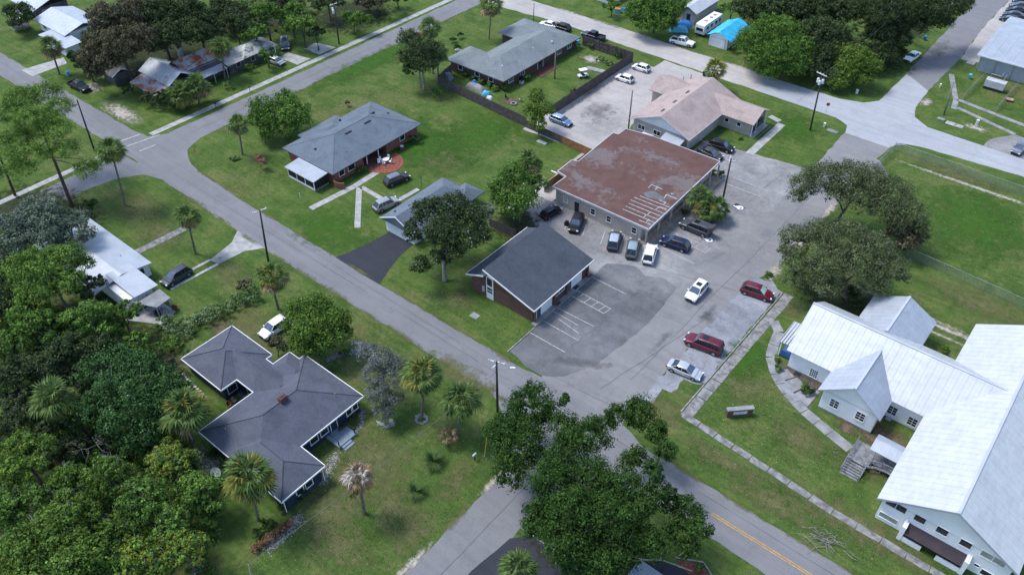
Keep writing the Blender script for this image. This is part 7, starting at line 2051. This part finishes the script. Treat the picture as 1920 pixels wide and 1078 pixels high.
# branch pile
b = P(1540, 1012); S = thing('branch_pile', 'pile of cut grey branches on the verge by the lower road', 'branches', (b.x, b.y, 0), R(8))
for k in range(34):
    a = rng.gauss(0, .5) + (math.pi if rng.random() < .4 else 0); ln = rng.uniform(.8, 2.8); x_ = rng.gauss(0, 1.1); y_ = rng.gauss(0, .5); z_ = rng.uniform(.05, .5)
    MB().tube([(x_, y_, z_), (x_ + math.cos(a) * ln * .5, y_ + math.sin(a) * ln * .5, z_ + rng.uniform(0, .25)), (x_ + math.cos(a + .3) * ln, y_ + math.sin(a + .3) * ln, max(.03, z_ + rng.uniform(-.3, .3)))], [.045, .03, .01], 5).build('branch', M['bark_p'], S, local=True)
# mailbox
def mailbox(label, px, py, m='insul', rz=0):
    S = thing('mailbox', label, 'mailbox', at(px, py), rz)
    MB().box(-.05, .05, -.05, .05, -.1, 1.0).build('post', M['wood_pole'], S, local=True)
    mb = MB(); pr = [(-.12, 0), (.12, 0), (.12, .16)] + [(.12 * math.cos(R(a)), .16 + .1 * math.sin(R(a))) for a in range(20, 180, 20)] + [(-.12, .16)]
    n = len(pr); v = [(-.3, y, z + 1.0) for y, z in pr] + [(.3, y, z + 1.0) for y, z in pr]
    mb.add(v, [tuple(range(n)), tuple(range(n, 2 * n))[::-1]] + [(i, n + i, n + (i + 1) % n, (i + 1) % n) for i in range(n)]); mb.build('box', M[m], S, local=True)
mailbox('white mailbox on the verge beside the big oak', 890, 862, 'insul', R(90))
mailbox('black mailbox beside the long sidewalk, nearer the intersection', 405, 203, 'black')
mailbox('black mailbox beside the long sidewalk, farther along', 469, 172, 'black')
mailbox('dark mailbox at the street edge beside the pale-trunked tree', 753, 62, 'black')
# stop signs
def stop_sign(label, px, py, rz):
    S = thing('stop_sign', label, 'stop sign', at(px, py), rz)
    MB().tube([(0, 0, -.1), (0, 0, 2.5)], .03, 6).build('post', M['steel'], S, local=True)
    o = [(.38 * math.cos(R(22.5 + 45 * k)), .38 * math.sin(R(22.5 + 45 * k))) for k in range(8)]
    v = [(y, -.05, 2.2 + z) for y, z in o] + [(y, -.035, 2.2 + z) for y, z in o]
    MB().add(v, [tuple(range(8)), tuple(range(8, 16))[::-1]] + [(i, 8 + i, 8 + (i + 1) % 8, (i + 1) % 8) for i in range(8)]).build('plate', M['red'], S, local=True)
    cu = bpy.data.curves.new('lettering', 'FONT'); cu.body = 'STOP'; cu.size = .28; cu.align_x = 'CENTER'; cu.align_y = 'CENTER'; cu.extrude = .002
    tmp = bpy.data.objects.new('tmp_text', cu); COL.objects.link(tmp); me = bpy.data.meshes.new_from_object(tmp.evaluated_get(bpy.context.evaluated_depsgraph_get())); bpy.data.objects.remove(tmp)
    me.materials.clear(); me.materials.append(M['insul'])
    t = link('lettering', me, S); t.location = (0, -.058, 2.2); t.rotation_euler = (R(90), 0, 0)
stop_sign('red stop sign on the rounded corner lawn', 371, 302, R(10))
stop_sign('stop sign on the lawn corner by the crossroads pole', 1548, 214, R(200))
# utility boxes, pads, bins
def box_thing(name, label, cat, px, py, sx, sy, sz, m, rz=0, lid=None, legs=None):
    S = thing(name, label, cat, at(px, py), rz)
    o = MB().box(-sx / 2, sx / 2, -sy / 2, sy / 2, 0, sz).build('body', M[m], S, local=True); bevel(o, min(.04, sx * .1), 2)
    if lid: MB().box(-sx / 2 - .03, sx / 2 + .03, -sy / 2 - .03, sy / 2 + .03, sz, sz + .06).build('lid', M[lid], S, local=True)
    return S
def bin_(label, px, py, m, rz=0):
    S = thing('trash_bin', label, 'bin', at(px, py), rz)
    v = [(-.24, -.26, .08), (.24, -.26, .08), (.24, .26, .08), (-.24, .26, .08), (-.3, -.34, 1.0), (.3, -.34, 1.0), (.3, .34, 1.0), (-.3, .34, 1.0)]
    MB().add(v, [(0, 3, 2, 1), (4, 5, 6, 7), (0, 1, 5, 4), (1, 2, 6, 5), (2, 3, 7, 6), (3, 0, 4, 7)]).build('body', M[m], S, local=True)
    MB().add([(-.33, -.38, 1.0), (.33, -.38, 1.0), (.33, .38, 1.0), (-.33, .38, 1.0), (-.3, -.3, 1.1), (.3, -.3, 1.1), (.3, .36, 1.1), (-.3, .36, 1.1)], [(4, 5, 6, 7), (0, 1, 5, 4), (1, 2, 6, 5), (2, 3, 7, 6), (3, 0, 4, 7)]).build('lid', M[m], S, local=True)
    for s in (-1, 1): MB().tube([(s * .2, .26, .12), (s * .3, .26, .12)], .12, 8).build('wheel', M['tyre'], S, local=True)
bin_('blue wheeled bin near the black pickup at upper left', 129, 143, 'blue_lt')
bin_('blue wheeled bin beside the street under the mossy oak', 1733, 76, 'blue')
bin_('turquoise wheeled bin at the utility yard fence', 1817, 148, 'blue_lt')
bin_('dark wheeled bin beside the single palm by the sandy road', 1320, 143, 'black')
bin_('black wheeled bin against the ranch house porch', 977, 152, 'black')
bin_('turquoise bin at the far end of the ranch house', 1083, 84, 'blue_lt')
box_thing('utility_pad', 'concrete utility cover on the office lawn', 'utility cover', 890, 592, 1.4, 1.1, .06, 'slab_mid')
box_thing('utility_pad', 'concrete cover on the grass behind the fence corner', 'utility cover', 1016, 267, 2.2, 1.0, .06, 'slab')
box_thing('utility_pad', 'left of two pale concrete pads on the utility lawn', 'utility cover', 1783, 232, 2.0, 1.4, .06, 'slab')
box_thing('utility_pad', 'right of two pale concrete pads on the utility lawn', 'utility cover', 1798, 237, 1.6, 1.3, .06, 'slab')
box_thing('utility_pad', 'concrete cover on the lawn by the crossroads pole', 'utility cover', 1561, 246, 2.2, 1.1, .06, 'slab_mid')
box_thing('utility_pad', 'stone slab at the upper end of the utility lawn', 'utility cover', 1820, 120, 1.8, 1.6, .3, 'slab_mid')
box_thing('hand_hole', 'green ground box beside the grey pole', 'utility box', 1764, 225, 1.5, .9, .3, 'frond_box' if 'frond_box' in M else 'slab_mid')
box_thing('utility_box', 'white utility box on the grass under the bright bushy tree', 'utility box', 1606, 176, .5, .4, .9, 'insul', 0, 'trim')
box_thing('utility_box', 'white cabinet on a post on the utility lawn', 'utility box', 1829, 238, .45, .35, 1.5, 'insul', .3, 'trim')
box_thing('utility_box', 'white hydrant-like box on the lawn near the crossroads pole', 'utility box', 1545, 238, .35, .35, .8, 'insul', 0, 'trim')
box_thing('hydrant', 'white hydrant on the utility lawn near the street', 'hydrant', 1762, 164, .3, .3, .75, 'insul', .4, 'trim')
box_thing('stump', 'brown cut stump on the utility lawn at right', 'stump', 1892, 190, 1.3, 1.1, .45, 'rubber_red', .2, 'cushion')
box_thing('manhole_cover', 'dark square manhole at the church walkway bed', 'manhole', 1495, 701, .9, .8, .05, 'black')
# large air handler with pipework
S = thing('air_handler', 'large grey air-conditioning unit beside the white metal building', 'air conditioner', at(1862, 168), 0)
MB().box(-2.0, 2.0, -.9, .9, .6, 2.1).build('housing', M['grey_trim'], S, local=True)
for k in range(4): MB().box(-1.9 + k * .98, -1.0 + k * .98, -.93, -.9, .1, .6).build('louvre', M['black'], S, local=True)
MB().box(-2.0, 2.0, -.85, .85, 0, .6).build('base', M['grey_wall'], S, local=True)
MB().tube([(-1.5, .5, 2.0), (-1.5, .5, 3.0), (.5, .5, 3.0), (.5, 2.6, 3.0)], .07, 6).build('pipe', M['steel'], S, local=True); MB().tube([(1.2, .5, 2.0), (1.2, .5, 2.7), (1.2, 2.6, 2.7)], .07, 6).build('pipe', M['steel'], S, local=True)
S = thing('ac_unit', 'small dark air-conditioner beside the brick house wall', 'air conditioner', at(754, 281), 0)
MB().lathe([(.42, 0), (.45, .1), (.45, .75), (.38, .85)], n=14).build('housing', M['grey_wall'], S, local=True); MB().lathe([(.36, .85), (.34, .9), (.1, .92)], n=14).build('grille', M['insul'], S, local=True)
box_thing('ac_unit', 'pale air-conditioner by the ranch house back wall', 'air conditioner', 978, 157, .8, .8, .8, 'grey_trim', 0, 'black')
# satellite dish
S = thing('satellite_dish', 'pale satellite dish beside the dark-roofed house', 'satellite dish', at(412, 898), R(-60))
MB().tube([(0, 0, -.1), (0, 0, 1.3)], .04, 6).build('mast', M['steel'], S, local=True)
mb = MB(); pr = [(.02 + .1 * k, .012 * k * k * .5) for k in range(8)]
v = []; f = []
for r_, h_ in pr:
    for k in range(16): v.append((h_ * .9 + .1, r_ * math.cos(R(k * 22.5)), 1.45 + r_ * math.sin(R(k * 22.5))))
for i in range(7):
    for k in range(16): f.append((i * 16 + k, i * 16 + (k + 1) % 16, (i + 1) * 16 + (k + 1) % 16, (i + 1) * 16 + k))
tilt = Matrix.Translation((0, 0, 1.45)) @ Matrix.Rotation(R(-42), 4, 'Y') @ Matrix.Translation((0, 0, -1.45))
v = [tuple(tilt @ Vector(p)) for p in v]
mb.add(v, f).build('dish', M['insul'], S, local=True, smooth=True); MB().tube([tilt @ Vector((.1, 0, .8)), tilt @ Vector((.75, 0, 1.3))], .02, 5).build('arm', M['steel'], S, local=True)
# patio set
b = P(724, 305, .0); S = thing('patio_table', 'white garden table on the round brick patio', 'table', (b.x, b.y, .07), .3)
MB().lathe([(.62, .68), (.64, .72), (.6, .74)], n=16).build('top', M['trim'], S, local=True)
for a in (45, 135, 225, 315): MB().tube([(.42 * math.cos(R(a)), .42 * math.sin(R(a)), 0), (.3 * math.cos(R(a)), .3 * math.sin(R(a)), .7)], .03, 5).build('leg', M['trim'], S, local=True)
def chair(label, x, y, z, rz, m='trim', group=None):
    S = thing('chair', label, 'chair', (x, y, z), rz, group)
    MB().box(-.25, .25, -.25, .25, .4, .46).build('seat', M[m], S, local=True); MB().obox((-.25, 0, .72), (.05, .5, .6), ry=-.15).build('backrest', M[m], S, local=True)
    for sx in (-1, 1):
        for sy in (-1, 1): MB().box(sx * .21 - .025, sx * .21 + .025, sy * .21 - .025, sy * .21 + .025, 0, .4).build('leg', M[m], S, local=True)
for k, a in enumerate((20, 110, 200, 290)):
    chair(('far right', 'far', 'left', 'near')[k] + ' white garden chair around the patio table', b.x + .95 * math.cos(R(a)), b.y + .95 * math.sin(R(a)), .07, R(a + 180), group='white garden chairs on the patio')
p = P(711, 308); chair('white garden chair standing apart on the patio', p.x, p.y, .07, R(-40))
# courtyard furniture
p = P(441, 755); chair('tan cushioned chair nearest the roof edge in the courtyard', p.x, p.y, 0, R(20), 'cushion')
p = P(432, 762); chair('dark cushioned chair in the courtyard', p.x, p.y, 0, R(30), 'rubber_red')
box_thing('cushion_box', 'pale blue bench in the courtyard corner', 'bench', 456, 742, 1.4, .5, .45, 'tin_b', .1, 'glass_blue')
# porch clutter by the white-roofed house
box_thing('grill', 'black barbecue grill on the white-roofed house porch', 'grill', 297, 592, .8, .6, .9, 'black', .3, 'black')
S = thing('bicycle', 'dark bicycle leaning on the porch by the white-roofed house', 'bicycle', at(308, 585), .6)
for x_ in (-.5, .5):
    mb = MB(); pr = [(x_ + .33 * math.cos(R(a)), 0, .34 + .33 * math.sin(R(a))) for a in range(0, 361, 24)]; mb.tube(pr, .025, 5, cap=False); mb.build('wheel', M['tyre'], S, local=True)
mb = MB()
for q0, q1 in (((-.5, 0, .34), (-.1, 0, .34)), ((-.1, 0, .34), (.35, 0, .85)), ((-.5, 0, .34), (-.2, 0, .8)), ((-.2, 0, .8), (.35, 0, .85)), ((-.1, 0, .34), (-.22, 0, .9)), ((.5, 0, .34), (.36, 0, .98))): mb.tube([q0, q1], .02, 5)
mb.build('frame', M['black'], S, local=True); MB().box(-.32, -.1, -.06, .06, .88, .94).build('saddle', M['black'], S, local=True); MB().tube([(.36, -.28, 1.0), (.36, .28, 1.0)], .018, 5).build('handlebar', M['black'], S, local=True)
S = thing('plant_pot', 'reddish-brown plant pot at the porch corner', 'pot', at(329, 580), 0)
MB().lathe([(.28, 0), (.42, .5), (.45, .55), (.38, .55)], n=12).build('pot', M['rubber_red'], S, local=True); link('foliage', leaves_mesh('foliage', [(0, 0, .7, .4)], L['brown'], 30, .2, 10, .8, .3), S)
# trampoline
S = thing('trampoline', 'round trampoline with dark net on the upper left lawn', 'trampoline', at(42, 56), 0)
MB().lathe([(2.1, .85), (2.1, .95), (1.85, .97), (1.85, .93)], n=20).build('rim', M['slab_mid'], S, local=True); MB().lathe([(1.86, .92), (.01, .93)], n=20).build('mat', M['black'], S, local=True)
for k in range(6):
    a = R(k * 60); MB().tube([(2.0 * math.cos(a), 2.0 * math.sin(a), -.05), (2.05 * math.cos(a), 2.05 * math.sin(a), 2.6)], .04, 5).build('net_post', M['steel'], S, local=True)
nm = MB(); v = []; f = []
for z_ in (.95, 2.55):
    for k in range(20): v.append((2.0 * math.cos(R(k * 18)), 2.0 * math.sin(R(k * 18)), z_))
for k in range(20): f.append((k, (k + 1) % 20, 20 + (k + 1) % 20, 20 + k))
def net_mat():
    g_ = N('safety_net'); g_.color((.02, .02, .022)); setp(g_.b, .9, .1)
    tb = g_.n.new('ShaderNodeBsdfTransparent'); mx = g_.n.new('ShaderNodeMixShader'); mx.inputs[0].default_value = .6
    g_.l.new(tb.outputs[0], mx.inputs[1]); g_.l.new(g_.b.outputs[0], mx.inputs[2]); g_.l.new(mx.outputs[0], g_.n['Material Output'].inputs['Surface']); return g_.m
nm.add(v, f).build('net', net_mat(), S, local=True)
# ranch yard clutter
def hump(name, label, cat, px, py, lx, ly, h, m, rz=0.0):
    """tarp draped over something: a lumpy sheet reaching the ground"""
    S = thing(name, label, cat, at(px, py), rz); v = []; f = []; nx, ny = 12, 8
    for i in range(nx + 1):
        for j in range(ny + 1):
            x = (i / nx - .5) * 2; y = (j / ny - .5) * 2; e = max(0, 1 - abs(x) ** 3.2) * max(0, 1 - abs(y) ** 3)
            v.append((x * lx / 2, y * ly / 2, max(.02, h * e ** .6 * (1 + .16 * math.sin(x * 4.3 + px) * math.cos(y * 3.7 + py)))))
    for i in range(nx):
        for j in range(ny): q = i * (ny + 1) + j; f.append((q, q + ny + 1, q + ny + 2, q + 1))
    MB().add(v, f).build('tarp', M[m], S, local=True, smooth=True)
    MB().box(-lx * .36, lx * .36, -ly * .33, ly * .33, 0, h * .55).build('load', M['black'], S, local=True)
hump('covered_boat', 'small boat under a dark grey cover inside the fence', 'boat', 893, 167, 5.2, 2.0, 1.1, 'slab_mid', R(-5))
hump('tarp_heap', 'blue tarp heap beside the covered boat', 'tarp', 912, 178, 1.8, 1.4, .9, 'blue_lt', .3)
hump('tarp_heap', 'small bright blue tarp on the covered boat', 'tarp', 890, 161, 1.5, 1.0, 1.35, 'blue', .1)
hump('tarp_heap', 'white sheet heap at the fence inside the yard', 'tarp', 918, 186, 1.4, 1.1, .7, 'insul', .2)
hump('tarp_heap', 'grey tarp draped at the fence corner', 'tarp', 838, 147, 3.0, 1.6, 1.5, 'slab_mid', .1)
hump('covered_boat', 'pale boat under a blue tarp beside the travel trailer', 'boat', 1272, 58, 4.6, 2.4, 1.2, 'blue_lt', .6)
hump('tarp_heap', 'darker blue tarp behind the white pickup', 'tarp', 1282, 48, 4.2, 2.2, 1.2, 'blue', .3)
S = thing('board_stack', 'pale stack of boards behind the golf cart', 'boards', at(1118, 133), R(10))
for k in range(5): MB().box(-2.4 + rng.uniform(-.2, .2), 2.4, -.7 + k * .28, -.46 + k * .28, .0, .28 + .04 * (k % 2)).build('board', M['slab'], S, local=True)
S = thing('fire_pit', 'round stone fire pit on bare ground in the yard', 'fire pit', at(963, 196), 0)
for k in range(10): MB().obox((.55 * math.cos(R(k * 36)), .55 * math.sin(R(k * 36)), .16), (.3, .34, .32), rz=R(k * 36)).build('stone', M['slab_mid'], S, local=True)
MB().lathe([(.48, .02), (.01, .06)], n=12).build('ash', M['black'], S, local=True)
patch('dirt', 957, 190, 3.0, 2.4); patch('sand', 1110, 112, 3.5, 2.6)
p = P(950, 186); chair('dark chair left of the fire pit', p.x, p.y, 0, R(10), 'black'); p = P(975, 190); chair('tan chair right of the fire pit', p.x, p.y, 0, R(190), 'cushion')
# bollards by the rose-roofed building
for k, (x_, y_) in enumerate(((1281, 152), (1295, 148), (1240, 152))):
    S = thing('bollard', ('left', 'middle', 'stray')[k] + ' wooden bollard at the sandy lot edge near the single palm', 'bollard', at(x_, y_), 0)
    MB().lathe([(.09, -.1), (.09, .95), (.06, 1.0)], n=8).build('shaft', M['wood_pale'], S, local=True); MB().lathe([(.095, .75), (.095, .85)], n=8).build('band', M['insul'], S, local=True)
S = thing('picnic_bench', 'white bench table behind the rose-roofed building', 'bench', at(1356, 178), .5)
MB().box(-.9, .9, -.35, .35, .7, .76).build('top', M['trim'], S, local=True)
for s in (-1, 1): MB().box(-.9, .9, s * .7 - .14, s * .7 + .14, .42, .47).build('seat', M['trim'], S, local=True); MB().obox((s * .6, 0, .36), (.08, 1.5, .08)).build('leg', M['trim'], S, local=True); MB().obox((s * .6, 0, .36), (.08, .1, .72)).build('leg', M['trim'], S, local=True)
S = thing('lamp_post', 'thin black lamp post on the lawn by the garage roof', 'lamp post', at(791, 352), 0)
MB().tube([(0, 0, -.1), (0, 0, 2.1)], .035, 6).build('shaft', M['black'], S, local=True); MB().lathe([(.08, 2.1), (.13, 2.3), (.03, 2.42)], n=8).build('lantern', M['black'], S, local=True)
S = thing('marker_post', 'white pipe markers on the lawn by the screened porch', 'marker', at(563, 372), 0)
MB().tube([(0, 0, -.05), (0, 0, 1.2)], .04, 6).build('pipe', M['trim'], S, local=True); MB().tube([(0, 0, 1.2), (.18, 0, 1.25)], .04, 6).build('cap', M['trim'], S, local=True)
# stepping stones by the left woods
for k in range(11):
    p = P(343 + k * 4.6, 702 + k * 4.6); S = MB().prism([(.28 * math.cos(R(a + k * 9)) * rng.uniform(.85, 1.1), .24 * math.sin(R(a + k * 9)) * rng.uniform(.85, 1.1)) for a in range(0, 360, 60)], -.02, .05).build('stepping_stone', M['slab'], None, local=True)
    S.location = (p.x, p.y, .02); tag(S, 'one of the small pale stepping stones along the back of the dark-roofed house', 'stepping stone', 'stepping stones behind the dark-roofed house')
# stones and gravel around the dark-roofed house
def gravel_bed(label, pts, spread, n, m='gravel_s', s0=.05, s1=.14):
    mb = MB(); pts = [P(*p) for p in pts]
    for k in range(n):
        t = rng.uniform(0, len(pts) - 1.001); i = int(t); p = pts[i].lerp(pts[i + 1], t - i); x_, y_ = p.x + rng.gauss(0, spread), p.y + rng.gauss(0, spread); s = rng.uniform(s0, s1)
        mb.obox((x_, y_, s * .25), (s * 1.3, s, s * .7), rz=rng.uniform(0, 6), rx=rng.uniform(-.4, .4))
    o = mb.build('gravel', M[m]); return tag(o, label, kind='stuff')
gravel_bed('pale pebbles along the brown hedge and front lawn edge', [(560, 968), (535, 1000), (500, 1030)], .45, 500)
gravel_bed('pale pebbles around the front porch steps', [(632, 850), (615, 880), (604, 905)], .35, 350)
gravel_bed('stone edging curving beside the porch bed', [(680, 770), (676, 800), (650, 828)], .18, 220)
gravel_bed('pale gravel strip behind the dark-roofed house', [(360, 850), (390, 870), (410, 880)], .7, 500)
gravel_bed('stone-edged bed below the green tree', [(612, 676), (640, 664), (668, 658), (682, 648), (660, 642)], .3, 400, 'slab_old', .06, .2)
gravel_bed('stones ringed around the palm foot on the lawn', [(780, 790), (790, 795), (801, 788), (796, 778), (783, 778), (780, 790)], .1, 120, 'slab_mid', .08, .18)
gravel_bed('stones around the foot of the grey mossy tree', [(708, 792), (722, 800), (738, 796), (732, 786)], .15, 120, 'slab_mid', .08, .2)
# blue play things at the top
box_thing('play_house', 'blue plastic play slide under the top edge trees', 'toy', 1158, 24, 1.4, 1.0, 1.0, 'blue_lt', .3, 'orange')
box_thing('play_house', 'second blue plastic toy under the top edge trees', 'toy', 1170, 22, .9, .8, .8, 'blue_lt', .1, 'blue')
